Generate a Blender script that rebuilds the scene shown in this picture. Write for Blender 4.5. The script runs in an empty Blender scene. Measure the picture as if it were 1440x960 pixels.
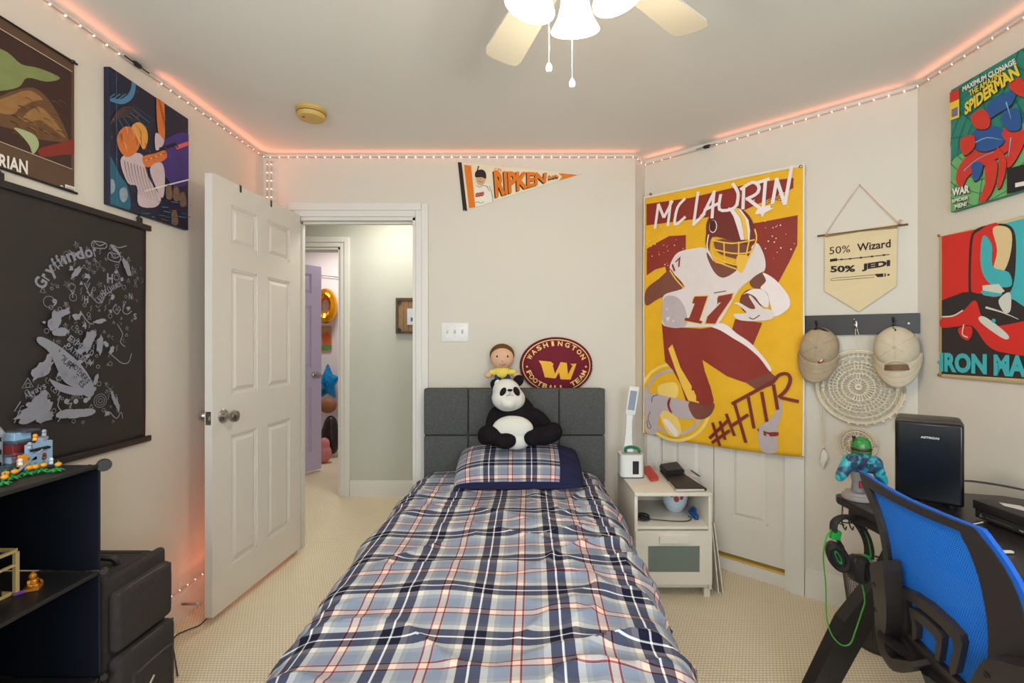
import bpy, bmesh, math, random
from mathutils import Vector as V, Matrix as M, noise
random.seed(4)
PI = math.pi
S = bpy.context.scene
COL = S.collection
# ---------------------------------------------------------------- camera, world, light
F, CX, CY, CAMZ = 668.0, 735.0, 480.0, 1.29
cam = bpy.data.objects.new('camera', bpy.data.cameras.new('camera'))
COL.objects.link(cam); S.camera = cam
cam.data.lens = F/1440*36; cam.data.sensor_width = 36
cam.data.shift_x = -(CX-720)/1440; cam.data.clip_start = .02
cam.location = (0, 0, CAMZ); cam.rotation_euler = (PI/2, 0, 0)
W = bpy.data.worlds.new('world'); S.world = W; W.use_nodes = True
W.node_tree.nodes['Background'].inputs[0].default_value = (.75, .86, 1, 1)
W.node_tree.nodes['Background'].inputs[1].default_value = 1.0
S.view_settings.view_transform = 'Standard'; S.view_settings.look = 'None'
S.view_settings.gamma = 1; S.view_settings.use_curve_mapping = False
S.view_settings.exposure = 0.06
def lamp(name, kind, loc, energy, color, size=None, rot=(0, 0, 0), sy=None, parent=None):
    d = bpy.data.lights.new(name, kind); d.energy = energy; d.color = color
    if kind == 'AREA':
        d.size = size; d.shape = 'RECTANGLE'; d.size_y = sy or size
    elif size: d.shadow_soft_size = size
    o = bpy.data.objects.new(name, d); COL.objects.link(o); o.location = loc; o.rotation_euler = rot
    if parent: o.parent = parent; o.location = V(loc)-BASE.get(parent.name, V((0, 0, 0)))
    return o
BASE = {}
# daylight through the two windows behind the camera
lamp('window_daylight', 'AREA', (-.75, -1.12, 1.45), 31, (.76, .89, 1), 1.0, (PI/2, 0, 0), 1.25)
lamp('window_daylight', 'AREA', (.75, -1.12, 1.45), 31, (.76, .89, 1), 1.0, (PI/2, 0, 0), 1.25)
# unseen fill lamps added to brighten the hall and the far bedroom
lamp('hall_fill', 'AREA', (-1.0, 3.5, 2.40), 11, (1, .95, .86), .35, (0, 0, 0))
lamp('far_room_fill', 'AREA', (-2.0, 4.9, 2.40), 14, (1, .95, .92), .4, (0, 0, 0))

# ---------------------------------------------------------------- helpers
def lin(c):
    return tuple(((x/255)/12.92 if x/255 <= .04045 else ((x/255+.055)/1.055)**2.4) for x in c[:3])+(1,)
MATS = {}
def mat(name, c, rough=.6, metal=0, var=.06, scale=12, bump=0, bscale=200, emit=0, spec=.5, sheen=0, alpha=1):
    if name in MATS: return MATS[name]
    m = bpy.data.materials.new(name); m.use_nodes = True; MATS[name] = m
    nt = m.node_tree; b = nt.nodes['Principled BSDF']
    b.inputs['Roughness'].default_value = rough; b.inputs['Metallic'].default_value = metal
    b.inputs['Specular IOR Level'].default_value = spec
    if sheen: b.inputs['Sheen Weight'].default_value = sheen
    base = lin(c)
    tc = nt.nodes.new('ShaderNodeTexCoord')
    n = nt.nodes.new('ShaderNodeTexNoise'); n.inputs['Scale'].default_value = scale; n.inputs['Detail'].default_value = 3
    nt.links.new(tc.outputs['Object'], n.inputs['Vector'])
    mx = nt.nodes.new('ShaderNodeMix'); mx.data_type = 'RGBA'
    mx.inputs[6].default_value = tuple(x*(1-var) for x in base[:3])+(1,)
    mx.inputs[7].default_value = tuple(min(1, x*(1+var)) for x in base[:3])+(1,)
    nt.links.new(n.outputs['Fac'], mx.inputs[0]); nt.links.new(mx.outputs[2], b.inputs['Base Color'])
    if bump:
        n2 = nt.nodes.new('ShaderNodeTexNoise'); n2.inputs['Scale'].default_value = bscale; n2.inputs['Detail'].default_value = 2
        nt.links.new(tc.outputs['Object'], n2.inputs['Vector'])
        bp = nt.nodes.new('ShaderNodeBump'); bp.inputs['Strength'].default_value = bump; bp.inputs['Distance'].default_value = .002
        nt.links.new(n2.outputs['Fac'], bp.inputs['Height']); nt.links.new(bp.outputs[0], b.inputs['Normal'])
    if emit:
        b.inputs['Emission Color'].default_value = base; b.inputs['Emission Strength'].default_value = emit
    if alpha < 1: b.inputs['Alpha'].default_value = alpha
    return m
def math_node(nt, op, a, b=None, c=None):
    n = nt.nodes.new('ShaderNodeMath'); n.operation = op
    for i, x in enumerate((a, b, c)):
        if x is None: continue
        if isinstance(x, (int, float)): n.inputs[i].default_value = x
        else: nt.links.new(x, n.inputs[i])
    return n.outputs[0]

def ray(px, py): return V(((px-CX)/F, 1, (CY-py)/F))
CAM = V((0, 0, CAMZ))
def P(px, py, y): return CAM+ray(px, py)*y
def hit(px, py, o, n):
    r = ray(px, py); n = V(n); return CAM+r*((V(o)-CAM).dot(n)/r.dot(n))

def cube(bm, c, s, rot=None, bev=0, seg=2, mi=0):
    r = bmesh.ops.create_cube(bm, size=1); vs = r['verts']
    bmesh.ops.scale(bm, vec=s, verts=vs)
    if bev:
        es = list({e for v in vs for e in v.link_edges})
        g = bmesh.ops.bevel(bm, geom=es, offset=bev, segments=seg, affect='EDGES', profile=.5)
        vs = list({v for f in g['faces'] for v in f.verts} | {v for v in vs if v.is_valid})
        seen = set(vs); st = list(vs)
        while st:
            v = st.pop()
            for e in v.link_edges:
                w = e.other_vert(v)
                if w not in seen: seen.add(w); st.append(w)
        vs = list(seen)
    mt = M.Translation(V(c)) @ (rot.to_4x4() if rot is not None else M())
    bmesh.ops.transform(bm, matrix=mt, verts=vs)
    if mi:
        for f in {f for v in vs for f in v.link_faces}: f.material_index = mi
    return vs
def rz(a): return M.Rotation(a, 3, 'Z')
def frame_of(d):
    d = V(d).normalized(); a = V((0, 0, 1)) if abs(d.z) < .9 else V((1, 0, 0))
    x = d.cross(a).normalized(); return x, x.cross(d).normalized(), d
def tube(bm, pts, r, n=8, cap=True, mi=0, closed=False, flat=1.0):
    pts = [V(p) for p in pts]; rings = []; N = len(pts); px = None
    for i, p in enumerate(pts):
        a = pts[(i-1) % N] if (closed or i) else p; b = pts[(i+1) % N] if (closed or i < N-1) else p
        d = (b-a).normalized() if (b-a).length > 1e-9 else V((0, 0, 1))
        if px is None: x, y, _ = frame_of(d)
        else:
            x = (px-d*px.dot(d))
            x = x.normalized() if x.length > 1e-6 else frame_of(d)[0]
            y = d.cross(x)
        px = x; rr = r[i] if isinstance(r, (list, tuple)) else r
        rings.append([bm.verts.new(p+x*math.cos(2*PI*k/n)*rr*flat+y*math.sin(2*PI*k/n)*rr) for k in range(n)])
    for i in range(N if closed else N-1):
        A, B = rings[i], rings[(i+1) % N]
        for k in range(n):
            f = bm.faces.new((A[k], A[(k+1) % n], B[(k+1) % n], B[k])); f.material_index = mi
    if cap and not closed:
        for rg in (rings[0][::-1], rings[-1]):
            f = bm.faces.new(rg); f.material_index = mi
def smooth_path(pts, k=6):
    pts = [V(p) for p in pts]; out = []
    for i in range(len(pts)-1):
        p0 = pts[max(i-1, 0)]; p1 = pts[i]; p2 = pts[i+1]; p3 = pts[min(i+2, len(pts)-1)]
        for j in range(k):
            t = j/k
            out.append(.5*((2*p1)+(p2-p0)*t+(2*p0-5*p1+4*p2-p3)*t*t+(3*p1-p0-3*p2+p3)*t**3))
    return out+[pts[-1]]
def lathe(bm, prof, c, n=24, axis='Z', rot=None, mi=0, a0=0, a1=2*PI):
    """prof: (r, h) list; closed where r = 0"""
    full = abs(a1-a0-2*PI) < 1e-6; cols = n if full else n+1; rings = []
    rm = (rot or M.Identity(3)).to_3x3()
    if axis == 'Y': rm = rm @ M.Rotation(-PI/2, 3, 'X')
    if axis == 'X': rm = rm @ M.Rotation(PI/2, 3, 'Y')
    for r, h in prof:
        if r < 1e-6: rings.append([bm.verts.new(V(c)+rm @ V((0, 0, h)))]*cols)
        else: rings.append([bm.verts.new(V(c)+rm @ V((r*math.cos(a0+(a1-a0)*k/n), r*math.sin(a0+(a1-a0)*k/n), h))) for k in range(cols)])
    for i in range(len(prof)-1):
        for k in range(n if full else n):
            A, B = rings[i], rings[i+1]; k2 = (k+1) % cols
            vs = []
            for v in (A[k], A[k2], B[k2], B[k]):
                if v not in vs: vs.append(v)
            if len(vs) >= 3:
                f = bm.faces.new(vs); f.material_index = mi
def ball(bm, c, r, rot=None, u=16, v=10, mi=0):
    r = (r, r, r) if isinstance(r, (int, float)) else r
    g = bmesh.ops.create_uvsphere(bm, u_segments=u, v_segments=v, radius=1)
    mt = M.Translation(V(c)) @ ((rot.to_4x4() if rot is not None else M()) @ M.Diagonal(V((*r, 1))))
    bmesh.ops.transform(bm, matrix=mt, verts=g['verts'])
    if mi:
        for f in {f for w in g['verts'] for f in w.link_faces}: f.material_index = mi
def prism(bm, pts, ext, mi=0):
    """pts: world polygon, extruded by vector ext"""
    a = [bm.verts.new(V(p)) for p in pts]; b = [bm.verts.new(V(p)+V(ext)) for p in pts]
    n = len(a)
    fs = [bm.faces.new(a[::-1]), bm.faces.new(b)]
    for i in range(n): fs.append(bm.faces.new((a[i], a[(i+1) % n], b[(i+1) % n], b[i])))
    for f in fs: f.material_index = mi
def obj(name, bm, m, parent=None, smooth=False, kind=None, label=None, fix=True):
    if fix: bmesh.ops.recalc_face_normals(bm, faces=bm.faces)
    me = bpy.data.meshes.new(name)
    o = bpy.data.objects.new(name, me); COL.objects.link(o)
    base = V((0, 0, 0))
    if parent is not None:
        o.parent = parent; base = BASE.get(parent.name, V((0, 0, 0)))
        BASE[o.name] = base
    else:
        base = V((0, 0, 0))
        if len(bm.verts) and kind != 'structure':
            xs = [v.co.x for v in bm.verts]; ys = [v.co.y for v in bm.verts]; zs = [v.co.z for v in bm.verts]
            base = V(((min(xs)+max(xs))/2, (min(ys)+max(ys))/2, min(zs)))
        o.location = base; BASE[o.name] = base
    bmesh.ops.translate(bm, vec=-base, verts=bm.verts)
    if smooth:
        for f in bm.faces: f.smooth = True
        for e in bm.edges:
            if len(e.link_faces) == 2 and e.calc_face_angle(0) > .7: e.smooth = False
    bm.to_mesh(me); bm.free()
    for x in (m if isinstance(m, (list, tuple)) else [m]): me.materials.append(x)
    if kind: o['kind'] = kind
    if label: o['label'] = label
    return o
def tag(o, label, cat, group=None):
    o['label'] = label; o['category'] = cat
    if group: o['group'] = group
    return o
def thing(name, base, label, cat, group=None):
    o = bpy.data.objects.new(name, None); COL.objects.link(o); o.location = base; o.empty_display_size = .05
    BASE[o.name] = V(base); return tag(o, label, cat, group)
def NB(): return bmesh.new()
def box(name, c, s, m, parent=None, bev=0, rot=None, smooth=False, kind=None, label=None):
    b = NB(); cube(b, c, s, rot, bev); return obj(name, b, m, parent, smooth or bool(bev), kind, label)
def bx2(name, lo, hi, m, **k):
    lo, hi = V(lo), V(hi); return box(name, (lo+hi)/2, hi-lo, m, **k)
def blob(name, ells, m, parent=None, vox=.006, mfn=None, sm=3, label=None):
    """ells: (centre, radii, rotation or None); fused into one continuous skin"""
    b = NB()
    for e in ells: ball(b, e[0], e[1], e[2] if len(e) > 2 else None, 20, 14)
    me = bpy.data.meshes.new('tmp'); b.to_mesh(me); b.free()
    t = bpy.data.objects.new('tmp', me); COL.objects.link(t)
    md = t.modifiers.new('r', 'REMESH'); md.mode = 'VOXEL'; md.voxel_size = vox
    dg = bpy.context.evaluated_depsgraph_get(); dg.update()
    me2 = bpy.data.meshes.new_from_object(t.evaluated_get(dg))
    bpy.data.objects.remove(t); bpy.data.meshes.remove(me)
    b = NB(); b.from_mesh(me2); bpy.data.meshes.remove(me2)
    for _ in range(sm): bmesh.ops.smooth_vert(b, verts=b.verts, factor=.5, use_axis_x=True, use_axis_y=True, use_axis_z=True)
    if mfn:
        for f in b.faces: f.material_index = mfn(f.calc_center_median())
    for f in b.faces: f.smooth = True
    o = obj(name, b, m, parent, label=label, fix=False)
    return o
# text -> 2D triangles, normalised to its own box
TC = {}
def text2d(s, bold=.0, res=3):
    k = (s, bold)
    if k in TC: return TC[k]
    c = bpy.data.curves.new('t', 'FONT'); c.body = s; c.offset = bold; c.resolution_u = res
    o = bpy.data.objects.new('t', c); me = o.to_mesh()
    vs = [(v.co.x, v.co.y) for v in me.vertices]; fs = [tuple(p.vertices) for p in me.polygons]
    o.to_mesh_clear(); bpy.data.objects.remove(o); bpy.data.curves.remove(c)
    x0 = min(v[0] for v in vs); x1 = max(v[0] for v in vs); y0 = min(v[1] for v in vs); y1 = max(v[1] for v in vs)
    TC[k] = ([((x-x0)/(x1-x0), (y-y0)/(y1-y0)) for x, y in vs], fs, (x1-x0)/(y1-y0)); return TC[k]
class Sheet:
    """a flat or gently waving printed surface standing in the room; positions on it in metres (u, v)"""
    def __init__(s, o, U, VV, wave=None, cuts=0, size=None):
        s.o = V(o); s.U = V(U).normalized(); s.V = V(VV).normalized(); s.N = s.U.cross(s.V)
        s.wave = wave or (lambda u, v: 0); s.cuts = cuts; s.L = {}; s.k = 0; s.size = size; s.step = .00035
    def uv(s, px, py):
        h = hit(px, py, s.o, s.N)-s.o; return (h.dot(s.U), h.dot(s.V))
    def w(s, u, v, off=0): return s.o+s.U*u+s.V*v+s.N*(off+s.wave(u, v))
    def _add(s, part, m, vs, fs):
        s.k += 1; s.L.setdefault(part, []).append((m, vs, fs, .0008+s.k*s.step/4))
    def poly(s, part, m, pts, uv=False):
        q = pts if uv else [s.uv(*p) for p in pts]; s._add(part, m, q, [tuple(range(len(q)))])
    def smooth(s, part, m, pts, uv=False, k=4):
        q = [V((*(p if uv else s.uv(*p)), 0)) for p in pts]; n = len(q); out = []
        for i in range(n):
            p0, p1, p2, p3 = q[i-1], q[i], q[(i+1) % n], q[(i+2) % n]
            for j in range(k):
                t = j/k; r = .5*((2*p1)+(p2-p0)*t+(2*p0-5*p1+4*p2-p3)*t*t+(3*p1-p0-3*p2+p3)*t**3); out.append((r.x, r.y))
        s._add(part, m, out, [tuple(range(len(out)))])
    def stroke(s, part, m, pts, wd, uv=False, taper=False, k=1):
        q = [V((*(p if uv else s.uv(*p)), 0)) for p in pts]
        if k > 1: q = smooth_path(q, k)
        L, R = [], []
        for i, p in enumerate(q):
            d = (q[min(i+1, len(q)-1)]-q[max(i-1, 0)]).normalized(); n = V((-d.y, d.x, 0))
            h = wd/2*((1-.75*i/(len(q)-1)) if taper else 1)
            L.append((p+n*h)[:2]); R.append((p-n*h)[:2])
        n = len(q); s._add(part, m, L+R, [(i, i+1, n+i+1, n+i) for i in range(n-1)])
    def disc(s, part, m, c, r, uv=False, n=20, ry=None):
        c = c if uv else s.uv(*c); ry = ry or r
        s._add(part, m, [(c[0]+r*math.cos(2*PI*i/n), c[1]+ry*math.sin(2*PI*i/n)) for i in range(n)], [tuple(range(n))])
    def ring(s, part, m, c, r, wd, uv=False, n=28, ry=None):
        c = c if uv else s.uv(*c); ry = ry or r
        vs = [(c[0]+a*math.cos(2*PI*i/n), c[1]+b*math.sin(2*PI*i/n)) for a, b in ((r, ry), (r-wd, ry-wd)) for i in range(n)]
        s._add(part, m, vs, [(i, (i+1) % n, n+(i+1) % n, n+i) for i in range(n)])
    def text(s, part, m, txt, bl, br, tl, bold=0, uv=False, tr=None):
        a, b, c = [V(p if uv else s.uv(*p)) for p in (bl, br, tl)]
        d = (V(tr if uv else s.uv(*tr)) if tr else b+c-a)
        vs, fs, _ = text2d(txt, bold)
        s._add(part, m, [tuple(a*(1-x)*(1-y)+b*x*(1-y)+c*(1-x)*y+d*x*y) for x, y in vs], fs)
    def clip(s, bm, u0, v0, u1, v1):
        for co, no in (((u0, 0, 0), (-1, 0, 0)), ((u1, 0, 0), (1, 0, 0)), ((0, v0, 0), (0, -1, 0)), ((0, v1, 0), (0, 1, 0))):
            bmesh.ops.bisect_plane(bm, geom=bm.verts[:]+bm.edges[:]+bm.faces[:], plane_co=co, plane_no=no, clear_outer=True)
    def build(s, parent, labels={}):
        for part, items in s.L.items():
            bm = NB(); ms = []
            for m, vs, fs, off in items:
                b = NB(); bv = [b.verts.new((x, y, 0)) for x, y in vs]
                for f in fs:
                    try: b.faces.new([bv[i] for i in f])
                    except ValueError: pass
                bmesh.ops.triangulate(b, faces=b.faces)
                if s.size: s.clip(b, *s.size)
                if s.cuts:
                    (u0, v0, u1, v1) = s.size
                    for i in range(1, s.cuts):
                        bmesh.ops.bisect_plane(b, geom=b.verts[:]+b.edges[:]+b.faces[:], plane_co=(u0+(u1-u0)*i/s.cuts, 0, 0), plane_no=(1, 0, 0))
                        bmesh.ops.bisect_plane(b, geom=b.verts[:]+b.edges[:]+b.faces[:], plane_co=(0, v0+(v1-v0)*i/s.cuts, 0), plane_no=(0, 1, 0))
                if m not in ms: ms.append(m)
                mi = ms.index(m); mp = {}
                for v in b.verts: mp[v] = bm.verts.new(s.w(v.co.x, v.co.y, off))
                for f in b.faces:
                    q = bm.faces.new([mp[v] for v in f.verts]); q.material_index = mi
                    q.normal_update()
                    if q.normal.dot(s.N) < 0: q.normal_flip()
                b.free()
            obj(part, bm, ms, parent, fix=False, label=labels.get(part), kind='stuff' if 'letter' in part or 'motif' in part or 'speck' in part or 'streak' in part or 'numeral' in part or 'border' in part else None)
# ---------------------------------------------------------------- materials
wallm = mat('painted_wall', (219, 211, 197), .85, var=.02, scale=3, bump=.15, bscale=300)
ceilm = mat('painted_ceiling', (226, 223, 217), .9, var=.02, scale=3)
hallm = mat('hall_wall_paint', (196, 196, 184), .85, var=.02)
farm = mat('far_room_wall', (226, 216, 214), .85, var=.02)
trimm = mat('white_trim', (226, 222, 214), .45, var=.02)
doorm = mat('door_paint', (226, 219, 208), .42, var=.02)
lilac = mat('lilac_paint', (196, 186, 214), .45, var=.02)
steel = mat('brushed_nickel', (170, 165, 158), .28, 1, var=.05)
blackp = mat('black_plastic', (24, 23, 24), .4, var=.1)
blackm = mat('black_satin', (34, 31, 31), .5, var=.1)
white = mat('white_plastic', (232, 230, 226), .4, var=.02)
def carpet_mat():
    m = mat('woven_carpet', (244, 231, 203), .95, var=.05, scale=4)
    nt = m.node_tree; b = nt.nodes['Principled BSDF']
    tc = nt.nodes.new('ShaderNodeTexCoord'); sp = nt.nodes.new('ShaderNodeSeparateXYZ'); nt.links.new(tc.outputs['Object'], sp.inputs[0])
    p = .0138
    ax, ay = math_node(nt, 'DIVIDE', sp.outputs[0], p), math_node(nt, 'DIVIDE', sp.outputs[1], p)
    row = math_node(nt, 'FLOOR', ay); par = math_node(nt, 'MULTIPLY', math_node(nt, 'FLOORED_MODULO', row, 2), .5)
    fx = math_node(nt, 'FRACT', math_node(nt, 'ADD', ax, par)); fy = math_node(nt, 'FRACT', ay)
    hx = math_node(nt, 'MULTIPLY', fx, math_node(nt, 'SUBTRACT', 1, fx)); hy = math_node(nt, 'MULTIPLY', fy, math_node(nt, 'SUBTRACT', 1, fy))
    h = math_node(nt, 'MULTIPLY', math_node(nt, 'MULTIPLY', hx, hy), 16)
    old = b.inputs['Base Color'].links[0].from_socket
    rm = nt.nodes.new('ShaderNodeMapRange'); nt.links.new(h, rm.inputs[0]); rm.inputs[1].default_value = .0; rm.inputs[2].default_value = .45
    mx = nt.nodes.new('ShaderNodeMix'); mx.data_type = 'RGBA'; mx.inputs[6].default_value = lin((196, 174, 134))
    nt.links.new(rm.outputs[0], mx.inputs[0]); nt.links.new(old, mx.inputs[7]); nt.links.new(mx.outputs[2], b.inputs['Base Color'])
    bp = nt.nodes.new('ShaderNodeBump'); bp.inputs['Strength'].default_value = .7; bp.inputs['Distance'].default_value = .004
    nt.links.new(h, bp.inputs['Height']); nt.links.new(bp.outputs[0], b.inputs['Normal'])
    return m
carpet = carpet_mat()

# ---------------------------------------------------------------- the room
XL, YB, ZC, XR = -1.594, 2.92, 2.44, 1.763
A = V((.778, 3.02, 0)); B = V((XR, 2.12, 0)); C0 = V((.691, YB, 0))
DU = (B-A).normalized(); DN = V((DU.y, -DU.x, 0)); DN = DN if DN.y < 0 else -DN
DL = (B-A).length
def struct(name, bm, m, parent=None, **k): return obj(name, bm, m, parent, kind='structure' if parent is None else None, **k)
b = NB(); cube(b, (-.8, 2.2, -.05), (5.6, 7.4, .1)); struct('floor', b, carpet)
b = NB(); cube(b, (-.8, 2.2, ZC+.05), (5.6, 7.4, .1)); struct('ceiling', b, ceilm)
b = NB(); cube(b, (XL-.05, .80, ZC/2), (.1, 4.24, ZC)); struct('wall_left', b, wallm)
OX0, OX1, OZ = -1.40, -.660, 2.051
b = NB()
cube(b, ((XL-.1+OX0)/2, YB+.05, ZC/2), (OX0-XL+.1, .1, ZC))
cube(b, ((OX0+OX1)/2, YB+.05, (OZ+ZC)/2), (OX1-OX0, .1, ZC-OZ))
prism(b, [(OX1, YB, 0), (C0.x, YB, 0), (C0.x+.005, YB+.1, 0), (OX1, YB+.1, 0)], (0, 0, ZC))
struct('wall_back', b, wallm)
b = NB(); prism(b, [C0, A, A+V((-.02, .1, 0)), C0+V((-.03, .1, 0))], (0, 0, ZC)); struct('wall_return', b, wallm)
# diagonal closet wall with its door opening
def dpt(t, off=0, z=0): return A+DU*t+DN*off+V((0, 0, z))
def dt(px): h = hit(px, 480, A, DN); return (h-A).dot(DU)
T0, T1 = dt(930), dt(1104); DTOP = 2.06
def dseg(b, t0, t1, z0, z1, d0=0, d1=-.1):
    prism(b, [dpt(t0, d0, z0), dpt(t1, d0, z0), dpt(t1, d1, z0), dpt(t0, d1, z0)], (0, 0, z1-z0))
b = NB(); dseg(b, 0, T0, 0, ZC); dseg(b, T0, T1, DTOP, ZC); dseg(b, T1, DL+.04, 0, ZC); struct('wall_diagonal', b, wallm)
b = NB(); dseg(b, T0-.05, T1+.05, 0, ZC, -.24, -.30); struct('wall_closet', b, wallm)
b = NB(); cube(b, (XR+.05, .46, ZC/2), (.1, 3.32, ZC)); struct('wall_right', b, wallm)
b = NB(); cube(b, (0.08, -1.27, ZC/2), (3.5, .1, ZC)); struct('wall_rear', b, wallm)
glassm = mat('daylit_pane', (205, 225, 250), .2, emit=.6)
for i, x in enumerate((-.75, .75)):
    b = NB()
    for dx, dz, sx, sz in ((0, .65, 1.12, .06), (0, -.65, 1.12, .06), (.53, 0, .06, 1.3), (-.53, 0, .06, 1.3), (0, 0, 1.0, .04)):
        cube(b, (x+dx, -1.205, 1.45+dz), (sx, .03, sz))
    w = struct('window_%d' % (i+1), b, trimm)
    box('pane', (x, -1.212, 1.45), (1.0, .008, 1.26), glassm, w)
# hall and far room
b = NB(); HY = 3.97
cube(b, (-2.9, HY+.05, ZC/2), (1.0, .1, ZC)); cube(b, ((-1.526+.2)/2, HY+.05, ZC/2), (1.726, .1, ZC))
cube(b, ((-2.4-1.526)/2, HY+.05, (2.075+ZC)/2), (.874, .1, ZC-2.075)); struct('wall_hall', b, hallm)
b = NB(); cube(b, (.15, 3.5, ZC/2), (.1, .86, ZC)); struct('wall_hall_end', b, hallm)
b = NB(); cube(b, (-3.25, 3.5, ZC/2), (.1, .9, ZC)); struct('wall_hall_left_end', b, hallm)
b = NB(); cube(b, (-2.45, YB+.05, ZC/2), (1.5, .1, ZC)); struct('wall_hall_near', b, hallm)
b = NB(); cube(b, (-2.2, 5.55, ZC/2), (2.6, .1, ZC)); struct('wall_far', b, farm)
b = NB(); cube(b, (-1.0, 4.8, ZC/2), (.1, 1.4, ZC)); struct('wall_far_right', b, farm)
b = NB(); cube(b, (-3.35, 4.8, ZC/2), (.1, 1.44, ZC)); struct('wall_far_left', b, farm)
# casings: stepped profile, mitred look
def casing(name, x0, x1, ztop, w, y, n=-1, jamb=.10):
    b = NB()
    for off, dw, th in ((0, 0, .012), (.012, w*.45, .009), (0, 0, 0)):
        if not th: continue
        for sx, xe in ((-1, x0), (1, x1)):
            xa, xb = xe+sx*.004+sx*dw, xe+sx*w
            cube(b, ((xa+xb)/2, y+n*(off+th/2), (ztop+w)/2), (abs(xb-xa), th, ztop+w), None, .003)
        cube(b, ((x0+x1)/2, y+n*(off+th/2), ztop+.004+(w+dw)/2), (x1-x0+.006+2*dw, th, w-dw), None, .003)
    # jamb lining and stop
    for xe, sx in ((x0, 1), (x1, -1)): cube(b, (xe+sx*.008, y+jamb/2, ztop/2), (.016, jamb, ztop)); cube(b, (xe+sx*.02, y+jamb*.66, ztop/2), (.012, .03, ztop))
    cube(b, ((x0+x1)/2, y+jamb/2, ztop-.008), (x1-x0, jamb, .016)); cube(b, ((x0+x1)/2, y+jamb*.66, ztop-.02), (x1-x0, .03, .012))
    return struct(name, b, trimm, smooth=False)
casing('trim_1', OX0, OX1, OZ, .082, YB)
casing('trim_2', -2.40, -1.526, 2.075, .083, HY)
# casing of the closet door
b = NB()
for th, d0 in ((.014, 0), (.008, .014)):
    k = .03 if d0 else 0
    dseg(b, T0-.085, T0-.002-k, 0, DTOP+.085, d0+th, d0); dseg(b, T1+.002+k, T1+.092, 0, DTOP+.085, d0+th, d0)
    dseg(b, T0-.002, T1+.002, DTOP+.002+k, DTOP+.085, d0+th, d0)
struct('trim_3', b, trimm)
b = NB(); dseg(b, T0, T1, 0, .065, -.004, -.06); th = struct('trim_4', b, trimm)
b = NB(); dseg(b, T0, T1, .066, .076, -.006, -.055); obj('lit_gap_strip', b, mat('lit_gap_yellow', (226, 190, 96), .5, .3), th, label='pale yellow strip along the sill, coloured as the lit gap under the door')  # yellow colour stands in for closet light showing under the door
# baseboards
def base_run(name, p, q, n, h=.125):
    b = NB(); p, q, n = V(p), V(q), V(n)
    for z0, z1, d in ((0, h*.72, .014), (h*.72, h*.86, .011), (h*.86, h, .007)):
        prism(b, [p+V((0, 0, z0)), q+V((0, 0, z0)), q+n*d+V((0, 0, z0)), p+n*d+V((0, 0, z0))], (0, 0, z1-z0))
    return struct(name, b, trimm)
base_run('baseboard_left', (XL, -1.2, 0), (XL, YB, 0), (1, 0, 0), .135)
base_run('baseboard_back', (OX1+.09, YB, 0), (C0.x, YB, 0), (0, -1, 0))
base_run('baseboard_diagonal', dpt(T1+.094), dpt(DL-.01), DN, .145)
base_run('baseboard_right', (XR, -1.2, 0), (XR, 2.12, 0), (-1, 0, 0), .145)
base_run('baseboard_hall', (-1.44, HY, 0), (.1, HY, 0), (0, -1, 0), .13)
base_run('baseboard_far', (-3.3, 5.5, 0), (-1.05, 5.5, 0), (0, -1, 0), .1)

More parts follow.
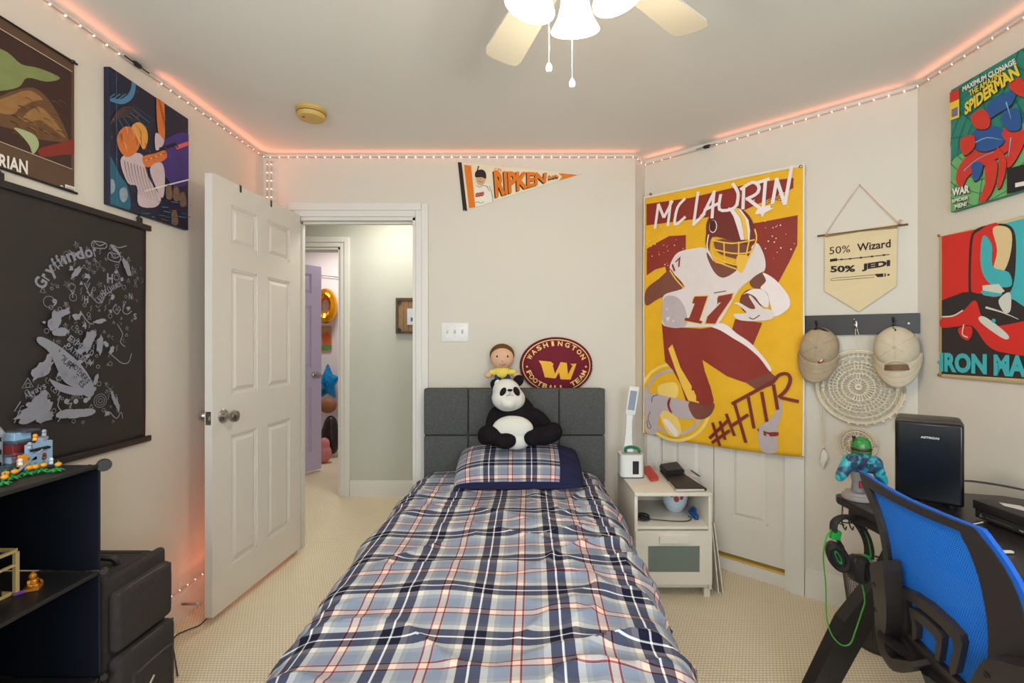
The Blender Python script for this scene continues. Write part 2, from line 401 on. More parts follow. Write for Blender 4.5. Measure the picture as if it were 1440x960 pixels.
# ---------------------------------------------------------------- doors
def panel_door(name, hinge, free, z0, z1, m, panels, th=.036, kind=None):
    """panels in fractions (s0, s1) of the width and metres (za, zb)"""
    h, f = V((*hinge, 0)), V((*free, 0)); U = (f-h); w = U.length; U.normalize(); N = V((-U.y, U.x, 0))
    def bxx(b, s0, s1, za, zb, d0, d1, inset=0):
        if inset:
            a = [h+U*s+N*d0+V((0, 0, z)) for s, z in ((s0, za), (s1, za), (s1, zb), (s0, zb))]
            c = [h+U*s+N*d1+V((0, 0, z)) for s, z in ((s0+inset, za+inset), (s1-inset, za+inset), (s1-inset, zb-inset), (s0+inset, zb-inset))]
            A_ = [b.verts.new(p) for p in a]; C_ = [b.verts.new(p) for p in c]
            b.faces.new(A_[::-1]); b.faces.new(C_)
            for i in range(4): b.faces.new((A_[i], A_[(i+1) % 4], C_[(i+1) % 4], C_[i]))
        else: prism(b, [h+U*s0+N*d0+V((0, 0, za)), h+U*s1+N*d0+V((0, 0, za)), h+U*s1+N*d1+V((0, 0, za)), h+U*s0+N*d1+V((0, 0, za))], (0, 0, zb-za))
    b = NB(); g = .009; bxx(b, .002, w-.002, z0+.002, z1-.002, -th/2+g, th/2-g)
    root = obj(name, b, m, None, kind=kind)
    # face frame: everything but the panel openings, cut on a grid
    xs = sorted({.003, w-.003}|{p[k]*w for p in panels for k in (0, 1)}); zs = sorted({z0+.003, z1-.003}|{p[k] for p in panels for k in (2, 3)})
    b = NB()
    for sd in (-1, 1):
        for i in range(len(xs)-1):
            for j in range(len(zs)-1):
                mx, mz = (xs[i]+xs[i+1])/2, (zs[j]+zs[j+1])/2
                if any(p[0]*w < mx < p[1]*w and p[2] < mz < p[3] for p in panels): continue
                bxx(b, xs[i], xs[i+1], zs[j], zs[j+1], sd*(th/2-g), sd*th/2)
    bmesh.ops.remove_doubles(b, verts=b.verts, dist=1e-5)
    for s0, s1 in ((0, .003), (w-.003, w)): bxx(b, s0, s1, z0, z1, -th/2, th/2)
    bxx(b, 0, w, z0, z0+.003, -th/2, th/2); bxx(b, 0, w, z1-.003, z1, -th/2, th/2)
    obj('stile_frame', b, m, root, fix=True)
    for sd in (-1, 1):
        for p in panels:
            b = NB(); s0, s1, za, zb = p[0]*w, p[1]*w, p[2], p[3]
            # sticking bead sloping down, then raised field
            for i0, i1, d0, d1 in ((.0, .010, .0, .010),):
                for (sa, sb, zc, zd) in ((s0, s1, za, za+i1), (s0, s1, zb-i1, zb), (s0, s0+i1, za, zb), (s1-i1, s1, za, zb)):
                    bxx(b, sa, sb, zc, zd, sd*(th/2-g), sd*(th/2-.004))
            bxx(b, s0+.018, s1-.018, za+.018, zb-.018, sd*(th/2-g), sd*(th/2-.0015), .018)
            obj('panel', b, m, root)
    return root, h, U, N, w
six = lambda q: [(a, c, lo, hi) for (a, c) in q for lo, hi in ((.215, .84), (1.035, 1.64), (1.755, 1.95))]
d1, h, U, N, w = panel_door('door_1', (-1.378, 2.905), (-1.43, 2.162), .03, 2.06, doorm, six([(.14, .42), (.55, .81)][:0] or [(.15, .44), (.56, .83)]), kind='structure')
def knob(par, p, n, m=steel, k=1):
    b = NB(); R = V((0, 0, 1)).rotation_difference(V(n)).to_matrix()
    lathe(b, [(0, 0), (.033, 0), (.033, .004), (.028, .009), (.014, .014), (.011, .03), (.016, .036), (.026, .046), (.028, .056), (.025, .066), (.012, .071), (0, .072)], p, 24, rot=R)
    return obj('door_knob', b, m, par, smooth=True, label='satin nickel knob')
kp = h+U*(w-.07)+V((0, 0, .94))
knob(d1, kp+N*-.0185, -N); knob(d1, kp+N*.0185, N)
b = NB(); cube(b, h+U*(w+.001)+V((0, 0, .94)), (.025, .002, .06), rz(math.atan2(U.y, U.x)+PI/2)); obj('latch_plate', b, steel, d1)
b = NB(); cube(b, h+U*(w+.005)+V((0, 0, .94)), (.012, .01, .018), rz(math.atan2(U.y, U.x)+PI/2)); obj('latch_bolt', b, steel, d1)
for s in (.40, .74):
    b = NB()
    q = h+U*w*s
    R = rz(math.atan2(U.y, U.x))
    for sd in (-1, 1): cube(b, q+N*sd*.0195+V((0, 0, 2.045)), (.012, .002, .034), R)
    cube(b, q+V((0, 0, 2.0615)), (.012, .041, .002), R)
    t = obj('over_door_hook', b, blackp); tag(t, 'small black clip hooked over the open door top, nearer the latch' if s > .5 else 'small black clip hooked over the open door top, nearer the hinges', 'hook', 'over-door hooks')
for z in (.30, 1.05, 1.85):
    b = NB(); tube(b, [(-1.385, 2.912, z-.045), (-1.385, 2.912, z+.045)], .006); obj('hinge', b, steel, d1)
d2, h, U, N, w = panel_door('door_2', (-2.446, 4.117), (-2.024, 4.75), .025, 2.035, lilac, six([(.14, .45), (.56, .86)]), kind='structure')
kp = h+U*(w-.07)+V((0, 0, .96)); knob(d2, kp+N*-.0185, -N); knob(d2, kp+N*.0185, N)
# bifold closet door: two leaves, side by side
TM = dt(1002.5)
pa, pb, pc = dpt(T0+.003, -.028), dpt(TM, -.028), dpt(T1-.003, -.028)
bf = [(.2, .8, .215, .84), (.2, .8, 1.0, 1.62), (.2, .8, 1.75, 1.95)]
panel_door('door_3', (pb.x-.001, pb.y), (pa.x, pa.y), .095, 2.05, doorm, [(.24, .78, .30, .93), (.24, .78, 1.08, 1.66), (.24, .78, 1.78, 1.96)], kind='structure')
panel_door('door_4', (pb.x+.003, pb.y-.003), (pc.x, pc.y), .095, 2.05, doorm, [(.24, .78, .30, .93), (.24, .78, 1.08, 1.66), (.24, .78, 1.78, 1.96)], kind='structure')
# spring door stop on the baseboard
p = V((XL+.014, 2.20, .075)); b = NB()
tube(b, [p+V((.002*0+.075*t, 0, 0)) for t in (0, 1)], .004, 8)
for i in range(12): lathe(b, [(.004, -.002), (.0075-.0002*i, 0), (.004, .002)], p+V((.008+.005*i, 0, 0)), 10, axis='X')
t = obj('door_stop', b, steel); tag(t, 'metal spring door stop on the left baseboard behind the white door', 'door stop')
bt = NB(); lathe(bt, [(0, 0), (.009, .001), (.009, .012), (0, .014)], p+V((.073, 0, 0)), 12, axis='X'); obj('rubber_tip', bt, mat('rubber', (200, 196, 188), .8), t, label='white rubber tip')

# light switch plate
q = hit(640, 467, (0, YB, 0), (0, -1, 0))
t = box('switch_plate', q+V((0, -.004, 0)), (.168, .006, .115), white, bev=.003); tag(t, 'white three-gang light switch plate on the wall beside the doorway', 'light switch')
for i in (-1, 0, 1):
    s = box('switch_toggle', q+V((i*.046, -.012, .004)), (.010, .014, .022), mat('toggle', (214, 208, 196), .4), t, bev=.002, rot=M.Rotation(.4, 3, 'X'))
    for dz in (-.03, .03):
        b = NB(); lathe(b, [(0, 0), (.003, 0), (.002, .002), (0, .002)], q+V((i*.046, -.007, dz)), 8, rot=M.Rotation(PI/2, 3, 'X')); obj('screw', b, steel, t)

# smoke detector, yellowed
q = V((-1.05, 2.36, ZC)); t = thing('smoke_detector', q, 'yellowed round smoke detector on the ceiling', 'smoke detector')
ym = mat('yellowed_plastic', (206, 172, 96), .5, var=.08)
b = NB(); lathe(b, [(0, 0), (.073, 0), (.074, -.004), (.072, -.012), (.068, -.014)], q, 32); obj('mounting_base', b, ym, t, smooth=True)
b = NB(); lathe(b, [(.066, -.010), (.068, -.016), (.068, -.034), (.060, -.044), (.045, -.047), (0, -.048)], q, 32)
obj('cover', b, ym, t, smooth=True)
b = NB(); lathe(b, [(.067, -.020), (.0695, -.022), (.0695, -.025), (.067, -.027)], q, 32); obj('vent_ring', b, mat('vent_dark', (120, 84, 20), .6), t)
b = NB(); lathe(b, [(0, -.051), (.006, -.050), (.006, -.046)], q+V((-.025, -.03, 0)), 10); obj('test_button', b, mat('vent_dark', 0), t)

# ---------------------------------------------------------------- string lights
ledm = mat('lit_led', (255, 214, 196), .3, emit=6)
tapem = mat('led_tape', (206, 176, 166), .5)
def strip(name, pts, spacing, label, glow, lamps, gaps=()):
    pts = [V(p) for p in pts]; t = thing(name, pts[0], label, 'string lights', 'light strips along the top of the walls')
    b = NB(); tube(b, pts, .0035, 6); obj('cable', b, tapem, t)
    L = 0; nxt = spacing/2; proto = None
    for i in range(len(pts)-1):
        seg = (pts[i+1]-pts[i]).length
        while nxt < L+seg:
            p = pts[i]+(pts[i+1]-pts[i])*((nxt-L)/seg)
            if not any(g0 < nxt < g1 for g0, g1 in gaps):
                if proto is None:
                    b = NB(); ball(b, p, .0036, None, 8, 6); proto = obj('led', b, ledm, t, smooth=True); pp = p
                else:
                    c = proto.copy(); COL.objects.link(c); c.location = p-pp
            nxt += spacing
        L += seg
    return t
GLOW = (1, .26, .12)
def glow(name, p, q, e, tilt, par):
    """one long light along the strip, from p to q, facing 'tilt'"""
    p, q = V(p), V(q); d = (q-p); mid = (p+q)/2
    z = -V(tilt).normalized(); x = d.normalized(); y = z.cross(x)
    R = M((x, y, z)).transposed()
    o = lamp(name, 'AREA', mid, e*d.length, GLOW, d.length, R.to_euler(), .02, par)
    return o
ZS = 2.418
eps = .012
r1 = strip('light_strip', [(XL+eps, -1.0, ZS), (XL+eps, YB-eps, ZS)], .0545, 'red-glowing string of small lights along the top of the left wall', 0, 0, gaps=((2.89, 3.03),))
r2 = strip('light_strip', [(XL+eps+.01, YB-eps, ZS), (C0.x, YB-eps, ZS)], .0555, 'red-glowing string of small lights along the top of the back wall', 0, 0)
r3 = strip('light_strip', [(C0.x+.004, YB-.012, ZS), tuple(A+DN*.014+V((-.004, 0, ZS-.012))), tuple(dpt(DL-.012, eps, ZS)), (XR-eps, -1.0, ZS-.01)], .0555,
           'red-glowing string of small lights along the tops of the angled and right walls', 0, 0, gaps=((.36, .53),))
r4 = strip('light_strip', [(XL+.03, YB-eps, ZS-.02), (XL+.03, YB-eps, .16), (XL+.035, YB-.03, .150), (XL+.016, 1.72, .150)], .05, 'string of small lights dropping in the left corner to the baseboard', 0, 0)
r5 = strip('light_strip', [(XL+.055, YB-eps, ZS-.02), (XL+.055, YB-eps, .2)], .05, 'shorter string of lights in the left corner, right of the longer one', 0, 0)
E = .21
up = lambda n: V(n)*.8+V((0, 0, 1))
glow('strip_glow', (XL+.035, -.9, ZS-.006), (XL+.035, 1.89, ZS-.006), E, up((1, 0, 0)), r1)
glow('strip_glow', (XL+.035, 2.03, ZS-.006), (XL+.035, YB-.05, ZS-.006), E*1.1, up((1, 0, 0)), r1)
glow('strip_glow', (XL+.05, YB-.035, ZS-.006), (C0.x, YB-.035, ZS-.006), E, up((0, -1, 0)), r2)
q0, q1 = dpt(.03, .035, ZS-.006), dpt(.26, .035, ZS-.006); glow('strip_glow', q0, q1, E*1.4, up(DN), r3)
q0, q1 = dpt(.46, .035, ZS-.006), dpt(DL-.05, .035, ZS-.006); glow('strip_glow', q0, q1, E, up(DN), r3)
glow('strip_glow', (XR-.035, 2.08, ZS), (XR-.035, -.9, ZS), E, up((-1, 0, 0)), r3)
glow('strip_glow', (XL+.05, YB-.03, 2.38), (XL+.05, YB-.03, 2.0), .9, (1, -1.2, 0), r4)
glow('strip_glow', (XL+.05, YB-.03, .8), (XL+.05, YB-.03, .2), .9, (1, -1.2, 0), r4)
glow('strip_glow', (XL+.03, 2.8, .155), (XL+.03, 2.2, .155), 1.0, (1, 0, .8), r4)
# black inline connectors on the strips
def connector(p, d, label):
    b = NB(); R = V((0, 0, 1)).rotation_difference(V(d)).to_matrix()
    lathe(b, [(0, -.062), (.0028, -.062), (.0028, -.028), (.004, -.024), (.0095, -.012), (.0095, .012), (.004, .024), (.0028, .028), (.0028, .062), (0, .062)], p, 12, rot=R)
    tag(obj('cable_connector', b, blackp, smooth=True), label, 'connector')
connector(hit(193, 91, (XL+.014, 0, 0), (1, 0, 0)), (0, 1, 0), 'black plug connector in the light string above the left wall canvas')
connector(hit(994, 206, A+DN*.014, DN), DU, 'black plug connector in the light string above the yellow flag')

# ---------------------------------------------------------------- ceiling fan
hub = V((.115, 1.075, 0)); fan = thing('ceiling_fan', (hub.x, hub.y, ZC), 'white ceiling fan with lit bell-shaped glass shades', 'ceiling fan')
b = NB(); lathe(b, [(0, ZC), (.07, ZC), (.075, ZC-.02), (.06, ZC-.045), (.03, ZC-.06), (0, ZC-.06)], hub, 28); obj('canopy', b, white, fan, smooth=True)
b = NB(); lathe(b, [(0, ZC-.05), (.06, ZC-.06), (.1, ZC-.10), (.105, ZC-.16), (.09, ZC-.20), (.05, ZC-.215), (0, ZC-.215)], hub, 32); obj('motor_housing', b, white, fan, smooth=True)
b = NB(); lathe(b, [(0, 2.235), (.05, 2.225), (.055, 2.19), (.045, 2.165), (.02, 2.15), (0, 2.148)], hub, 28); obj('light_kit', b, white, fan, smooth=True)
bladem = mat('fan_blade', (212, 204, 184), .5, var=.03)
for k in range(5):
    a = math.radians(111-72*k+.8); d = V((math.cos(a), math.sin(a), 0)); n = V((-d.y, d.x, 0))
    b = NB(); L0, L1, hw0, hw1 = .16, .505, .044, .058
    out = [(L0, -hw0), (L1-.03, -hw1), (L1-.008, -hw1+.008), (L1, -hw1+.03), (L1, hw1-.03), (L1-.008, hw1-.008), (L1-.03, hw1), (L0, hw0)]
    prism(b, [hub+d*x+n*y+V((0, 0, 2.200+y*.18)) for x, y in out], (0, 0, .006)); bl = obj('blade', b, bladem, fan)
    b = NB(); prism(b, [hub+d*x+n*y+V((0, 0, 2.208+y*.18)) for x, y in ((.07, -.015), (.15, -.03), (.2, -.03), (.21, 0), (.2, .03), (.15, .03), (.07, .015))], (0, 0, .004)); obj('blade_iron', b, white, bl)
shadem = mat('lit_frosted_glass', (255, 246, 228), .3, emit=5.5, var=.0)
for k in range(4):
    a = PI/2-.15+PI/2*k; d = V((math.cos(a), math.sin(a), 0)); tilt = d*.28+V((0, 0, -1)); R = V((0, 0, 1)).rotation_difference(tilt).to_matrix()
    top = hub+d*.070+V((0, 0, 2.165))
    b = NB(); lathe(b, [(.022, 0), (.027, .004), (.031, .03), (.036, .06), (.044, .085), (.056, .105), (.060, .112), (.057, .110), (.042, .084), (.034, .06), (.029, .03), (.024, .006)], top, 28, rot=R)
    sh = obj('glass_shade', b, shadem, fan, smooth=True)
    b = NB(); tube(b, [hub+d*.03+V((0, 0, 2.19)), hub+d*.055+V((0, 0, 2.19)), top], .009, 10); obj('lamp_arm', b, white, fan, smooth=True)
    b = NB(); ball(b, top+tilt.normalized()*.055, (.02, .02, .03)); obj('bulb', b, shadem, sh, smooth=True)
    lamp('bulb_light', 'POINT', top+tilt.normalized()*.14, 5.5, (1, .86, .66), .03, parent=fan)
for (px, py0, py1, Y) in ((772, 58, 95, 1.13), (804.5, 60, 117, 1.13)):
    p0, p1 = P(px, py0-30, Y), P(px, py1, Y); b = NB(); n = int((p0.z-p1.z)/.0035)
    for i in range(n): ball(b, V((p1.x, Y, p1.z+.0035*i)), .0013, None, 5, 4)
    ch = obj('pull_chain', b, mat('chain', (222, 208, 170), .3, .6), fan)
    b = NB(); lathe(b, [(0, .011), (.003, .010), (.0072, .002), (.0075, -.004), (.005, -.010), (0, -.012)], V((p1.x, Y, p1.z)), 14); obj('pull_knob', b, mat('white_ceramic', (245, 243, 238), .2), ch, smooth=True)
# ---------------------------------------------------------------- plaid cloth
def plaid_mat(name, period=.235, ou=0, ov=0):
    m = bpy.data.materials.new(name); m.use_nodes = True; nt = m.node_tree; b = nt.nodes['Principled BSDF']
    b.inputs['Roughness'].default_value = .9; b.inputs['Specular IOR Level'].default_value = .2
    uvn = nt.nodes.new('ShaderNodeUVMap'); sp = nt.nodes.new('ShaderNodeSeparateXYZ'); nt.links.new(uvn.outputs[0], sp.inputs[0])
    navy, wh, cr, bl, pk, rd = (22, 24, 46), (240, 240, 240), (222, 216, 204), (132, 144, 164), (238, 208, 190), (112, 22, 34)
    gy = (156, 160, 166)
    def ramp(out, off, sc=1):
        fr = math_node(nt, 'FRACT', math_node(nt, 'ADD', math_node(nt, 'DIVIDE', out, period*sc), off))
        r = nt.nodes.new('ShaderNodeValToRGB'); nt.links.new(fr, r.inputs[0]); cr_ = r.color_ramp; cr_.interpolation = 'CONSTANT'
        st = [(0, wh), (.012, navy), (.13, cr), (.21, gy), (.27, bl), (.43, pk), (.436, rd), (.458, pk), (.542, rd), (.564, pk), (.570, bl), (.73, gy), (.79, cr), (.87, navy), (.988, wh)]
        cr_.elements[0].position = 0; cr_.elements[0].color = lin(st[0][1]); cr_.elements[1].position = st[1][0]; cr_.elements[1].color = lin(st[1][1])
        for p, c in st[2:]: cr_.elements.new(p).color = lin(c)
        return r.outputs[0]
    ca, cb = ramp(sp.outputs[0], ou), ramp(sp.outputs[1], ov)
    ml = nt.nodes.new('ShaderNodeMix'); ml.data_type = 'RGBA'; ml.blend_type = 'MULTIPLY'; ml.inputs[0].default_value = 1
    nt.links.new(ca, ml.inputs[6]); nt.links.new(cb, ml.inputs[7])
    gm_ = nt.nodes.new('ShaderNodeGamma'); gm_.inputs[1].default_value = .5; nt.links.new(ml.outputs[2], gm_.inputs[0])
    av = nt.nodes.new('ShaderNodeMix'); av.data_type = 'RGBA'; av.inputs[0].default_value = .5; nt.links.new(ca, av.inputs[6]); nt.links.new(cb, av.inputs[7])
    m3 = nt.nodes.new('ShaderNodeMix'); m3.data_type = 'RGBA'; m3.inputs[0].default_value = .22; nt.links.new(gm_.outputs[0], m3.inputs[6]); nt.links.new(av.outputs[2], m3.inputs[7])
    def line(out, off):
        fr = math_node(nt, 'FRACT', math_node(nt, 'ADD', math_node(nt, 'ADD', math_node(nt, 'DIVIDE', out, period), off), .009))
        return math_node(nt, 'LESS_THAN', fr, .018)
    mk = math_node(nt, 'MULTIPLY', math_node(nt, 'MAXIMUM', line(sp.outputs[0], ou), line(sp.outputs[1], ov)), .5)
    mx = nt.nodes.new('ShaderNodeMix'); mx.data_type = 'RGBA'; nt.links.new(mk, mx.inputs[0]); nt.links.new(m3.outputs[2], mx.inputs[6]); mx.inputs[7].default_value = lin(wh)
    nt.links.new(mx.outputs[2], b.inputs['Base Color'])
    n2 = nt.nodes.new('ShaderNodeTexNoise'); n2.inputs['Scale'].default_value = 60; bp = nt.nodes.new('ShaderNodeBump'); bp.inputs['Strength'].default_value = .12
    bp.inputs['Distance'].default_value = .002; nt.links.new(n2.outputs[0], bp.inputs['Height']); nt.links.new(bp.outputs[0], b.inputs['Normal'])
    return m
plaid = plaid_mat('plaid_cloth', .221, .18, .1)
navym = mat('navy_cotton', (36, 36, 66), .9, bump=.2, bscale=60, spec=.2)
# ---------------------------------------------------------------- bed
BX = -.052
bed = thing('bed', (BX, 1.8, 0), 'single bed with charcoal upholstered headboard and low base', 'bed')
felt = mat('charcoal_upholstery', (86, 87, 86), .95, var=.45, scale=90, bump=1, bscale=350, spec=.2)
cube_b = NB(); cube(cube_b, (BX, 2.815, .55), (1.05, .045, .93), None, .01); hb = obj('headboard', cube_b, felt, bed, smooth=True)
xs = [-.578, -.318, .212, .482]; zs = [.15, .46, .742, 1.018]
for i in range(3):
    for j in range(3):
        w, hh = xs[i+1]-xs[i], zs[j+1]-zs[j]; b = NB()
        vs = cube(b, ((xs[i]+xs[i+1])/2, 2.782, (zs[j]+zs[j+1])/2), (w-.003, .034, hh-.003), None, .011, 3)
        obj('upholstered_panel', b, felt, hb, smooth=True)
b = NB(); cube(b, (BX-.01, 1.82, .20), (.94, 1.84, .14), None, .015); obj('bed_base', b, felt, bed, smooth=True)
for x in (-.42, .36):
    for y in (1.0, 2.66): b = NB(); lathe(b, [(0, 0), (.02, 0), (.026, .13), (0, .13)], (x, y, 0), 14); obj('leg', b, blackm, bed)
b = NB(); cube(b, (BX-.01, 1.82, .375), (.93, 1.86, .21), None, .05, 4); mt_ = obj('mattress', b, mat('mattress_ticking', (225, 222, 215), .9), None, smooth=True); tag(mt_, 'white mattress under the plaid duvet on the bed', 'mattress')

# duvet: arc length across, length along, puffs and creases
def duvet():
    b = NB(); nu, nv = 150, 170; uvl = b.loops.layers.uv.new('UVMap')
    y0, y1 = .80, 2.755; R = .13; half = .40; drop = .30
    tot = half+R*PI/2+drop
    def pos(s, t):
        y = y0+(y1-y0)*t
        cx = -.085+.025*t
        sg = 1 if s >= 0 else -1; a = abs(s)
        hf = half+(.036-.014*t if sg < 0 else -.008)
        if a < hf: x, z, nx, nz = a, 0, 0, 1
        elif a < hf+R*PI/2: q = (a-hf)/R; x, z = hf+R*math.sin(q), -R*(1-math.cos(q)); nx, nz = math.sin(q), math.cos(q)
        else: q = a-hf-R*PI/2; x, z = hf+R+.10*q, -R-q; nx, nz = 1, .1
        # foot of the bed rounds over
        zt = .535+.012*math.cos(min(1, a/hf)*PI/2)
        if t < .06: zt -= (.06-t)*1.2
        p = V((cx+sg*x, y, zt+z))
        # puffs between quilting and long creases
        n1 = noise.noise(V((s*2.6+3, y*2.2, 1)))*.022
        cr = noise.noise(V((s*2.5+y*3.5, y*5.5-s*5, 4)))
        cr2 = noise.noise(V((s*2.2+.5, y*6.5+noise.noise(V((s*2, y*1.5, 9)))*1.5, 7)))
        rid = (max(0, .3-abs(cr2))/.3)**2*.012
        rid2 = 0
        if s > .02: rid2 = (max(0, .25-abs(cr))/.25)**2*.016*min(1, (s-.02)/.15)
        f = 1.0 if a < hf+R else .8
        # side folds
        sd = max(0, a-hf-.05)*.10*math.sin(y*17+3*noise.noise(V((y*2, sg, 2))))
        d = (n1+rid+rid2)*f*min(1, t*8)*min(1, (1-t)*10+.25)
        d -= max(0, t-.93)*.35*0
        return p+V((sg*nx*(d+sd), 0, nz*d))
    g = []
    for i in range(nu+1):
        s = -tot+2*tot*i/nu; g.append([])
        for j in range(nv+1):
            v = b.verts.new(pos(s, j/nv)); g[-1].append(v)
    for i in range(nu):
        for j in range(nv):
            f = b.faces.new((g[i][j], g[i+1][j], g[i+1][j+1], g[i][j+1]))
            for l, (a, c) in zip(f.loops, ((i, j), (i+1, j), (i+1, j+1), (i, j+1))):
                s = -tot+2*tot*a/nu; t = c/nv
                l[uvl].uv = (s+.008*noise.noise(V((s*2, t*3, 3))), (y1-y0)*t*1.04+.012*noise.noise(V((s*2.5, t*4, 8)))+.03*s)
    # foot flap
    for i in range(nu):
        pass
    o = obj('duvet', b, plaid, None, smooth=True, fix=False)
    md = o.modifiers.new('solid', 'SOLIDIFY'); md.thickness = .012; md.offset = -1
    return o
tag(duvet(), 'plaid duvet in navy, grey-blue, cream and red spread over the bed', 'duvet')

# pillow: plaid sham face, plain navy end and underside
def pillow():
    b = NB(); uvl = b.loops.layers.uv.new('UVMap'); nu, nv = 60, 36
    C = V((-.02, 2.555, .612)); HX, HY_ = .335, .20
    tilt = .28
    def pos(u, v, side):
        # u, v in -1..1
        e = max(0, 1-abs(u)**3.2)**.5*max(0, 1-abs(v)**2.6)**.5
        k = 1-.07*(1-abs(v)**2) * (abs(u)**6) + 0
        th = .088*e
        x = u*HX*(1-.05*abs(v)**3); y = v*HY_*(1-.05*abs(u)**3)
        z = side*th*(1.05 if side > 0 else .42)+.012*(1-v)/2*0
        z += .006*noise.noise(V((u*3, v*3, side)))*e
        if u > .62 : z += .006*math.sin(v*16+u*5)*e*(u-.62)*2.5
        return C+V((x, y*math.cos(tilt)-z*math.sin(tilt), y*math.sin(tilt)+z*math.cos(tilt)))
    G = {}
    for sd in (1, -1):
        for i in range(nu+1):
            for j in range(nv+1):
                u, v = -1+2*i/nu, -1+2*j/nv
                ed = i in (0, nu) or j in (0, nv)
                if sd < 0 and ed: G[sd, i, j] = G[1, i, j]
                else: G[sd, i, j] = b.verts.new(pos(u, v, sd))
    for sd in (1, -1):
        for i in range(nu):
            for j in range(nv):
                q = [(i, j), (i+1, j), (i+1, j+1), (i, j+1)]
                if sd < 0: q = q[::-1]
                f = b.faces.new([G[sd, a, c] for a, c in q]); u, v = -1+2*(i+.5)/nu, -1+2*(j+.5)/nv
                f.material_index = 0 if (sd > 0 and u < .62 and v > -.93) else 1
                for l, (a, c) in zip(f.loops, q):
                    l[uvl].uv = ((-1+2*a/nu)*HX+.115, (-1+2*c/nv)*HY_*1.35+.10)
    o = obj('pillow', b, [plaid, navym], None, smooth=True, fix=False)
    return o
tag(pillow(), 'plaid pillow with plain navy end and underside on the duvet', 'pillow')

# ---------------------------------------------------------------- panda plush
def rot3(x=0, y=0, z=0): return M.Rotation(z, 3, 'Z') @ M.Rotation(y, 3, 'Y') @ M.Rotation(x, 3, 'X')
pk = thing('plush_panda', (-.02, 2.62, .68), 'black and white plush panda sitting on the plaid pillow', 'plush toy')
blk = mat('black_plush', (30, 26, 30), 1, var=.35, scale=120, bump=1, bscale=350, spec=.1)
wht = mat('white_plush', (226, 224, 214), 1, var=.05, scale=120, bump=1, bscale=350, spec=.1)
sc = .0041  # metres per photo pixel here
def Q(px, py, Y=2.62): return P(px, py, Y)
Y0 = 2.61
bd = blob('body', [(Q(725, 585, Y0+.02), (.115, .10, .115), rot3(y=.1)), (Q(723, 605, Y0-.01), (.135, .11, .09)), (Q(722, 570, Y0+.04), (.09, .075, .075)),
    (Q(692, 590, Y0), (.032, .042, .075), rot3(y=.25)), (Q(762, 590, Y0), (.035, .042, .085), rot3(y=-.75)),
    (Q(691, 612, Y0-.09), (.062, .07, .05), rot3(y=.1)), (Q(711, 620, Y0-.14), (.055, .07, .040), rot3(z=-.4)), (Q(683, 612, Y0-.06), (.045, .07, .052)),
    (Q(765, 612, Y0-.09), (.075, .06, .050), rot3(y=.05)), (Q(778, 607, Y0-.08), (.05, .06, .052)), (Q(750, 616, Y0-.12), (.05, .06, .042))],
    blk, pk, .0075, sm=4)
blob('belly', [(Q(721, 603, Y0-.078), (.112, .055, .072), rot3(x=-.15)), (Q(726, 620, Y0-.09), (.075, .05, .045))], wht, pk, .0065)
hd = blob('head', [(Q(715, 560, Y0-.035), (.092, .078, .072), rot3(y=.08)), (Q(712, 548, Y0-.03), (.075, .07, .06)), (Q(715, 566, Y0-.085), (.045, .045, .034))], wht, pk, .006)
ear = mat('ear_plush', (38, 32, 36), 1, bump=1, bscale=350, spec=.1)
for (x, y, a) in ((697, 541, -.5), (729, 535, .5)):
    blob('ear', [(Q(x, y, Y0-.02), (.030, .018, .034), rot3(y=a))], blk if x > 700 else blk, hd, .005)
blob('ear_lining', [(Q(699, 538, Y0-.034), (.014, .01, .020), rot3(y=.5))], wht, hd, .004)
for (x, y, a) in ((707.5, 551, .45), (726.5, 550, -.45)):
    b = NB(); ball(b, Q(x, y, Y0-.095), (.016, .014, .026), rot3(y=a)); obj('eye_patch', b, ear, hd, smooth=True)
    b = NB(); ball(b, Q(x+(1 if x < 715 else -1), y-.5, Y0-.109), .0048); obj('eye', b, mat('glossy_black', (10, 10, 10), .1), hd, smooth=True)
b = NB(); ball(b, Q(717, 548.5, Y0-.128), (.014, .008, .007)); obj('nose', b, ear, hd, smooth=True)
b = NB(); tube(b, [Q(717, 550, Y0-.133), Q(717, 555, Y0-.134), Q(712, 556.5, Y0-.130)], .0016, 6); tube(b, [Q(717, 555, Y0-.134), Q(722, 556, Y0-.130)], .0016, 6); obj('stitched_mouth', b, ear, hd)

# plain rag doll behind it, on the headboard
dl = thing('rag_doll', (-.12, 2.80, 1.018), 'plush doll in a yellow shirt propped on the headboard behind the panda', 'plush toy')
skin = mat('doll_skin', (222, 178, 148), .95, bump=.5, bscale=300, spec=.1); yel = mat('doll_shirt', (236, 214, 96), .95, bump=.5, bscale=300, spec=.1)
hair = mat('doll_hair', (110, 74, 36), .95, bump=.8, bscale=300, spec=.1); jean = mat('doll_trousers', (48, 58, 88), .95)
YD = 2.80
blob('shirt', [(P(706, 524, YD), (.052, .04, .042)), (P(692, 523, YD), (.022, .02, .018)), (P(721, 523, YD), (.022, .02, .018))], yel, dl, .005)
blob('head', [(P(706, 503, YD-.005), (.070, .055, .066))], skin, dl, .006)
blob('hair', [(P(706, 499, YD+.012), (.075, .055, .068))], hair, dl, .006)
for x in (686.5, 726): blob('arm', [(P(x, 527.5, YD-.015), (.022, .02, .018))], skin, dl, .004)
for x in (700, 713): b = NB(); tube(b, [P(x, 529, YD-.02), P(x, 534, YD-.045), P(x, 550, YD-.062)], .019, 12); obj('leg', b, jean, dl, smooth=True)
for x in (699, 714):
    b = NB(); ball(b, P(x, 501, YD-.055), (.0055, .004, .0060)); e = obj('button_eye', b, mat('doll_eye', (24, 20, 20), .3), dl, smooth=True)
b = NB(); ball(b, P(707, 507, YD-.064), .006); obj('nose', b, skin, dl, smooth=True)
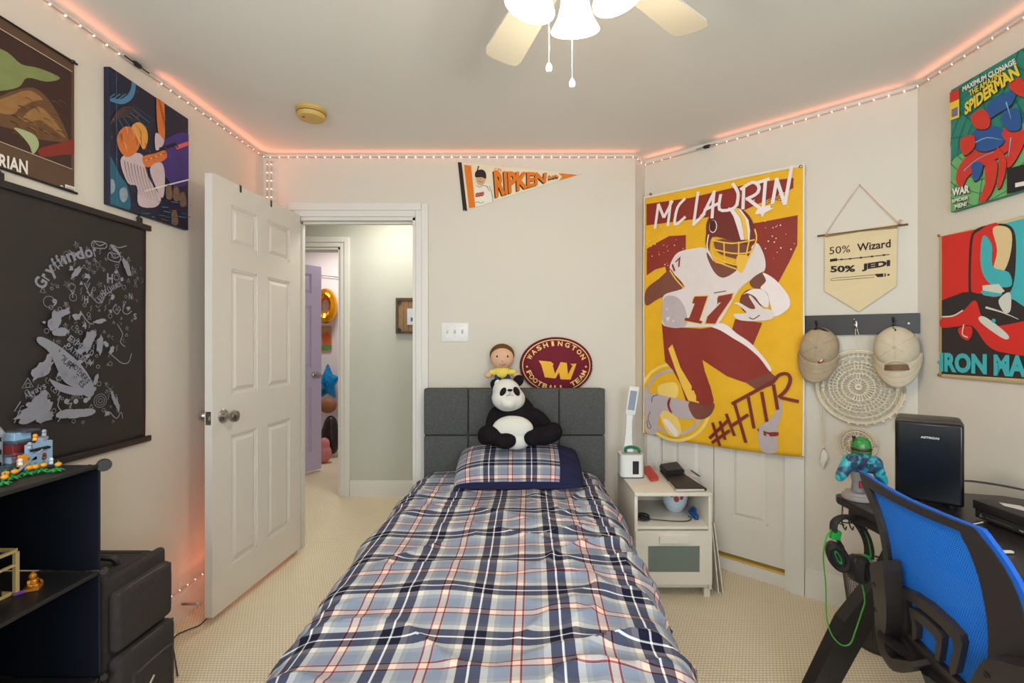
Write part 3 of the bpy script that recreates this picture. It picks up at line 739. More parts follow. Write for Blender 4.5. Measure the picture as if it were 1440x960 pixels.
b = NB(); tube(b, [P(702, 512, YD-.057), P(706, 513.5, YD-.059), P(711, 512, YD-.057)], .0016, 6); obj('stitched_mouth', b, mat('doll_mouth', (96, 50, 44), .8), dl)

# ---------------------------------------------------------------- oval team cushion
YW = 2.894
oc = thing('oval_cushion', (.20, YW, 1.018), 'oval burgundy and gold football team cushion propped above the headboard', 'cushion')
burg = mat('burgundy_satin', (112, 22, 40), .75, var=.12, scale=18, bump=.3, bscale=40, spec=.3); gold = mat('gold_print', (240, 178, 46), .7); pale = mat('cream_piping', (240, 202, 130), .7)
cc = P(782, 513.5, YW); RX, RZ = 50/F*YW, 38.5/F*YW
def dome(x, z): return .050*max(0, 1-(x/RX)**2-(z/RZ)**2)**.55
b = NB(); n = 64; R_ = 14
for sd in (-1, 1):
    rings = [[b.verts.new(cc+V((RX*k/R_*math.cos(2*PI*i/n), sd*(dome(RX*k/R_*math.cos(2*PI*i/n), RZ*k/R_*math.sin(2*PI*i/n))*(1 if sd < 0 else .3)+.001), RZ*k/R_*math.sin(2*PI*i/n)))) for i in range(n)] for k in range(1, R_+1)]
    c = b.verts.new(cc+V((0, sd*.050*(1 if sd < 0 else .3), 0)))
    for i in range(n):
        b.faces.new((c, rings[0][i], rings[0][(i+1) % n]))
        for k in range(R_-1): b.faces.new((rings[k][i], rings[k+1][i], rings[k+1][(i+1) % n], rings[k][(i+1) % n]))
bmesh.ops.remove_doubles(b, verts=b.verts, dist=.0025)
obj('cover', b, burg, oc, smooth=True)
b = NB(); tube(b, [cc+V((RX*1.0*math.cos(2*PI*i/64), -.001, RZ*1.0*math.sin(2*PI*i/64))) for i in range(64)], .0055, 8, closed=True); obj('piping', b, burg, oc, smooth=True)
sh = Sheet(cc, (1, 0, 0), (0, 0, 1), wave=lambda u, v: dome(u, v)+.0012, cuts=26, size=(-RX, -RZ, RX, RZ))
sh.ring('printed_border', pale, (0, 0), RX*.955, .006, uv=True, n=64, ry=RZ*.955)
# block W with flared serifs
K = lambda x, y: (757+(x-578)/3.69, 506.5+(y-245)/3.69)
Wp = [(578, 244), (640, 250), (655, 262), (650, 270), (662, 312), (690, 252), (722, 256), (728, 316), (752, 270), (738, 262), (772, 260), (742, 342), (690, 340), (682, 304), (664, 336), (610, 330), (592, 266)]
sh.poly('printed_letter', gold, [K(*p) for p in Wp])
def arc_text(txt, a0, a1, r, h, flip=False, bold=.03):
    n = len(txt); asp = [0 if c == ' ' else 1 for c in txt]
    for i, c in enumerate(txt):
        if c == ' ': continue
        a = a0+(a1-a0)*i/(n-1); ca, sa = math.cos(a), math.sin(a)
        p = V((RX*r*ca, RZ*r*sa)); tn = V((-RX*r*sa, RZ*r*ca)).normalized()
        if not flip: tn = -tn
        nn = V((-tn.y, tn.x)); wd = h*(.5 if c in 'I' else .95)
        bl = p-tn*wd/2-nn*h/2; sh.text('lettering', pale, c, tuple(bl), tuple(bl+tn*wd), tuple(bl+nn*h), bold, uv=True)
arc_text('WASHINGTON', math.radians(157), math.radians(23), .80, .030)
arc_text('FOOTBALL TEAM', math.radians(199), math.radians(341), .80, .030, flip=True)
for a in (181, -1): sh.disc('lettering', pale, (RX*.82*math.cos(math.radians(a)), RZ*.82*math.sin(math.radians(a))-.004), .006, uv=True)
sh.build(oc)

# ---------------------------------------------------------------- nightstand
nw = mat('white_laminate', (226, 216, 200), .45, var=.02); fr = mat('frosted_glass', (112, 122, 112), .35, var=.03)
NX0, NX1, NY0, NY1, NT = .562, .950, 2.385, 2.800, .53
ns = thing('nightstand', ((NX0+NX1)/2, (NY0+NY1)/2, 0), 'white nightstand with open shelf and frosted drawer front beside the bed', 'nightstand')
k = dict(parent=ns, bev=.0015)
bx2('top', (NX0, NY0-.004, NT-.016), (NX1, NY1, NT), nw, **k)
bx2('side_panel', (NX0, NY0, .045), (NX0+.016, NY1, NT-.0165), nw, **k); bx2('side_panel', (NX1-.016, NY0, .045), (NX1, NY1, NT-.0165), nw, **k)
bx2('back_panel', (NX0+.0165, NY1-.01, .045), (NX1-.0165, NY1-.002, NT-.0165), nw, **k); bx2('shelf', (NX0+.0165, NY0+.004, .345), (NX1-.0165, NY1-.011, .361), nw, **k)
bx2('bottom', (NX0+.0165, NY0+.01, .05), (NX1-.0165, NY1-.011, .064), nw, **k)
dr = bx2('drawer', (NX0+.02, NY0+.02, .07), (NX1-.02, NY1-.03, .335), nw, parent=ns, bev=.001)
b = NB(); f0, f1, g0, g1 = NX0+.003, NX1-.003, .075, .340
for lo, hi in (((f0, g0), (f1, g0+.062)), ((f0, g1-.072), (f1, g1)), ((f0, g0+.062), (f0+.062, g1-.072)), ((f1-.062, g0+.062), (f1, g1-.072))): cube(b, ((lo[0]+hi[0])/2, NY0-.002, (lo[1]+hi[1])/2), (hi[0]-lo[0], .020, hi[1]-lo[1]), None, .001)
obj('drawer_front', b, nw, dr)
bx2('frosted_pane', (f0+.06, NY0-.006, g0+.06), (f1-.06, NY0+.004, g1-.07), fr, parent=dr)
b = NB(); cube(b, ((f0+f1)/2-.002, NY0-.022, g1-.038), (.145, .008, .034), None, .002); cube(b, ((f0+f1)/2-.002, NY0-.016, g1-.022), (.145, .018, .004)); obj('handle', b, nw, dr, label='white ledge pull')
for x in (NX0+.018, NX1-.018):
    for y in (NY0+.03, NY1-.03): b = NB(); cube(b, (x, y, .0225), (.03, .03, .045)); obj('leg', b, nw, ns)
# desk lamp with pen cup base and small clock screen
LX = hit(888, 660, (0, 0, NT+.001), (0, 0, 1))
lp = thing('desk_lamp', (.598, 2.70, NT), 'white folding desk lamp with small display in its base on the nightstand', 'lamp')
lc = V((.610, 2.690, NT+.001)); lpm = mat('lamp_white', (232, 232, 228), .35, var=.01)
b = NB(); out = []
def rrect(cx, cy, hx, hy, r, n=5):
    o = []
    for sx, sy, a in ((1, 1, 0), (-1, 1, 90), (-1, -1, 180), (1, -1, 270)):
        for i in range(n+1): t = math.radians(a+90*i/n); o.append((cx+sx*(hx-r)+r*math.cos(t), cy+sy*(hy-r)+r*math.sin(t)))
    return o
b = NB(); rr = rrect(0, 0, .066, .055, .028)
prism(b, [lc+V((x, y, 0)) for x, y in rr], (0, 0, .128)); obj('base', b, lpm, lp)
b = NB(); prism(b, [lc+V((x*1.02, y*1.02, 0)) for x, y in rr], (0, 0, .006)); obj('foot_rim', b, mat('lamp_grey', (96, 98, 100), .5), lp)
bx2('display', (lc.x+.000, lc.y-.0575, NT+.024), (lc.x+.034, lc.y-.0545, NT+.096), blackp, parent=lp)
b = NB(); prism(b, [lc+V((x*.8+.005, y*.72-.004, .1281)) for x, y in rr], (0, 0, .002)); obj('tray', b, mat('tray_grey', (188, 190, 186), .6), lp)
gm = mat('green_plastic', (22, 120, 78), .4)
b = NB(); tube(b, smooth_path([lc+V(p) for p in ((-.03, -.01, .141), (-.02, .018, .153), (.015, .022, .157), (.042, .004, .151), (.046, -.022, .142))]), .009, 8); tag(obj('hair_clip', b, gm, smooth=True), 'small curved green clip lying in the lamp tray', 'clip')
b = NB(); pts = [(-.012, .038, .12), (-.008, .040, .20), (.0, .043, .28), (.002, .043, .33)]
for p0, p1, w0, w1 in (((-.008, .03, .125), (-.004, .036, .20), .030, .020), ((-.004, .036, .20), (.0, .036, .30), .020, .016), ((.0, .036, .30), (.004, .036, .345), .016, .021)):
    P0, P1 = lc+V(p0), lc+V(p1); prism(b, [P0+V((-w0, -.006, 0)), P0+V((w0, -.006, 0)), P0+V((w0, .006, 0)), P0+V((-w0, .006, 0))], (0, 0, 0)) if 0 else None
    a = [b.verts.new(P0+V((sx*w0, sy*.007, 0))) for sx, sy in ((-1, -1), (1, -1), (1, 1), (-1, 1))]; c = [b.verts.new(P1+V((sx*w1, sy*.006, 0))) for sx, sy in ((-1, -1), (1, -1), (1, 1), (-1, 1))]
    b.faces.new(a[::-1]); b.faces.new(c)
    for i in range(4): b.faces.new((a[i], a[(i+1) % 4], c[(i+1) % 4], c[i]))
obj('stem', b, lpm, lp)
def slab(name, a, bq, w, th, m, par, nrm=V((0, -1, 0))):
    a, bq = V(a), V(bq); d = (bq-a).normalized(); s = d.cross(nrm).normalized(); nn = s.cross(d)
    b = NB(); prism(b, [a-s*w, a+s*w, bq+s*w, bq-s*w], nn*th); return obj(name, b, m, par)
h0, h1 = lc+V((.004, .034, .345)), lc+V((.024, .015, .505))
head = slab('lamp_head', h0, h1, .028, .013, lpm, lp)
slab('light_panel', h0+(h1-h0)*.15+V((0, -.0132, 0)), h0+(h1-h0)*.84+V((0, -.0132, 0)), .019, .002, mat('led_diffuser', (148, 160, 176), .3), head)
# red remote, notebook, wallet, paper
def flat(name, pxs, z, th, m, label=None, cat=None, par=None, bev=.002):
    b = NB(); prism(b, [hit(x, y, (0, 0, z), (0, 0, 1)) for x, y in pxs], (0, 0, th))
    if bev: bmesh.ops.bevel(b, geom=b.edges[:], offset=bev, segments=2, affect='EDGES')
    o = obj(name, b, m, par)
    if cat: tag(o, label, cat)
    return o
zt = NT+.001
redm = mat('red_rubber', (198, 62, 48), .6)
rc = flat('remote', [(906, 658), (914, 657), (926, 672), (925, 676), (915, 677), (906, 664)], zt, .012, redm, 'slim red remote lying on the nightstand beside the lamp', 'remote')
for i, (x, y) in enumerate(((911, 662), (914, 666), (918, 671))): b = NB(); lathe(b, [(0, 0), (.004, 0), (.0035, .002), (0, .002)], hit(x, y, (0, 0, zt+.012), (0, 0, 1)), 10); obj('button', b, mat('dark_red', (150, 34, 30), .5), rc)
nbm = mat('notebook_cover', (52, 42, 42), .55, var=.1); pg = mat('paper', (214, 210, 202), .8)
nb = flat('notebook', [(928, 663), (962, 669), (994, 690), (950, 690)], zt, .014, nbm, 'dark brown notebook lying open side right on the nightstand', 'notebook')
nb['label'] = 'dark brown notebook lying flat on the nightstand under the wallet'
flat('pages', [(930, 664), (962, 670), (990.5, 689.5), (951, 690.6)], zt+.004, .006, pg, par=nb, bev=0)
flat('wallet', [(927, 659), (953, 655), (963, 667), (936, 670)], zt+.016, .030, blackm, 'thick dark leather wallet lying on the brown notebook', 'wallet', bev=.008)
pp = flat('leaflet', [(959, 661), (972, 660), (988, 671), (966, 670)], zt, .003, pg, 'folded white leaflet with dark print behind the notebook', 'leaflet', bev=0)
flat('printed_band', [(970, 661), (973, 661), (986, 670), (982, 670)], zt+.0031, .0004, blackm, par=pp, bev=0)
# shelf contents: cup with red pattern, cables, blue plug, red box
cupm = mat('blue_glazed_china', (200, 214, 220), .25, var=.03); q = hit(954, 719, (0, 0, .362), (0, 0, 1)); q = V((.835, 2.61, .3625))
cp = thing('bowl', q, 'pale blue china cup with red flowers on the nightstand shelf', 'cup')
b = NB(); lathe(b, [(0, 0), (.034, 0), (.045, .012), (.062, .045), (.070, .085), (.072, .115), (.069, .115), (.066, .085), (.057, .045), (.03, .012), (0, .01)], q, 32); obj('cup_body', b, cupm, cp, smooth=True)
for (a, z, r) in ((-1.75, .085, .018), (-1.35, .092, .013), (-2.1, .10, .010)):
    rr_ = .0705; pc = q+V((rr_*math.cos(a), rr_*math.sin(a), z)); R = V((0, 0, 1)).rotation_difference(V((math.cos(a), math.sin(a), -.1))).to_matrix()
    b = NB(); ball(b, pc, (r*.8, r, .0015), R, 14, 6); obj('flower_motif', b, mat('flower_red', (160, 70, 66), .4), cp, smooth=True)
b = NB()
pts = [V((.595+.032+.028*math.cos(t)*(1+.25*math.sin(t*.37)), 2.47+.032*math.sin(t), .367+.0016*t/2)) for t in [i*.45 for i in range(70)]]
pts += smooth_path([pts[-1], V((.66, 2.46, .372)), V((.74, 2.45, .367)), V((.80, 2.44, .367)), V((.85, 2.445, .367)), V((.875, 2.465, .372)), V((.868, 2.49, .376))])[1:]
tube(b, pts, .0025, 6); cbm = mat('cable_black', (28, 28, 32), .5); tag(obj('charging_cable', b, cbm, smooth=True), 'coiled black cable trailing across the nightstand shelf', 'cable')
blu = mat('blue_plastic', (24, 70, 130), .35); b = NB(); cube(b, (.897, 2.500, .385), (.028, .05, .022), rot3(z=.4, x=.5), .005); cube(b, (.905, 2.515, .402), (.020, .03, .018), rot3(z=.3, x=.3), .004); cube(b, (.905, 2.475, .374), (.02, .02, .022), None, .003)
tag(obj('blue_plug', b, blu, smooth=True), 'blue plastic plug on the nightstand shelf beside the cup', 'plug')
b = NB(); cube(b, (.60, 2.60, .392), (.030, .07, .058), None, .004); tag(obj('red_box', b, redm), 'small red box at the back left of the nightstand shelf', 'box')
# boards leaning beside nightstand
for i, (x0, lab) in enumerate(((.962, 'thin white board leaning against the nightstand side, nearer it'), (.972, 'thin white board leaning beside the nightstand, outermost'))):
    b = NB(); prism(b, [V((x0+.002*i, 2.42, .36)), V((x0+.002*i, 2.72, .36)), V((x0+.035+.012*i, 2.72, .003)), V((x0+.035+.012*i, 2.42, .003))], (.005, 0, .001)); tag(obj('leaning_board', b, nw), lab, 'board', 'boards leaning by the nightstand')
# ---------------------------------------------------------------- pennant on the back wall
pn = (0, YB, 0)
def sheetY(o, off=.004, **k): return Sheet(V((o[0], YB-off, o[2])), (1, 0, 0), (0, 0, 1), **k)
felt_c = mat('cream_felt', (232, 220, 190), .95); orange = mat('orange_ink', (226, 122, 28), .85); dark = mat('dark_brown_ink', (48, 34, 32), .85)
tp = [(644, 228), (816, 245), (653, 296)]
pl = [hit(x, y, (0, YB-.002, 0), (0, -1, 0)) for x, y in tp]
t = thing('pennant', (pl[0]+pl[2])/2+V((0, 0, -.15)), 'cream and orange baseball pennant pinned to the back wall', 'pennant')
b = NB(); prism(b, pl, (0, -.002, 0)); obj('felt', b, felt_c, t)
sh = sheetY(pl[0], .0045)
zp = lambda x, y: (620+x/4.8, 200+y/4.8)
G = lambda pts: [zp(*p) for p in pts]
sh.poly('header_strip', dark, G([(114, 134), (140, 136), (178, 462), (150, 464)]))
sh.poly('orange_bar', orange, G([(156, 152), (204, 158), (232, 438), (190, 444)]))
sh.poly('orange_tip', orange, G([(792, 208), (924, 220), (798, 258), (818, 232)]))
for s_, m_ in (((0, 0), dark), ((8, -6), orange)):
    dx, dy = s_
    sh.text('lettering', m_, 'RIPKEN', zp(362+dx, 380+dy), zp(702+dx, 278+dy), zp(348+dx, 198+dy), .045, tr=zp(708+dx, 212+dy))
    # taper: overlaid stroke slabs under the letters keep the print dense
sh.text('lettering', orange, 'CAL', zp(362, 192), zp(414, 196), zp(362, 172), .03)
sh.text('lettering', dark, 'Orioles', zp(720, 262), zp(790, 248), zp(722, 226), .02)
for off, m_ in ((6, dark), (0, orange)): sh.stroke('team_bird', m_, G([(722, 246+off), (750, 238+off), (775, 226+off), (790, 234+off)]), .012)
# batter print
sh.smooth('printed_player', mat('ink_white', (236, 230, 212), .85), G([(232, 300), (262, 280), (300, 276), (336, 300), (344, 352), (352, 396), (312, 410), (236, 428)]))
sh.smooth('printed_player', mat('ink_skin', (206, 168, 128), .85), G([(238, 240), (262, 232), (296, 236), (300, 262), (282, 290), (254, 288), (240, 264)]))
sh.smooth('printed_player', dark, G([(234, 236), (232, 205), (250, 188), (284, 186), (304, 210), (304, 246), (276, 236)]))
sh.stroke('printed_player', dark, G([(246, 196), (250, 176), (256, 160)]), .007, k=2)
for pts in ([(252, 262), (272, 270), (282, 262)], [(240, 290), (262, 304), (288, 292), (318, 300)], [(326, 296), (340, 330), (348, 372), (352, 400)], [(232, 410), (252, 402), (268, 412), (290, 400)], [(262, 250), (272, 248)], [(310, 300), (330, 330)]):
    sh.stroke('printed_player', dark, G(pts), .0028, k=3)
for off in ((232, 352), (238, 348)): sh.text('lettering', mat('ink_red', (178, 44, 32), .8), 'OOO', zp(off[0], off[1]+22), zp(off[0]+54, off[1]+12), zp(off[0], off[1]-6), .05)
sh.build(t)
for p in (pl[0], pl[1], pl[2]):
    b = NB(); ball(b, p+V((0, -.004, 0)), .003, None, 8, 6); obj('pin', b, mat('pin_clear', (220, 220, 225), .2), t, smooth=True)

# ---------------------------------------------------------------- left wall: brown poster, canvas, black scroll
def sheetL(x, y, z, **k): return Sheet((x, y, z), (0, -1, 0), (0, 0, 1), **k) if 0 else Sheet((x, y, z), (0, 1, 0), (0, 0, 1), **k)
# facing +X: U = +Y, V = +Z gives N = +X
XA = XL+.006
q = lambda px, py, x=XA: hit(px, py, (x, 0, 0), (1, 0, 0))
tr, brr = q(104, 92), q(107, 272)
pY1, pz1, pz0 = tr.y, 2.275, brr.z
t = thing('hanging_poster', (XA, pY1-.3, pz0), 'brown hanging poster with a soft green and tan print, partly cut off at upper left', 'poster')
brown = mat('brown_print', (92, 66, 48), .55, var=.15); dkb = mat('dark_maroon_print', (58, 34, 28), .5, var=.2)
wv = lambda u, v: .003*math.sin(v*9+u*4)
wv = None
b = NB(); cube(b, (XA, pY1-.34, (pz0+pz1)/2), (.002, .68, pz1-pz0)); obj('sheet', b, brown, t)
for z in (pz1, pz0): b = NB(); tube(b, [(XA+.003, pY1-.68, z), (XA+.003, pY1+.008, z)], .0045, 8); obj('rail', b, blackp, t)
sh = Sheet((XA+.001, pY1-.68, pz0), (0, 1, 0), (0, 0, 1), size=(0.0, .006, .679, pz1-pz0-.006))
K = lambda x, y: (x*120/443, 20+y*260/960)
k_ = lambda pts: [K(*p) for p in pts]
va_, vb_ = sh.uv(*K(392, 813))[1], sh.uv(*K(380, 305))[1]; sh.poly('printed_picture', dkb, [(.012, va_), (.668, va_), (.668, vb_), (.012, vb_)], uv=True)
grn = mat('soft_green_print', (128, 138, 84), .6, var=.2, scale=25); tan = mat('tan_print', (150, 108, 62), .6, var=.25, scale=40); tand = mat('brown_fold_print', (104, 70, 42), .6, var=.2, scale=40)
red = mat('deep_red_print', (128, 40, 28), .6, var=.2)
# plain generic folds of cloth and leaf shapes: no figure
sh.smooth('printed_picture', tand, k_([(-60, 430), (60, 400), (160, 380), (230, 420), (300, 520), (355, 655), (290, 660), (160, 640), (0, 580), (-400, 560), (-800, 480), (-700, 330), (-300, 300)]))
sh.smooth('printed_picture', tan, k_([(-40, 460), (60, 420), (150, 395), (220, 440), (180, 450), (110, 480), (60, 520), (-40, 500)]))
sh.smooth('printed_picture', tan, k_([(120, 530), (200, 480), (270, 540), (340, 640), (280, 600), (210, 550), (140, 560)]))
sh.smooth('printed_picture', grn, k_([(-900, 60), (-500, -60), (-200, 60), (-60, 150), (40, 200), (110, 260), (200, 280), (310, 330), (240, 350), (140, 330), (90, 380), (-60, 400), (-400, 380), (-800, 260)]))
sh.smooth('printed_picture', mat('pale_green_print', (166, 176, 128), .6), k_([(70, 590), (120, 600), (180, 630), (200, 680), (170, 725), (150, 680), (110, 630)]))
sh.smooth('printed_picture', red, k_([(200, 700), (300, 670), (392, 650), (394, 720), (320, 730), (220, 740)]))
random.seed(3)
for i in range(26):
    x0_, y0_ = random.uniform(20, 300), random.uniform(430, 620); sh.stroke('printed_streaks', random.choice((tand, tan, mat('dark_fold', (72, 46, 30), .6))), k_([(x0_, y0_), (x0_+25, y0_+8), (x0_+48, y0_+34)]), .004, k=3, taper=True)
gb = mat('pale_line_print', (196, 176, 150), .6)
sh.stroke('printed_border', gb, [(.012, vb_), (.668, vb_)], .003, uv=True); sh.stroke('printed_border', gb, [(.012, va_), (.668, va_)], .0025, uv=True)
offw = mat('offwhite_print', (228, 222, 210), .6)
sh.text('lettering', offw, 'RIAN', K(-12, 797), K(138, 832), K(-12, 722), .03)
sh.poly('barcode_label', offw, k_([(332, 882), (386, 898), (386, 934), (332, 920)])); sh.disc('barcode_label', offw, K(314, 898), .007)
for i in range(7): sh.stroke('barcode_label', dark, [K(340+i*6, 892+i*1.8), K(340+i*6, 914+i*1.8)], .0016 if i % 2 else .0008)
sh.build(t)
for z in (pz1,): b = NB(); lathe(b, [(0, 0), (.005, 0), (.007, .006), (.004, .012), (0, .013)], (XA+.002, pY1-.012, z-.002), 12, axis='X'); obj('push_pin', b, blackp, t, smooth=True)

# canvas
cx = XL+.024; c0, c1 = q(154, 92, cx), q(265, 160, cx); cz1 = 2.335; cz0 = 1.812; cy0, cy1 = c0.y, c1.y
t = thing('canvas_print', (cx, (cy0+cy1)/2, cz0), 'dark blue stretched canvas picture on the left wall above the open door side', 'picture')
t['label'] = 'dark blue stretched canvas picture with orange and cream shapes on the left wall'
nvy = mat('space_blue_print', (20, 26, 50), .55, var=.35, scale=9)
b = NB(); cube(b, (XL+.0125, (cy0+cy1)/2, (cz0+cz1)/2), (.023, cy1-cy0, cz1-cz0), None, .002); obj('canvas', b, nvy, t)
sh = Sheet((cx+.0005, cy0, cz0), (0, 1, 0), (0, 0, 1), size=(0.001, 0.001, cy1-cy0-.001, cz1-cz0-.001))
K = lambda x, y: (140+x/3.84, 80+y/3.84)
k_ = lambda pts: [K(*p) for p in pts]
teal = mat('teal_print', (34, 98, 118), .55, var=.3, scale=20); blu1 = mat('sky_blue_print', (70, 130, 170), .55); og = mat('warm_orange_print', (214, 116, 52), .55, var=.2, scale=25); crm = mat('cloth_print', (206, 184, 186), .55, var=.12, scale=25); vio = mat('violet_print', (64, 44, 120), .6, var=.3, scale=15); pink = mat('pink_glow_print', (230, 90, 90), .6)
# generic stand-in: a pale orb, drifting colour fields and a diagonal beam; no figures
sh.smooth('printed_shapes', teal, k_([(24, 520), (60, 540), (110, 640), (150, 700), (160, 830), (24, 790)]))
sh.smooth('printed_shapes', vio, k_([(360, 440), (480, 420), (480, 660), (420, 700), (350, 640), (330, 520)]))
sh.smooth('printed_shapes', blu1, k_([(26, 220), (60, 240), (120, 255), (170, 230), (192, 180), (190, 110), (150, 70), (26, 60)]))
sh.smooth('printed_shapes', nvy, k_([(26, 205), (70, 222), (120, 225), (160, 190), (172, 140), (160, 90), (130, 66), (26, 56)]))
for a in range(3): sh.stroke('printed_shapes', blu1, [K(30+a*30, 235), K(80+a*30, 200)], .003)
for i in range(4): sh.stroke('printed_shapes', mat('brown_arc_print', (70, 52, 48), .6), k_([(40+14*i, 380-22*i), (90+12*i, 330-18*i), (150+10*i, 320-14*i), (200+8*i, 345-10*i)]), .008, k=3)
sh.smooth('printed_shapes', crm, k_([(110, 560), (160, 520), (230, 530), (250, 620), (290, 700), (330, 760), (300, 810), (210, 800), (200, 700), (150, 680)]))
sh.smooth('printed_shapes', og, k_([(95, 420), (140, 375), (200, 400), (215, 470), (190, 520), (140, 540), (100, 490)]))
sh.smooth('printed_shapes', mat('amber_print', (228, 158, 70), .6, var=.2), k_([(170, 380), (210, 352), (250, 390), (258, 450), (236, 500), (206, 450)]))
sh.smooth('printed_shapes', og, k_([(230, 540), (300, 520), (350, 505), (360, 545), (310, 575), (250, 595)]))
sh.smooth('printed_shapes', crm, k_([(270, 600), (330, 570), (350, 640), (340, 760), (300, 700)]))
sh.smooth('printed_shapes', og, k_([(306, 190), (344, 220), (350, 440), (330, 440), (310, 380)]))
sh.smooth('printed_shapes', crm, k_([(300, 410), (345, 450), (330, 490), (300, 500)]))
sh.stroke('printed_shapes', pink, k_([(410, 490), (478, 466)]), .016); sh.stroke('printed_shapes', offw, k_([(240, 725), (330, 700), (480, 662)]), .006)
sh.stroke('printed_shapes', mat('black_print', (16, 16, 20), .6), k_([(320, 500), (410, 470), (420, 490)]), .014)
for (x, y) in ((370, 730), (410, 740), (445, 770), (400, 870)): sh.smooth('printed_shapes', mat('bronze_print', (118, 92, 74), .6, var=.4, scale=60), k_([(x-14, y-30), (x+12, y-36), (x+20, y+30), (x-12, y+34)]))
for (x, y) in ((60, 700), (128, 745)): sh.smooth('printed_shapes', mat('ash_blue_print', (140, 156, 168), .6, var=.3, scale=60), k_([(x-22, y-30), (x+10, y-38), (x+20, y+10), (x, y+40), (x-22, y+20)]))
sh.stroke('printed_line', blu1, k_([(86, 60), (90, 800)]), .0015)
random.seed(21)
dkf, lof, hif = mat('fold_dark_print', (120, 96, 110), .6), mat('deep_orange_print', (150, 62, 30), .6), mat('light_orange_print', (244, 178, 110), .6)
for i in range(9): x0_ = 130+i*17; sh.stroke('printed_streaks', dkf, k_([(x0_, 560+i*6), (x0_+14, 640+i*5), (x0_+46, 730+i*7)]), .0035, k=3, taper=True)
for i in range(12): x0_, y0_ = random.uniform(105, 240), random.uniform(370, 500); sh.stroke('printed_streaks', lof if i % 2 else hif, k_([(x0_, y0_), (x0_+8, y0_+22), (x0_+4, y0_+44)]), .0035, k=3, taper=True)
for i in range(8): x0_ = 240+i*13; sh.stroke('printed_streaks', lof if i % 2 else hif, k_([(x0_, 560-i*5), (x0_+20, 552-i*5)]), .003)
for i in range(6): sh.stroke('printed_streaks', lof, k_([(314+i*5, 230+i*18), (326+i*4, 270+i*22)]), .003)
for i in range(16): a_ = i*.25; sh.stroke('printed_streaks', blu1 if i % 3 else teal, k_([(60+110*math.cos(a_), 260+80*abs(math.sin(a_))), (90+180*math.cos(a_), 330+110*abs(math.sin(a_)))]), .0018)
for i in range(60): x0_, y0_ = random.uniform(30, 475), random.uniform(60, 880); sh.disc('printed_specks', offw, K(x0_, y0_), random.uniform(.0006, .0013), n=5)
for i in range(22): x0_, y0_ = random.uniform(200, 475), random.uniform(780, 900); sh.stroke('printed_streaks', random.choice((teal, lof, blu1)), k_([(x0_, y0_), (x0_+random.uniform(15, 50), y0_+random.uniform(-4, 14))]), .003)
sh.build(t)

# black scroll banner with silver print
gx = XL+.010; g1, g0 = q(200, 322, gx), q(206, 616, gx); gz1, gz0 = 1.768, .882; gy1 = 1.995; gy0 = gy1-.62
t = thing('wall_scroll', (gx, (gy0+gy1)/2, gz0), 'black fabric scroll banner with silver lettering and small symbols on the left wall', 'wall hanging')
clothb = mat('black_banner_cloth', (42, 37, 35), .6, var=.2, scale=6)
b = NB(); nU, nV = 24, 30; wv = lambda u, v: .004*math.sin(u*16+.6)*(1-v/.9)**2+.0015*math.sin(u*31+v*9)*(1-v/.9)
G2 = [[b.verts.new((gx+.002+wv(.62*i/nU, (gz1-gz0)*j/nV), gy0+.62*i/nU, gz0+(gz1-gz0)*j/nV)) for j in range(nV+1)] for i in range(nU+1)]
for i in range(nU):
    for j in range(nV): b.faces.new((G2[i][j], G2[i+1][j], G2[i+1][j+1], G2[i][j+1]))
o = obj('cloth', b, clothb, t, smooth=True, fix=False); o.modifiers.new('s', 'SOLIDIFY').thickness = .0015; o.modifiers[-1].offset = -1
for z, r in ((gz1, .012), (gz0, .011)):
    b = NB(); cube(b, (gx+.004, (gy0+gy1)/2, z), (.014, .66, .024), None, .003); obj('rod', b, blackm, t, smooth=True)
for y in (gy1-.035, gy0+.06): b = NB(); cube(b, (gx+.004, y, gz1+.022), (.012, .018, .022), None, .002); tube(b, [(gx, y-.01, gz1+.03), (gx, y, gz1+.042), (gx, y+.01, gz1+.03)], .003, 6); obj('hanging_clip', b, blackm, t)
sh = Sheet((gx+.003, gy0, gz0), (0, 1, 0), (0, 0, 1), wave=wv, cuts=14, size=(0, .012, .62, gz1-gz0-.012))
sil = mat('silver_print', (150, 152, 164), .5, .2, var=.1)
K = lambda x, y: (x*240/524, 240+y*440/960)
k_ = lambda pts: [K(*p) for p in pts]
# words set along an arc
def along(txt, pts, h, bold=.02, m=sil, part='lettering'):
    q_ = smooth_path([V((*sh.uv(*K(*p)), 0)) for p in pts], 10); L = [0]
    for i in range(1, len(q_)): L.append(L[-1]+(q_[i]-q_[i-1]).length)
    ws = [.42 if c in 'Iil1!tfjr' else (.5 if c == ' ' else .9) for c in txt]; tot = sum(ws)
    sc_ = L[-1]/tot; cur = 0
    for c, w_ in zip(txt, ws):
        def at_(s_):
            for i in range(1, len(L)):
                if L[i] >= s_-1e-9: return q_[i-1]+(q_[i]-q_[i-1])*((s_-L[i-1])/max(1e-9, L[i]-L[i-1]))
            return q_[-1]
        a_, b_ = at_((cur+.04)*sc_), at_((cur+w_-.06)*sc_); cur += w_
        if c == ' ': continue
        d = (b_-a_).normalized(); n_ = V((-d.y, d.x, 0))
        hh = h*(1 if c.isupper() or c in 'fdlbhkt' else .72)
        drop = n_*(-h*.25) if c in 'yjpqg' else V((0, 0, 0))
        sh.text(part, m, c, tuple((a_+drop)[:2]), tuple((b_+drop)[:2]), tuple((a_+n_*hh)[:2]), bold, uv=True)
along('Gryffindor', [(135, 368), (165, 318), (215, 280), (300, 262)], .042, .03)
along('EXPECTO', [(205, 518), (240, 545), (280, 570)], .022); along('PATRONUM', [(198, 540), (235, 572), (275, 600)], .020)
along('EXPELLIARMUS', [(305, 402), (330, 376), (372, 352)], .020)
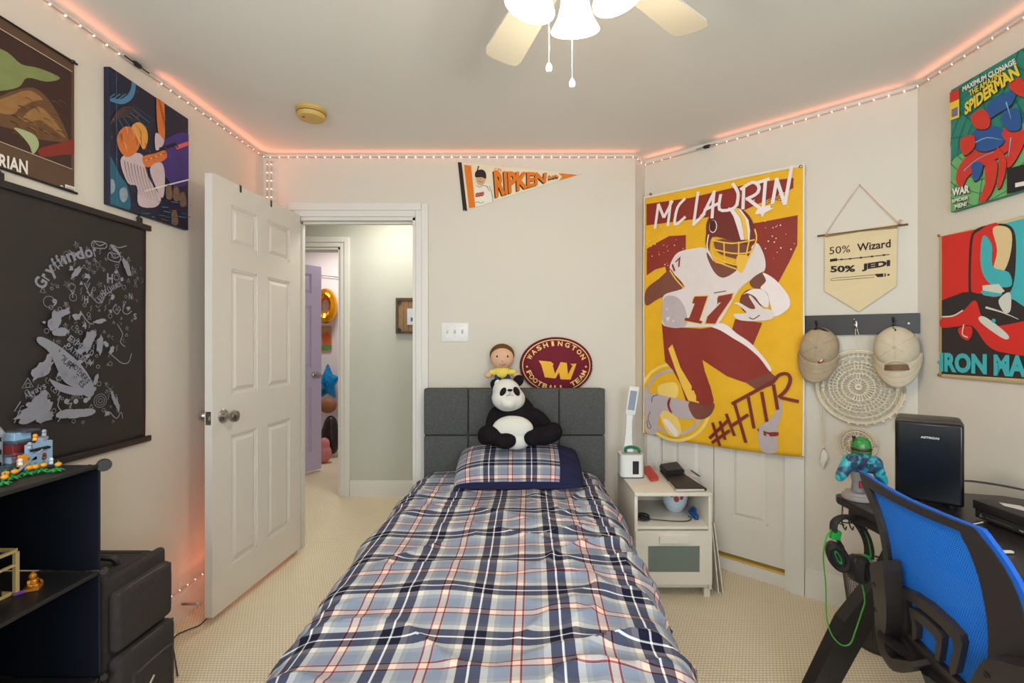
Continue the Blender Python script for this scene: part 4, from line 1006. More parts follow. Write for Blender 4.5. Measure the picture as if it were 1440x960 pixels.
along('Always', [(75, 700), (110, 680), (140, 665)], .020, .005)
# ribbon: silver band with dark words
sh.smooth('printed_ribbon', sil, k_([(112, 510), (140, 515), (190, 545), (250, 600), (285, 665), (270, 695), (225, 665), (190, 640), (150, 560), (112, 528)]))
sh.smooth('printed_ribbon', sil, k_([(150, 640), (190, 655), (235, 668), (262, 685), (225, 688), (175, 672)]))
dk = clothb
def along_dark():
    along('YOUR', [(165, 560), (190, 588), (214, 610)], .022, .01, dk); along('MOTHERS', [(214, 600), (240, 625), (262, 655)], .018, .01, dk); along('EYES', [(222, 632), (236, 650), (248, 668)], .018, .01, dk)
along_dark()
# small generic symbols filling a rounded cluster
def star(x, y, r, w=.0016, a=0):
    c_ = V(sh.uv(*K(x, y))); ps = [tuple(c_+V((math.cos(a+PI/2+i*4*PI/5), math.sin(a+PI/2+i*4*PI/5)))*r) for i in range(6)]
    sh.stroke('printed_motifs', sil, ps, w, uv=True)
def bolt(x, y, r, w=.002):
    c_ = V(sh.uv(*K(x, y))); sh.stroke('printed_motifs', sil, [tuple(c_+V(p)*r) for p in ((.3, 1), (-.3, .1), (.2, .1), (-.3, -1))], w, uv=True)
def ringm(x, y, r, w=.0018): sh.ring('printed_motifs', sil, K(x, y), r, w, n=16)
def tri(x, y, r):
    c_ = V(sh.uv(*K(x, y))); ps = [tuple(c_+V((math.cos(PI/2+i*2*PI/3), math.sin(PI/2+i*2*PI/3)))*r) for i in (0, 1, 2, 0)]; sh.stroke('printed_motifs', sil, ps, .0022, uv=True)
def leaf(x, y, r, a=0):
    c_ = V(sh.uv(*K(x, y))); sh.poly('printed_motifs', sil, [tuple(c_+V((math.cos(a+tt)*r, math.sin(a+tt)*r*.38))) for tt in [i*PI/5 for i in range(10)]], uv=True)
random.seed(11)
for (x, y, r) in ((230, 228, .013), (295, 288, .022), (270, 285, .008), (406, 308, .02), (252, 325, .010), (198, 412, .012), (384, 484, .010), (230, 690, .010), (95, 696, .009), (320, 655, .010), (418, 330, .008)): star(x, y, r, .0018, random.random())
for (x, y, r) in ((155, 298, .011), (172, 286, .010), (214, 356, .014), (218, 388, .014), (145, 402, .020), (300, 705, .026), (300, 705, .018), (300, 705, .009), (176, 636, .010), (104, 728, .018)): ringm(x, y, r)
for (x, y, r) in ((266, 345, .024), (45, 740, .032), (372, 408, .012), (175, 690, .016), (276, 372, .012)): bolt(x, y, r, .0028)
for (x, y, r) in ((350, 322, .027), (124, 368, .011), (76, 655, .020), (388, 272, .010), (410, 352, .010)): tri(x, y, r)
ringm(350, 328, .012); ringm(76, 658, .008)
def jag(x, y, r, a, asp=.5, n_=18):
    c_ = V(sh.uv(*K(x, y))); out = []
    for i in range(n_):
        tt = i*2*PI/n_; rr_ = r*random.uniform(.72, 1.22); px_, py_ = math.cos(tt)*rr_, math.sin(tt)*rr_*asp
        out.append((c_.x+px_*math.cos(a)-py_*math.sin(a), c_.y+px_*math.sin(a)+py_*math.cos(a)))
    sh.poly('printed_motifs', sil, out, uv=True)
for (x, y, r, a, asp) in ((165, 460, .040, 1.3, .55), (180, 495, .026, .2, .6), (190, 435, .024, .6, .5), (265, 520, .048, 1.2, .42), (300, 535, .036, 1.5, .4), (250, 545, .03, .5, .4), (120, 610, .045, .7, .5), (140, 580, .03, 1.2, .4), (95, 740, .058, .35, .42), (110, 710, .04, .9, .5), (130, 755, .03, 0, .6), (340, 700, .036, 1.9, .2), (352, 720, .030, 1.7, .2), (225, 312, .030, .9, .35), (345, 240, .026, -.6, .3), (382, 296, .034, -1.1, .4), (298, 462, .026, .2, .3), (335, 548, .016, 1, .6), (285, 640, .02, 1.2, .4)): jag(x, y, r, a, asp)
def inside(x, y, poly):
    c = False
    for i in range(len(poly)):
        (x0, y0), (x1, y1) = poly[i-1], poly[i]
        if (y0 > y) != (y1 > y) and x < (x1-x0)*(y-y0)/(y1-y0)+x0: c = not c
    return c
zone = [(130, 340), (190, 250), (300, 215), (400, 270), (430, 330), (400, 400), (385, 560), (330, 585), (300, 620), (350, 690), (365, 770), (40, 775), (60, 680), (130, 590), (120, 500), (125, 420)]
placed = []
tries = 0
while len(placed) < 210 and tries < 6000:
    tries += 1; x, y = random.uniform(30, 430), random.uniform(215, 780)
    if not inside(x, y, zone) or any((x-a)**2+(y-c)**2 < 150 for a, c in placed): continue
    placed.append((x, y)); k = random.randrange(6); r = random.uniform(.006, .013)
    if k == 0: star(x, y, r, .0014, random.random()*6)
    elif k == 1: ringm(x, y, r*.7, .0016)
    elif k == 2: bolt(x, y, r*1.1, .0018)
    elif k == 3:
        c_ = V(sh.uv(*K(x, y))); a = random.random()*6
        sh.stroke('printed_motifs', sil, [tuple(c_+V((math.cos(a+tt*.55), math.sin(a+tt*.55)))*r*(.4+.2*tt)) for tt in range(6)], .0022, uv=True, k=2, taper=True)
    elif k == 4:
        c_ = V(sh.uv(*K(x, y))); n_ = random.randrange(7, 12); a0 = random.random()*6
        sh.poly('printed_motifs', sil, [tuple(c_+V((math.cos(a0+tt*2*PI/n_), math.sin(a0+tt*2*PI/n_)))*r*random.uniform(.45, 1.35)) for tt in range(n_)], uv=True)
    else: tri(x, y, r*.8)
for (x, y, s_) in ((180, 745, 1), (210, 745, 1.05), (240, 742, .95)):   # three plain upright shapes along the bottom
    leaf(x, y, .040*s_, PI/2); sh.disc('printed_motifs', sil, K(x, y-38), .009)
for pts in ([(235, 260), (195, 250), (185, 243)], [(262, 215), (300, 222), (298, 238), (258, 234), (262, 215), (280, 230), (300, 222)], [(312, 250), (345, 260), (340, 280), (308, 270), (312, 250), (328, 268), (345, 260)], [(365, 230), (340, 236), (325, 228)],
            [(240, 370), (262, 392), (275, 405), (290, 400), (300, 372), (296, 350)], [(250, 385), (240, 360), (232, 345)], [(220, 430), (245, 465), (262, 470)], [(380, 560), (370, 588), (350, 590), (330, 575), (312, 560)], [(330, 410), (322, 425), (335, 440), (345, 425)],
            [(362, 400), (352, 430), (366, 440), (380, 430)], [(335, 470), (352, 500), (345, 525), (360, 540)], [(160, 690), (150, 720), (165, 745), (150, 770)], [(310, 740), (330, 760), (345, 740), (350, 760)], [(190, 700), (182, 716), (196, 712), (188, 728)]):
    sh.stroke('printed_motifs', sil, k_(pts), .0030, k=3)
for (c, x, y) in (('H', 166, 275), ('H', 238, 398), ('H', 148, 665), ('N', 376, 388), ('9', 140, 408), ('H', 312, 335), ('S', 390, 450), ('L', 190, 620), ('Z', 205, 640), ('4', 232, 478), ('Y', 195, 382)):
    u_ = .016 if c != 'H' or x != 312 else .024
    o_ = sh.uv(*K(x, y)); sh.text('lettering', sil, c, (o_[0]-u_/2, o_[1]-u_/2), (o_[0]+u_/2, o_[1]-u_/2), (o_[0]-u_/2, o_[1]+u_), .02, uv=True)
sh.build(t)
BASE_SCROLL = 1

# ---------------------------------------------------------------- left shelf: black cube organiser
SX0, SX1, SY1 = XL+.012, -1.250, 1.41; SZ = (.922, .607, .292)
SY0 = .45
shm = mat('black_panel', (30, 30, 33), .45, var=.08); 
t = thing('cube_shelf', ((SX0+SX1)/2, .93, 0), 'black modular cube shelf of plastic panels along the left wall', 'shelf')
ys = [SY1, SY1-.315, SY1-.63, SY1-.945]
for z in (*SZ, .012):
    for i in range(3):
        b = NB(); cube(b, ((SX0+SX1)/2, (ys[i]+ys[i+1])/2, z), (SX1-SX0-.008, .309, .006), None, .001); obj('shelf_panel', b, shm, t)
        b = NB()
        for x in (SX0+.006, SX1-.006): cube(b, (x, (ys[i]+ys[i+1])/2, z), (.008, .30, .011), None, .002)
        obj('panel_rim', b, blackm, t, kind='stuff')
zz = [.012, SZ[2], SZ[1], SZ[0]]
for j in range(3):
    for i in range(4):
        b = NB(); cube(b, ((SX0+SX1)/2, ys[i], (zz[j]+zz[j+1])/2), (SX1-SX0-.010, .006, zz[j+1]-zz[j]-.012), None, .001); obj('side_panel', b, mat('blue_black_panel', (20, 24, 32), .35, var=.1), t)
    for i in range(3):
        b = NB(); cube(b, (SX0-.003, (ys[i]+ys[i+1])/2, (zz[j]+zz[j+1])/2), (.005, .30, zz[j+1]-zz[j]-.012)); obj('back_panel', b, shm, t)
for z in zz:
    for y in ys[:2]:
        b = NB(); rc_ = .0185 if z == SZ[0] else .010; lathe(b, [(0, -.007), (rc_*.9, -.007), (rc_, -.003), (rc_, .003), (rc_*.9, .007), (0, .007)], (SX1+.002, y+(.006 if y == SY1 else 0), z), 24, rot=rot3(y=PI/2, z=-.9)); tube(b, [(SX1-.01, y-.008, z), (SX1-.03, y-.008, z)], .006, 8)
        obj('connector', b, blackm, t, smooth=True)
# suitcase behind it
kx0, kx1, ky0, ky1, kz = XL+.02, -1.252, 1.445, 1.690, .560
t = thing('suitcase', ((kx0+kx1)/2, (ky0+ky1)/2, 0), 'black soft-sided suitcase standing between the shelf and the white door', 'suitcase')
sf = mat('black_ballistic_cloth', (48, 41, 39), .85, var=.4, scale=60, bump=.5, bscale=300); pipe = mat('piping_black', (56, 50, 48), .5)
b = NB(); cube(b, ((kx0+kx1)/2-.012, (ky0+ky1)/2, kz/2+.02), (kx1-kx0-.03, ky1-ky0, kz-.04), None, .035, 4); obj('shell', b, sf, t, smooth=True)
b = NB(); cube(b, (kx1-.032, (ky0+ky1)/2, kz/2+.012), (.030, ky1-ky0+.008, kz-.02), None, .014, 3); obj('front_lid', b, sf, t, smooth=True)
def pocket(z0, z1, dy0, dy1, th):
    b = NB(); cube(b, (kx1-.006+th/2-.01, (ky0+ky1)/2+(dy1-dy0)/2*0, (z0+z1)/2), (th+.02, ky1-ky0-dy0-dy1, z1-z0), None, min(.022, th*.9), 4); p_ = obj('pocket', b, sf, t, smooth=True)
    b = NB(); x_ = kx1-.004+th*.55; yy0, yy1 = ky0+dy0+.010, ky1-dy1-.010
    c_ = [(x_, yy0, z0+.02), (x_, yy0, z1-.03), (x_+.0, yy0+.02, z1-.008), (x_, yy1-.02, z1-.008), (x_, yy1, z1-.03), (x_, yy1, z0+.02)]
    tube(b, smooth_path(c_, 5), .0032, 6); obj('zip_piping', b, pipe, p_, smooth=True)
pocket(.33, .520, .008, .004, .022); pocket(.05, .318, .004, .0, .030)
b = NB(); cube(b, (kx1+.014, (ky0+ky1)/2+.008, .15), (.03, ky1-ky0-.07, .19), None, .013, 4); p2_ = obj('front_pocket', b, sf, t, smooth=True)
b = NB(); tube(b, smooth_path([(kx1+.026, ky0+.045, .08), (kx1+.026, ky0+.05, .21), (kx1+.026, ky0+.08, .236), (kx1+.026, ky1-.04, .236), (kx1+.026, ky1-.028, .21), (kx1+.026, ky1-.028, .08)], 5), .003, 6); obj('zip_piping', b, pipe, p2_, smooth=True)
b = NB(); R = rot3(x=.5); cube(b, (kx1+.031, 1.562, .175), (.004, .034, .006), rot3(x=.75), .001); obj('badge', b, mat('bright_chrome', (220, 214, 196), .25, .6), p2_, label='small pale metal badge')
b = NB()
for yy in (ky0+.07, ky1-.05): cube(b, ((kx0+kx1)/2, yy, kz-.004), (kx1-kx0-.06, .010, .008), None, .003)
obj('top_piping', b, pipe, t, smooth=True)
b = NB(); tube(b, smooth_path([(-1.50, 1.50, kz-.01), (-1.50, 1.51, kz+.022), (-1.42, 1.53, kz+.030), (-1.34, 1.55, kz+.022), (-1.33, 1.56, kz-.01)], 6), .010, 10, flat=1.4); obj('carry_handle', b, blackm, t, smooth=True)
b = NB(); cube(b, (-1.36, 1.475, kz+.006), (.07, .035, .010), rot3(z=.3), .003); obj('buckle', b, mat('grey_buckle', (112, 108, 98), .4, .4), t, smooth=True)
for x in (kx0+.04, kx1-.03):
    for y in (ky0+.03, ky1-.03):
        b = NB(); lathe(b, [(0, -.01), (.02, -.01), (.02, .01), (0, .01)], (x, y, .02), 16, axis='X'); obj('wheel', b, blackp, t)
# thin black cable on the carpet by the suitcase
b = NB(); tube(b, smooth_path([tuple(hit(x, y, (0, 0, .005), (0, 0, 1))) for x, y in ((250, 950), (246, 925), (243, 903), (248, 893), (262, 886), (280, 879), (291, 869), (302, 858))], 8), .0024, 6); tag(obj('floor_cable', b, cbm, smooth=True), 'thin black cable on the carpet between the suitcase and white door', 'cable')

# toys on the shelf --------------------------------------------------------
TZ = SZ[0]+.004
def br(b, c, s, studs=True, mi=0):
    cube(b, (c[0], c[1], c[2]+s[2]/2), s, None, .0006, 1, mi)
    if studs:
        nx, ny = max(1, round(s[0]/.008)), max(1, round(s[1]/.008))
        if nx*ny > 40: return
        for i in range(nx):
            for j in range(ny): lathe(b, [(.0024, 0), (.0024, .0017), (0, .0017)], (c[0]-s[0]/2+s[0]*(i+.5)/nx, c[1]-s[1]/2+s[1]*(j+.5)/ny, c[2]+s[2]), 8, mi=mi)
gry = mat('toy_light_grey', (150, 160, 172), .35); dgr = mat('toy_dark_grey', (62, 68, 76), .35); tred = mat('toy_dark_red', (112, 34, 34), .35); tor = mat('toy_orange', (240, 152, 30), .35); tgn = mat('toy_green', (28, 148, 62), .35); ttan = mat('toy_tan', (196, 172, 112), .4); clr = mat('toy_clear_blue', (150, 185, 215), .15); twh = mat('toy_white', (225, 226, 230), .35); tgold = mat('toy_gold', (206, 132, 30), .3, .3); tbk = mat('toy_black', (22, 22, 24), .35)
cst = thing('toy_castle', (-1.46, 1.215, TZ), 'small brick-built grey toy castle with turrets on the black shelf', 'toy')
cx_, cy_ = -1.43, 1.31
b = NB(); br(b, (cx_, cy_, TZ), (.13, .16, .006), False); obj('base_plate', b, dgr, cst)
def turret(x, y, r, h, roof=True):
    b = NB(); lathe(b, [(0, TZ+.006), (r, TZ+.006), (r, TZ+h), (r*1.15, TZ+h), (r*1.15, TZ+h+.008), (0, TZ+h+.008)], (x, y, 0), 14); o = obj('tower', b, gry, cst)
    for k in range(3):
        b = NB(); cube(b, (x+r*.98, y, TZ+.03+k*.035), (.003, .007, .014)); obj('tower_window', b, tbk, o)
    if roof:
        b = NB(); lathe(b, [(r*1.25, TZ+h+.008), (r*.55, TZ+h+.034), (r*.2, TZ+h+.045), (r*.22, TZ+h+.05), (0, TZ+h+.064)], (x, y, 0), 14); obj('tower_roof', b, gry, o, smooth=True)
turret(cx_-.005, 1.285, .020, .105); turret(cx_-.035, 1.36, .016, .085, False); turret(cx_+.035, 1.375, .014, .08, False)
for (x, y, z, sx, sy, sz, m_) in ((0, .02, .006, .09, .10, .022, dgr), (-.01, .03, .028, .07, .07, .02, gry), (0, .03, .048, .09, .09, .008, dgr), (.01, .02, .056, .05, .06, .024, tred), (0, .03, .08, .08, .07, .006, dgr), (-.005, .035, .086, .04, .045, .02, clr), (.0, .05, .106, .06, .04, .005, dgr), (.05, .045, .006, .01, .07, .07, clr), (.045, .02, .03, .02, .03, .01, tred), (.05, .0, .02, .012, .02, .03, tor), (.055, .04, .056, .02, .05, .006, tbk)):
    b = NB(); br(b, (cx_+x, cy_+y, TZ+z), (sx, sy, sz)); obj('toy_brick', b, m_, cst)
for (x, y, z, m_) in ((.055, -.01, .03, twh), (.06, .025, .09, tor), (.055, .055, .03, tred), (.06, .07, .012, twh), (.06, .01, .07, gry), (.06, .05, .098, gry), (.062, -.03, .05, tred)):
    b = NB(); cube(b, (cx_+x, cy_+y, TZ+z), (.009, .012, .008), rot3(z=random.random()), .001); ball(b, (cx_+x, cy_+y, TZ+z+.009), (.0055, .0055, .006), None, 10, 6); obj('toy_figure', b, m_, cst, smooth=True)
b = NB(); tube(b, [(cx_+.065, 1.28, TZ+.012), (cx_+.06, 1.35, TZ+.058)], .002, 6); tube(b, [(cx_+.07, 1.28, TZ+.012), (cx_+.065, 1.35, TZ+.058)], .002, 6); obj('stair_rail', b, gry, cst)
plants = [tuple(hit(x, y, (0, 0, TZ), (0, 0, 1)))[:2] for x, y in ((3, 682), (17, 674), (38, 668), (58, 664), (79, 663))]
for i, (x, y) in enumerate(plants):
    pt_ = thing('toy_pumpkin_plant', (x, y, TZ), ('orange toy pumpkins on green stems at the shelf edge, nearest the camera', 'orange toy pumpkins on green stems, second from the shelf front', 'orange toy pumpkins on green stems, middle of the row', 'orange toy pumpkins on green stems, second from the far end', 'orange toy pumpkins on green stems, farthest along the shelf')[i], 'toy', 'toy pumpkin plants on the shelf')
    b = NB()
    for a in range(6):
        an = a*PI/3+i; tube(b, [(x, y, TZ+.003), (x+.010*math.cos(an), y+.010*math.sin(an), TZ+.006), (x+.018*math.cos(an), y+.018*math.sin(an), TZ+.002)], [.002, .0035, .001], 6)
    tube(b, [(x, y, TZ), (x, y, TZ+.018)], .0025, 6); obj('leaves', b, tgn, pt_)
    for (dx, dy) in ((0, .006), (-.004, -.012))[:1+i % 2]:
        b = NB(); ball(b, (x+dx, y+dy, TZ+.019), (.008, .008, .0065), None, 12, 8); pu = obj('pumpkin', b, tor, pt_, smooth=True)
        b = NB(); tube(b, [(x+dx, y+dy, TZ+.025), (x+dx, y+dy, TZ+.030)], .0022, 6); obj('stalk', b, tgn, pu)
# middle shelf: tan frame model, golden figure, purple stick
MZ = SZ[1]+.004
tf = thing('toy_room_frame', (-1.41, 1.21, MZ), 'tan brick-built open room model with tiny grey pieces on the middle shelf', 'toy')
fx0, fx1, fy0, fy1, fh = -1.47, -1.36, 1.14, 1.275, .115
for i, x in enumerate((fx0, fx1)):
    for y in (fy0, fy1):
        b = NB(); br(b, (x, y, MZ), (.010, .010, fh)); obj('corner_post', b, ttan, tf)
for (c, s_) in ((((fx0+fx1)/2, fy1, MZ+fh), (.11, .010, .008)), (((fx0+fx1)/2, fy0, MZ+fh), (.11, .010, .008)), ((fx0, (fy0+fy1)/2, MZ+fh), (.010, .13, .008)), ((fx1, (fy0+fy1)/2, MZ+fh), (.010, .13, .008)), ((fx1, (fy0+fy1)/2, MZ+.078), (.008, .13, .006)), (((fx0+fx1)/2, (fy0+fy1)/2, MZ), (.095, .13, .010))):
    b = NB(); br(b, c, s_, False); obj('beam', b, ttan, tf)
for i in range(8):
    b = NB(); br(b, (-1.44+.022*(i % 4), 1.18+.05*(i//4)+.01*(i % 3), MZ+.010), (.014, .014, .010+.006*(i % 3))); obj('toy_brick', b, (dgr, gry, twh, tbk)[i % 4], tf)
gp = hit(46, 828, (0, 0, MZ), (0, 0, 1)); gg = thing('gold_toy_figure', gp, 'golden toy figure sitting on a small golden base on the middle shelf', 'toy')
b = NB(); cube(b, gp+V((0, 0, .004)), (.034, .034, .008), rot3(z=.5), .001); obj('base', b, tgold, gg)
b = NB(); cube(b, gp+V((0, 0, .018)), (.020, .016, .020), rot3(z=.5), .003); cube(b, gp+V((.008, -.004, .012)), (.02, .015, .008), rot3(z=.5), .002); obj('body', b, tgold, gg, smooth=True)
b = NB(); ball(b, gp+V((0, 0, .036)), (.0085, .0085, .009), None, 14, 10); lathe(b, [(.003, .043), (.003, .047), (0, .047)], gp, 8); obj('head', b, tgold, gg, smooth=True)
for s_ in (-1, 1): b = NB(); tube(b, [gp+V((.0, s_*.011, .026)), gp+V((.006, s_*.016, .018)), gp+V((.013, s_*.013, .014))], .0032, 8); obj('arm', b, tgold, gg, smooth=True)
pp = hit(28, 835, (0, 0, MZ), (0, 0, 1)); b = NB(); cube(b, pp+V((0, 0, .004)), (.007, .026, .008), rot3(z=-.5), .001); tag(obj('toy_stick', b, mat('toy_purple', (120, 70, 160), .35)), 'small purple toy block lying on the middle shelf', 'toy')

# ---------------------------------------------------------------- seen through the doorway
t = thing('picture_frame', P(575, 468, HY), 'rustic wooden picture frame on the hall wall, partly behind the door casing', 'picture')
wood = mat('rustic_wood', (140, 108, 72), .7, var=.3, scale=30); f0, f1 = P(557.5, 469, HY-.0), P(600, 419, HY)
def rectframe(b, x0, z0, x1, z1, y0, y1, w):
    for (a0, b0, a1, b1) in ((x0, z0, x0+w, z1), (x1-w, z0, x1, z1), (x0+w, z0, x1-w, z0+w), (x0+w, z1-w, x1-w, z1)): cube(b, ((a0+a1)/2, (y0+y1)/2, (b0+b1)/2), (a1-a0, abs(y1-y0), b1-b0))
b = NB(); rectframe(b, f0.x, f0.z, f1.x, f1.z, HY-.001, HY-.025, .02); obj('outer_frame', b, mat('dark_wood', (84, 66, 48), .7, var=.3), t)
b = NB(); x_ = f0.x+.02; 
for k in range(4): pass
for k in range(5): bx2('board', (f0.x+.0205+k*.0425, HY-.016, f0.z+.0205), (f0.x+.0205+(k+1)*.0425-.002, HY-.002, f1.z-.0205), wood, parent=t)
b.free(); mid = V((f0.x+.16, HY-.018, (f0.z+f1.z)/2)); bx2('photo', (mid.x-.065, HY-.022, mid.z-.075), (mid.x+.065, HY-.017, mid.z+.06), mat('photo_pale', (206, 212, 218), .4), parent=t)
b = NB(); cube(b, (mid.x-.02, HY-.0235, mid.z-.03), (.03, .002, .03)); obj('photo_motif', b, mat('photo_dark', (70, 84, 96), .5), t)
for z in (f0.z+.03, f1.z-.03): b = NB(); cube(b, (f0.x+.03, HY-.027, z), (.03, .003, .03), rot3(y=.78)); obj('corner_bracket', b, blackm, t)
# far bedroom: gold balloon, drawing, blue star balloon, bags, wall wire
FY = 5.45
goldf = mat('gold_foil', (230, 160, 24), .22, .85, var=.15, scale=30); bluf = mat('blue_foil', (20, 140, 206), .22, .7, var=.15, scale=30)
def balloon(name, outline, Y, m, label, dep=.09, hole=None):
    n = len(outline); c = sum((V(p) for p in outline), V((0, 0)))/n; b = NB()
    cc_ = hole or c; rings = []
    tt = ((0, .0), (.35, .75), (.7, 1), (.92, .55), (1, 0)) if not hole else ((0, 0), (.12, .6), (.5, 1), (.88, .6), (1, 0))
    for sd in (1, -1):
        rs = []
        for k, (f, z) in enumerate(tt):
            row = []
            for i, p in enumerate(outline):
                base = V(cc_) if not hole else V(c)+(V(p)-V(c))*.36
                pt = base+(V(p)-base)*f; q_ = P(pt.x, pt.y, Y); row.append(b.verts.new(q_+V((0, -sd*dep*(z if hole else math.sqrt(max(0, 1-f*f)))*(1+.12*math.sin(i*2.4)), 0))))
            rs.append(row)
        for k in range(len(tt)-1):
            for i in range(n):
                try: b.faces.new((rs[k][i], rs[k][(i+1) % n], rs[k+1][(i+1) % n], rs[k+1][i]))
                except ValueError: pass
    bmesh.ops.remove_doubles(b, verts=b.verts, dist=.002)
    return tag(obj(name, b, m, smooth=True), label, 'balloon')
oval = [(458+16*math.cos(a), 430+25*math.sin(a)) for a in [i*2*PI/24 for i in range(24)]]
balloon('number_balloon', oval, FY-.05, goldf, 'gold foil number balloon on the far bedroom wall', .07, hole=(458, 431))
stp = []
for i in range(10):
    a = PI/2+i*PI/5; r = 1 if i % 2 == 0 else .55; stp.append((461-18*r*math.cos(a), 538-27*r*math.sin(a)))
balloon('star_balloon', stp, FY-.07, bluf, 'blue foil star balloon below the gold one in the far bedroom', .09)
dq0, dq1 = P(451, 494, 5.49), P(466, 458, 5.49)
dw = bx2('drawing', (dq0.x, 5.485, dq0.z), (dq1.x, 5.497, dq1.z), mat('drawing_tan', (186, 142, 96), .7)); tag(dw, 'framed orange and green drawing between the two foil balloons', 'picture')
sh = Sheet((dq0.x, 5.484, dq0.z), (1, 0, 0), (0, 0, 1)); sh.smooth('orange_shape', mat('crayon_orange', (206, 92, 46), .7), [(454, 470), (463, 468), (465, 485), (456, 488)]); sh.smooth('green_shape', mat('crayon_green', (92, 140, 66), .7), [(453, 486), (465, 484), (465, 491), (453, 492)]); sh.build(dw)
b = NB(); tube(b, [P(440, 386, 5.47), P(480, 390, 5.47)], .006, 6); tag(obj('wall_wire', b, mat('wire_grey', (120, 112, 112), .5)), 'thin dark wire strung across the far bedroom wall', 'wire')
blob('tan_bag', [(P(461, 570, 5.3), (.10, .06, .09))], mat('tan_leather', (150, 98, 62), .6), None, .015)
tag(bpy.data.objects['tan_bag'], 'rounded tan bag above the dark bag in the far bedroom', 'bag')
blob('dark_bag', [(P(464, 612, 5.3), (.10, .08, .16)), (P(465, 600, 5.3), (.08, .07, .13)), (P(468, 620, 5.3), (.07, .08, .15))], mat('dark_glossy_cloth', (40, 26, 30), .35), None, .015)
tag(bpy.data.objects['dark_bag'], 'dark shiny bag standing on the far bedroom floor', 'bag')
blob('pink_bundle', [(V((-2.12, 5.05, .10)), (.09, .07, .10)), (V((-2.11, 5.05, .2)), (.06, .05, .07))], mat('pink_cloth', (208, 130, 128), .8), None, .012)
tag(bpy.data.objects['pink_bundle'], 'pink cloth bundle on the far bedroom floor by the lilac door', 'bundle')
# ---------------------------------------------------------------- yellow flag over the closet door
fo = A+DN*.030
def fhit(px, py, off=.030): return hit(px, py, A+DN*off, DN)
tl, trr, bl_, br_ = fhit(909, 276), fhit(1132, 230), fhit(905.5, 608), fhit(1128, 641)
# sheet faces the room: U along the wall (left to right), V up, N = U x V must equal DN
fU = DU; fl = Sheet(V((bl_.x, bl_.y, 0)), fU, (0, 0, 1)); assert fl.N.dot(DN) > .9
uvs = [fl.uv(*p) for p in ((909, 276), (1132, 230), (905.5, 608), (1128, 641))]
zt_ = lambda u: uvs[0][1]+(uvs[1][1]-uvs[0][1])*u/uvs[1][0]
W_ = uvs[1][0]; vb = min(uvs[2][1], uvs[3][1]); vt = max(uvs[0][1], uvs[1][1])
def fwave(u, v):
    h = (vt-v)/(vt-vb)
    return .006+.010*h*math.sin(u*7.5+.8)*h+.003*math.sin(u*22+v*3)*h+.004*math.sin(v*5+u*6)+.0035*max(0, 1-abs(h-.02)*14)*math.sin(u*11)
flag = thing('flag', tuple(A+DU*.45+DN*.04)[:2]+(1.0,), 'yellow and burgundy football player flag hanging over the closet door', 'flag')
yelm = mat('yellow_polyester', (234, 178, 34), .6, var=.10, scale=14, spec=.3); brg = mat('burgundy_print', (142, 42, 26), .65, var=.10, scale=14)
def quadclip(u):   # bottom edge sags a little in the middle
    f = u/W_; return uvs[2][1]*(1-f)+uvs[3][1]*f-.020*math.sin(PI*f)
fl = Sheet(V((bl_.x, bl_.y, 0)), fU, (0, 0, 1), wave=fwave, cuts=24, size=(0.0, vb-.03, W_, vt))
b = NB(); nU, nV = 50, 60
G2 = []
for i in range(nU+1):
    u = W_*i/nU; v0, v1 = quadclip(u), zt_(u); G2.append([b.verts.new(fl.w(u, v0+(v1-v0)*j/nV, 0)) for j in range(nV+1)])
for i in range(nU):
    for j in range(nV): b.faces.new((G2[i][j], G2[i+1][j], G2[i+1][j+1], G2[i][j+1]))
o = obj('cloth', b, yelm, flag, smooth=True, fix=False); md = o.modifiers.new('s', 'SOLIDIFY'); md.thickness = .0012; md.offset = -1
c1 = lambda x, y: (890+x/4, 220+y/4)
c2 = lambda x, y: (890+x/4.365, 430+y/4.365)
g1_ = lambda pts: [c1(*p) for p in pts]; g2_ = lambda pts: [c2(*p) for p in pts]
fw = mat('jersey_white_print', (226, 214, 210), .65, var=.06, scale=20); fsk = mat('skin_print', (122, 68, 50), .65, var=.12, scale=30); fgold = mat('gold_stripe_print', (240, 190, 70), .6); fsh = mat('jersey_grey_print', (188, 174, 176), .65, var=.08, scale=20)
maroon = mat('helmet_print', (112, 34, 28), .5, var=.1); dkr = mat('dark_line_print', (70, 24, 22), .6); fball = mat('ball_print', (120, 58, 40), .6, var=.15, scale=40); fwhite = mat('bright_print', (238, 226, 224), .6); ylt = mat('pale_yellow_print', (244, 208, 110), .6, var=.1)
hm = mat('white_hem', (228, 222, 210), .7)
fl.stroke('hem', hm, [(0, zt_(0)-.006), (W_, zt_(W_)-.006)], .012, uv=True); fl.stroke('hem', hm, [(.004, uvs[2][1]), (.004, zt_(0))], .008, uv=True); fl.stroke('hem', hm, [(W_-.004, uvs[3][1]+.005), (W_-.004, zt_(W_))], .008, uv=True)
# burgundy band behind the name, numerals 1 and 7
fl.poly('printed_band', brg, g1_([(78, 268), (320, 235), (600, 170), (700, 150), (905, 122), (905, 180), (640, 300), (440, 340), (78, 388)]))
for k in range(9): fl.stroke('printed_band', brg, g1_([(640+k*14, 200+k*9), (800, 172+k*9), (910-k*6, 132+k*15)]), .0045)
fl.poly('printed_numeral', brg, g1_([(82, 520), (130, 490), (205, 448), (300, 442), (298, 560), (250, 700), (200, 690), (186, 620), (130, 636), (82, 670)]))
fl.poly('printed_numeral', brg, g1_([(640, 384), (720, 372), (930, 332), (928, 500), (880, 600), (820, 710), (700, 640), (660, 500)]))
fl.poly('printed_numeral', brg, g2_([(628, 80), (796, 104), (736, 246), (700, 230), (608, 150)]))
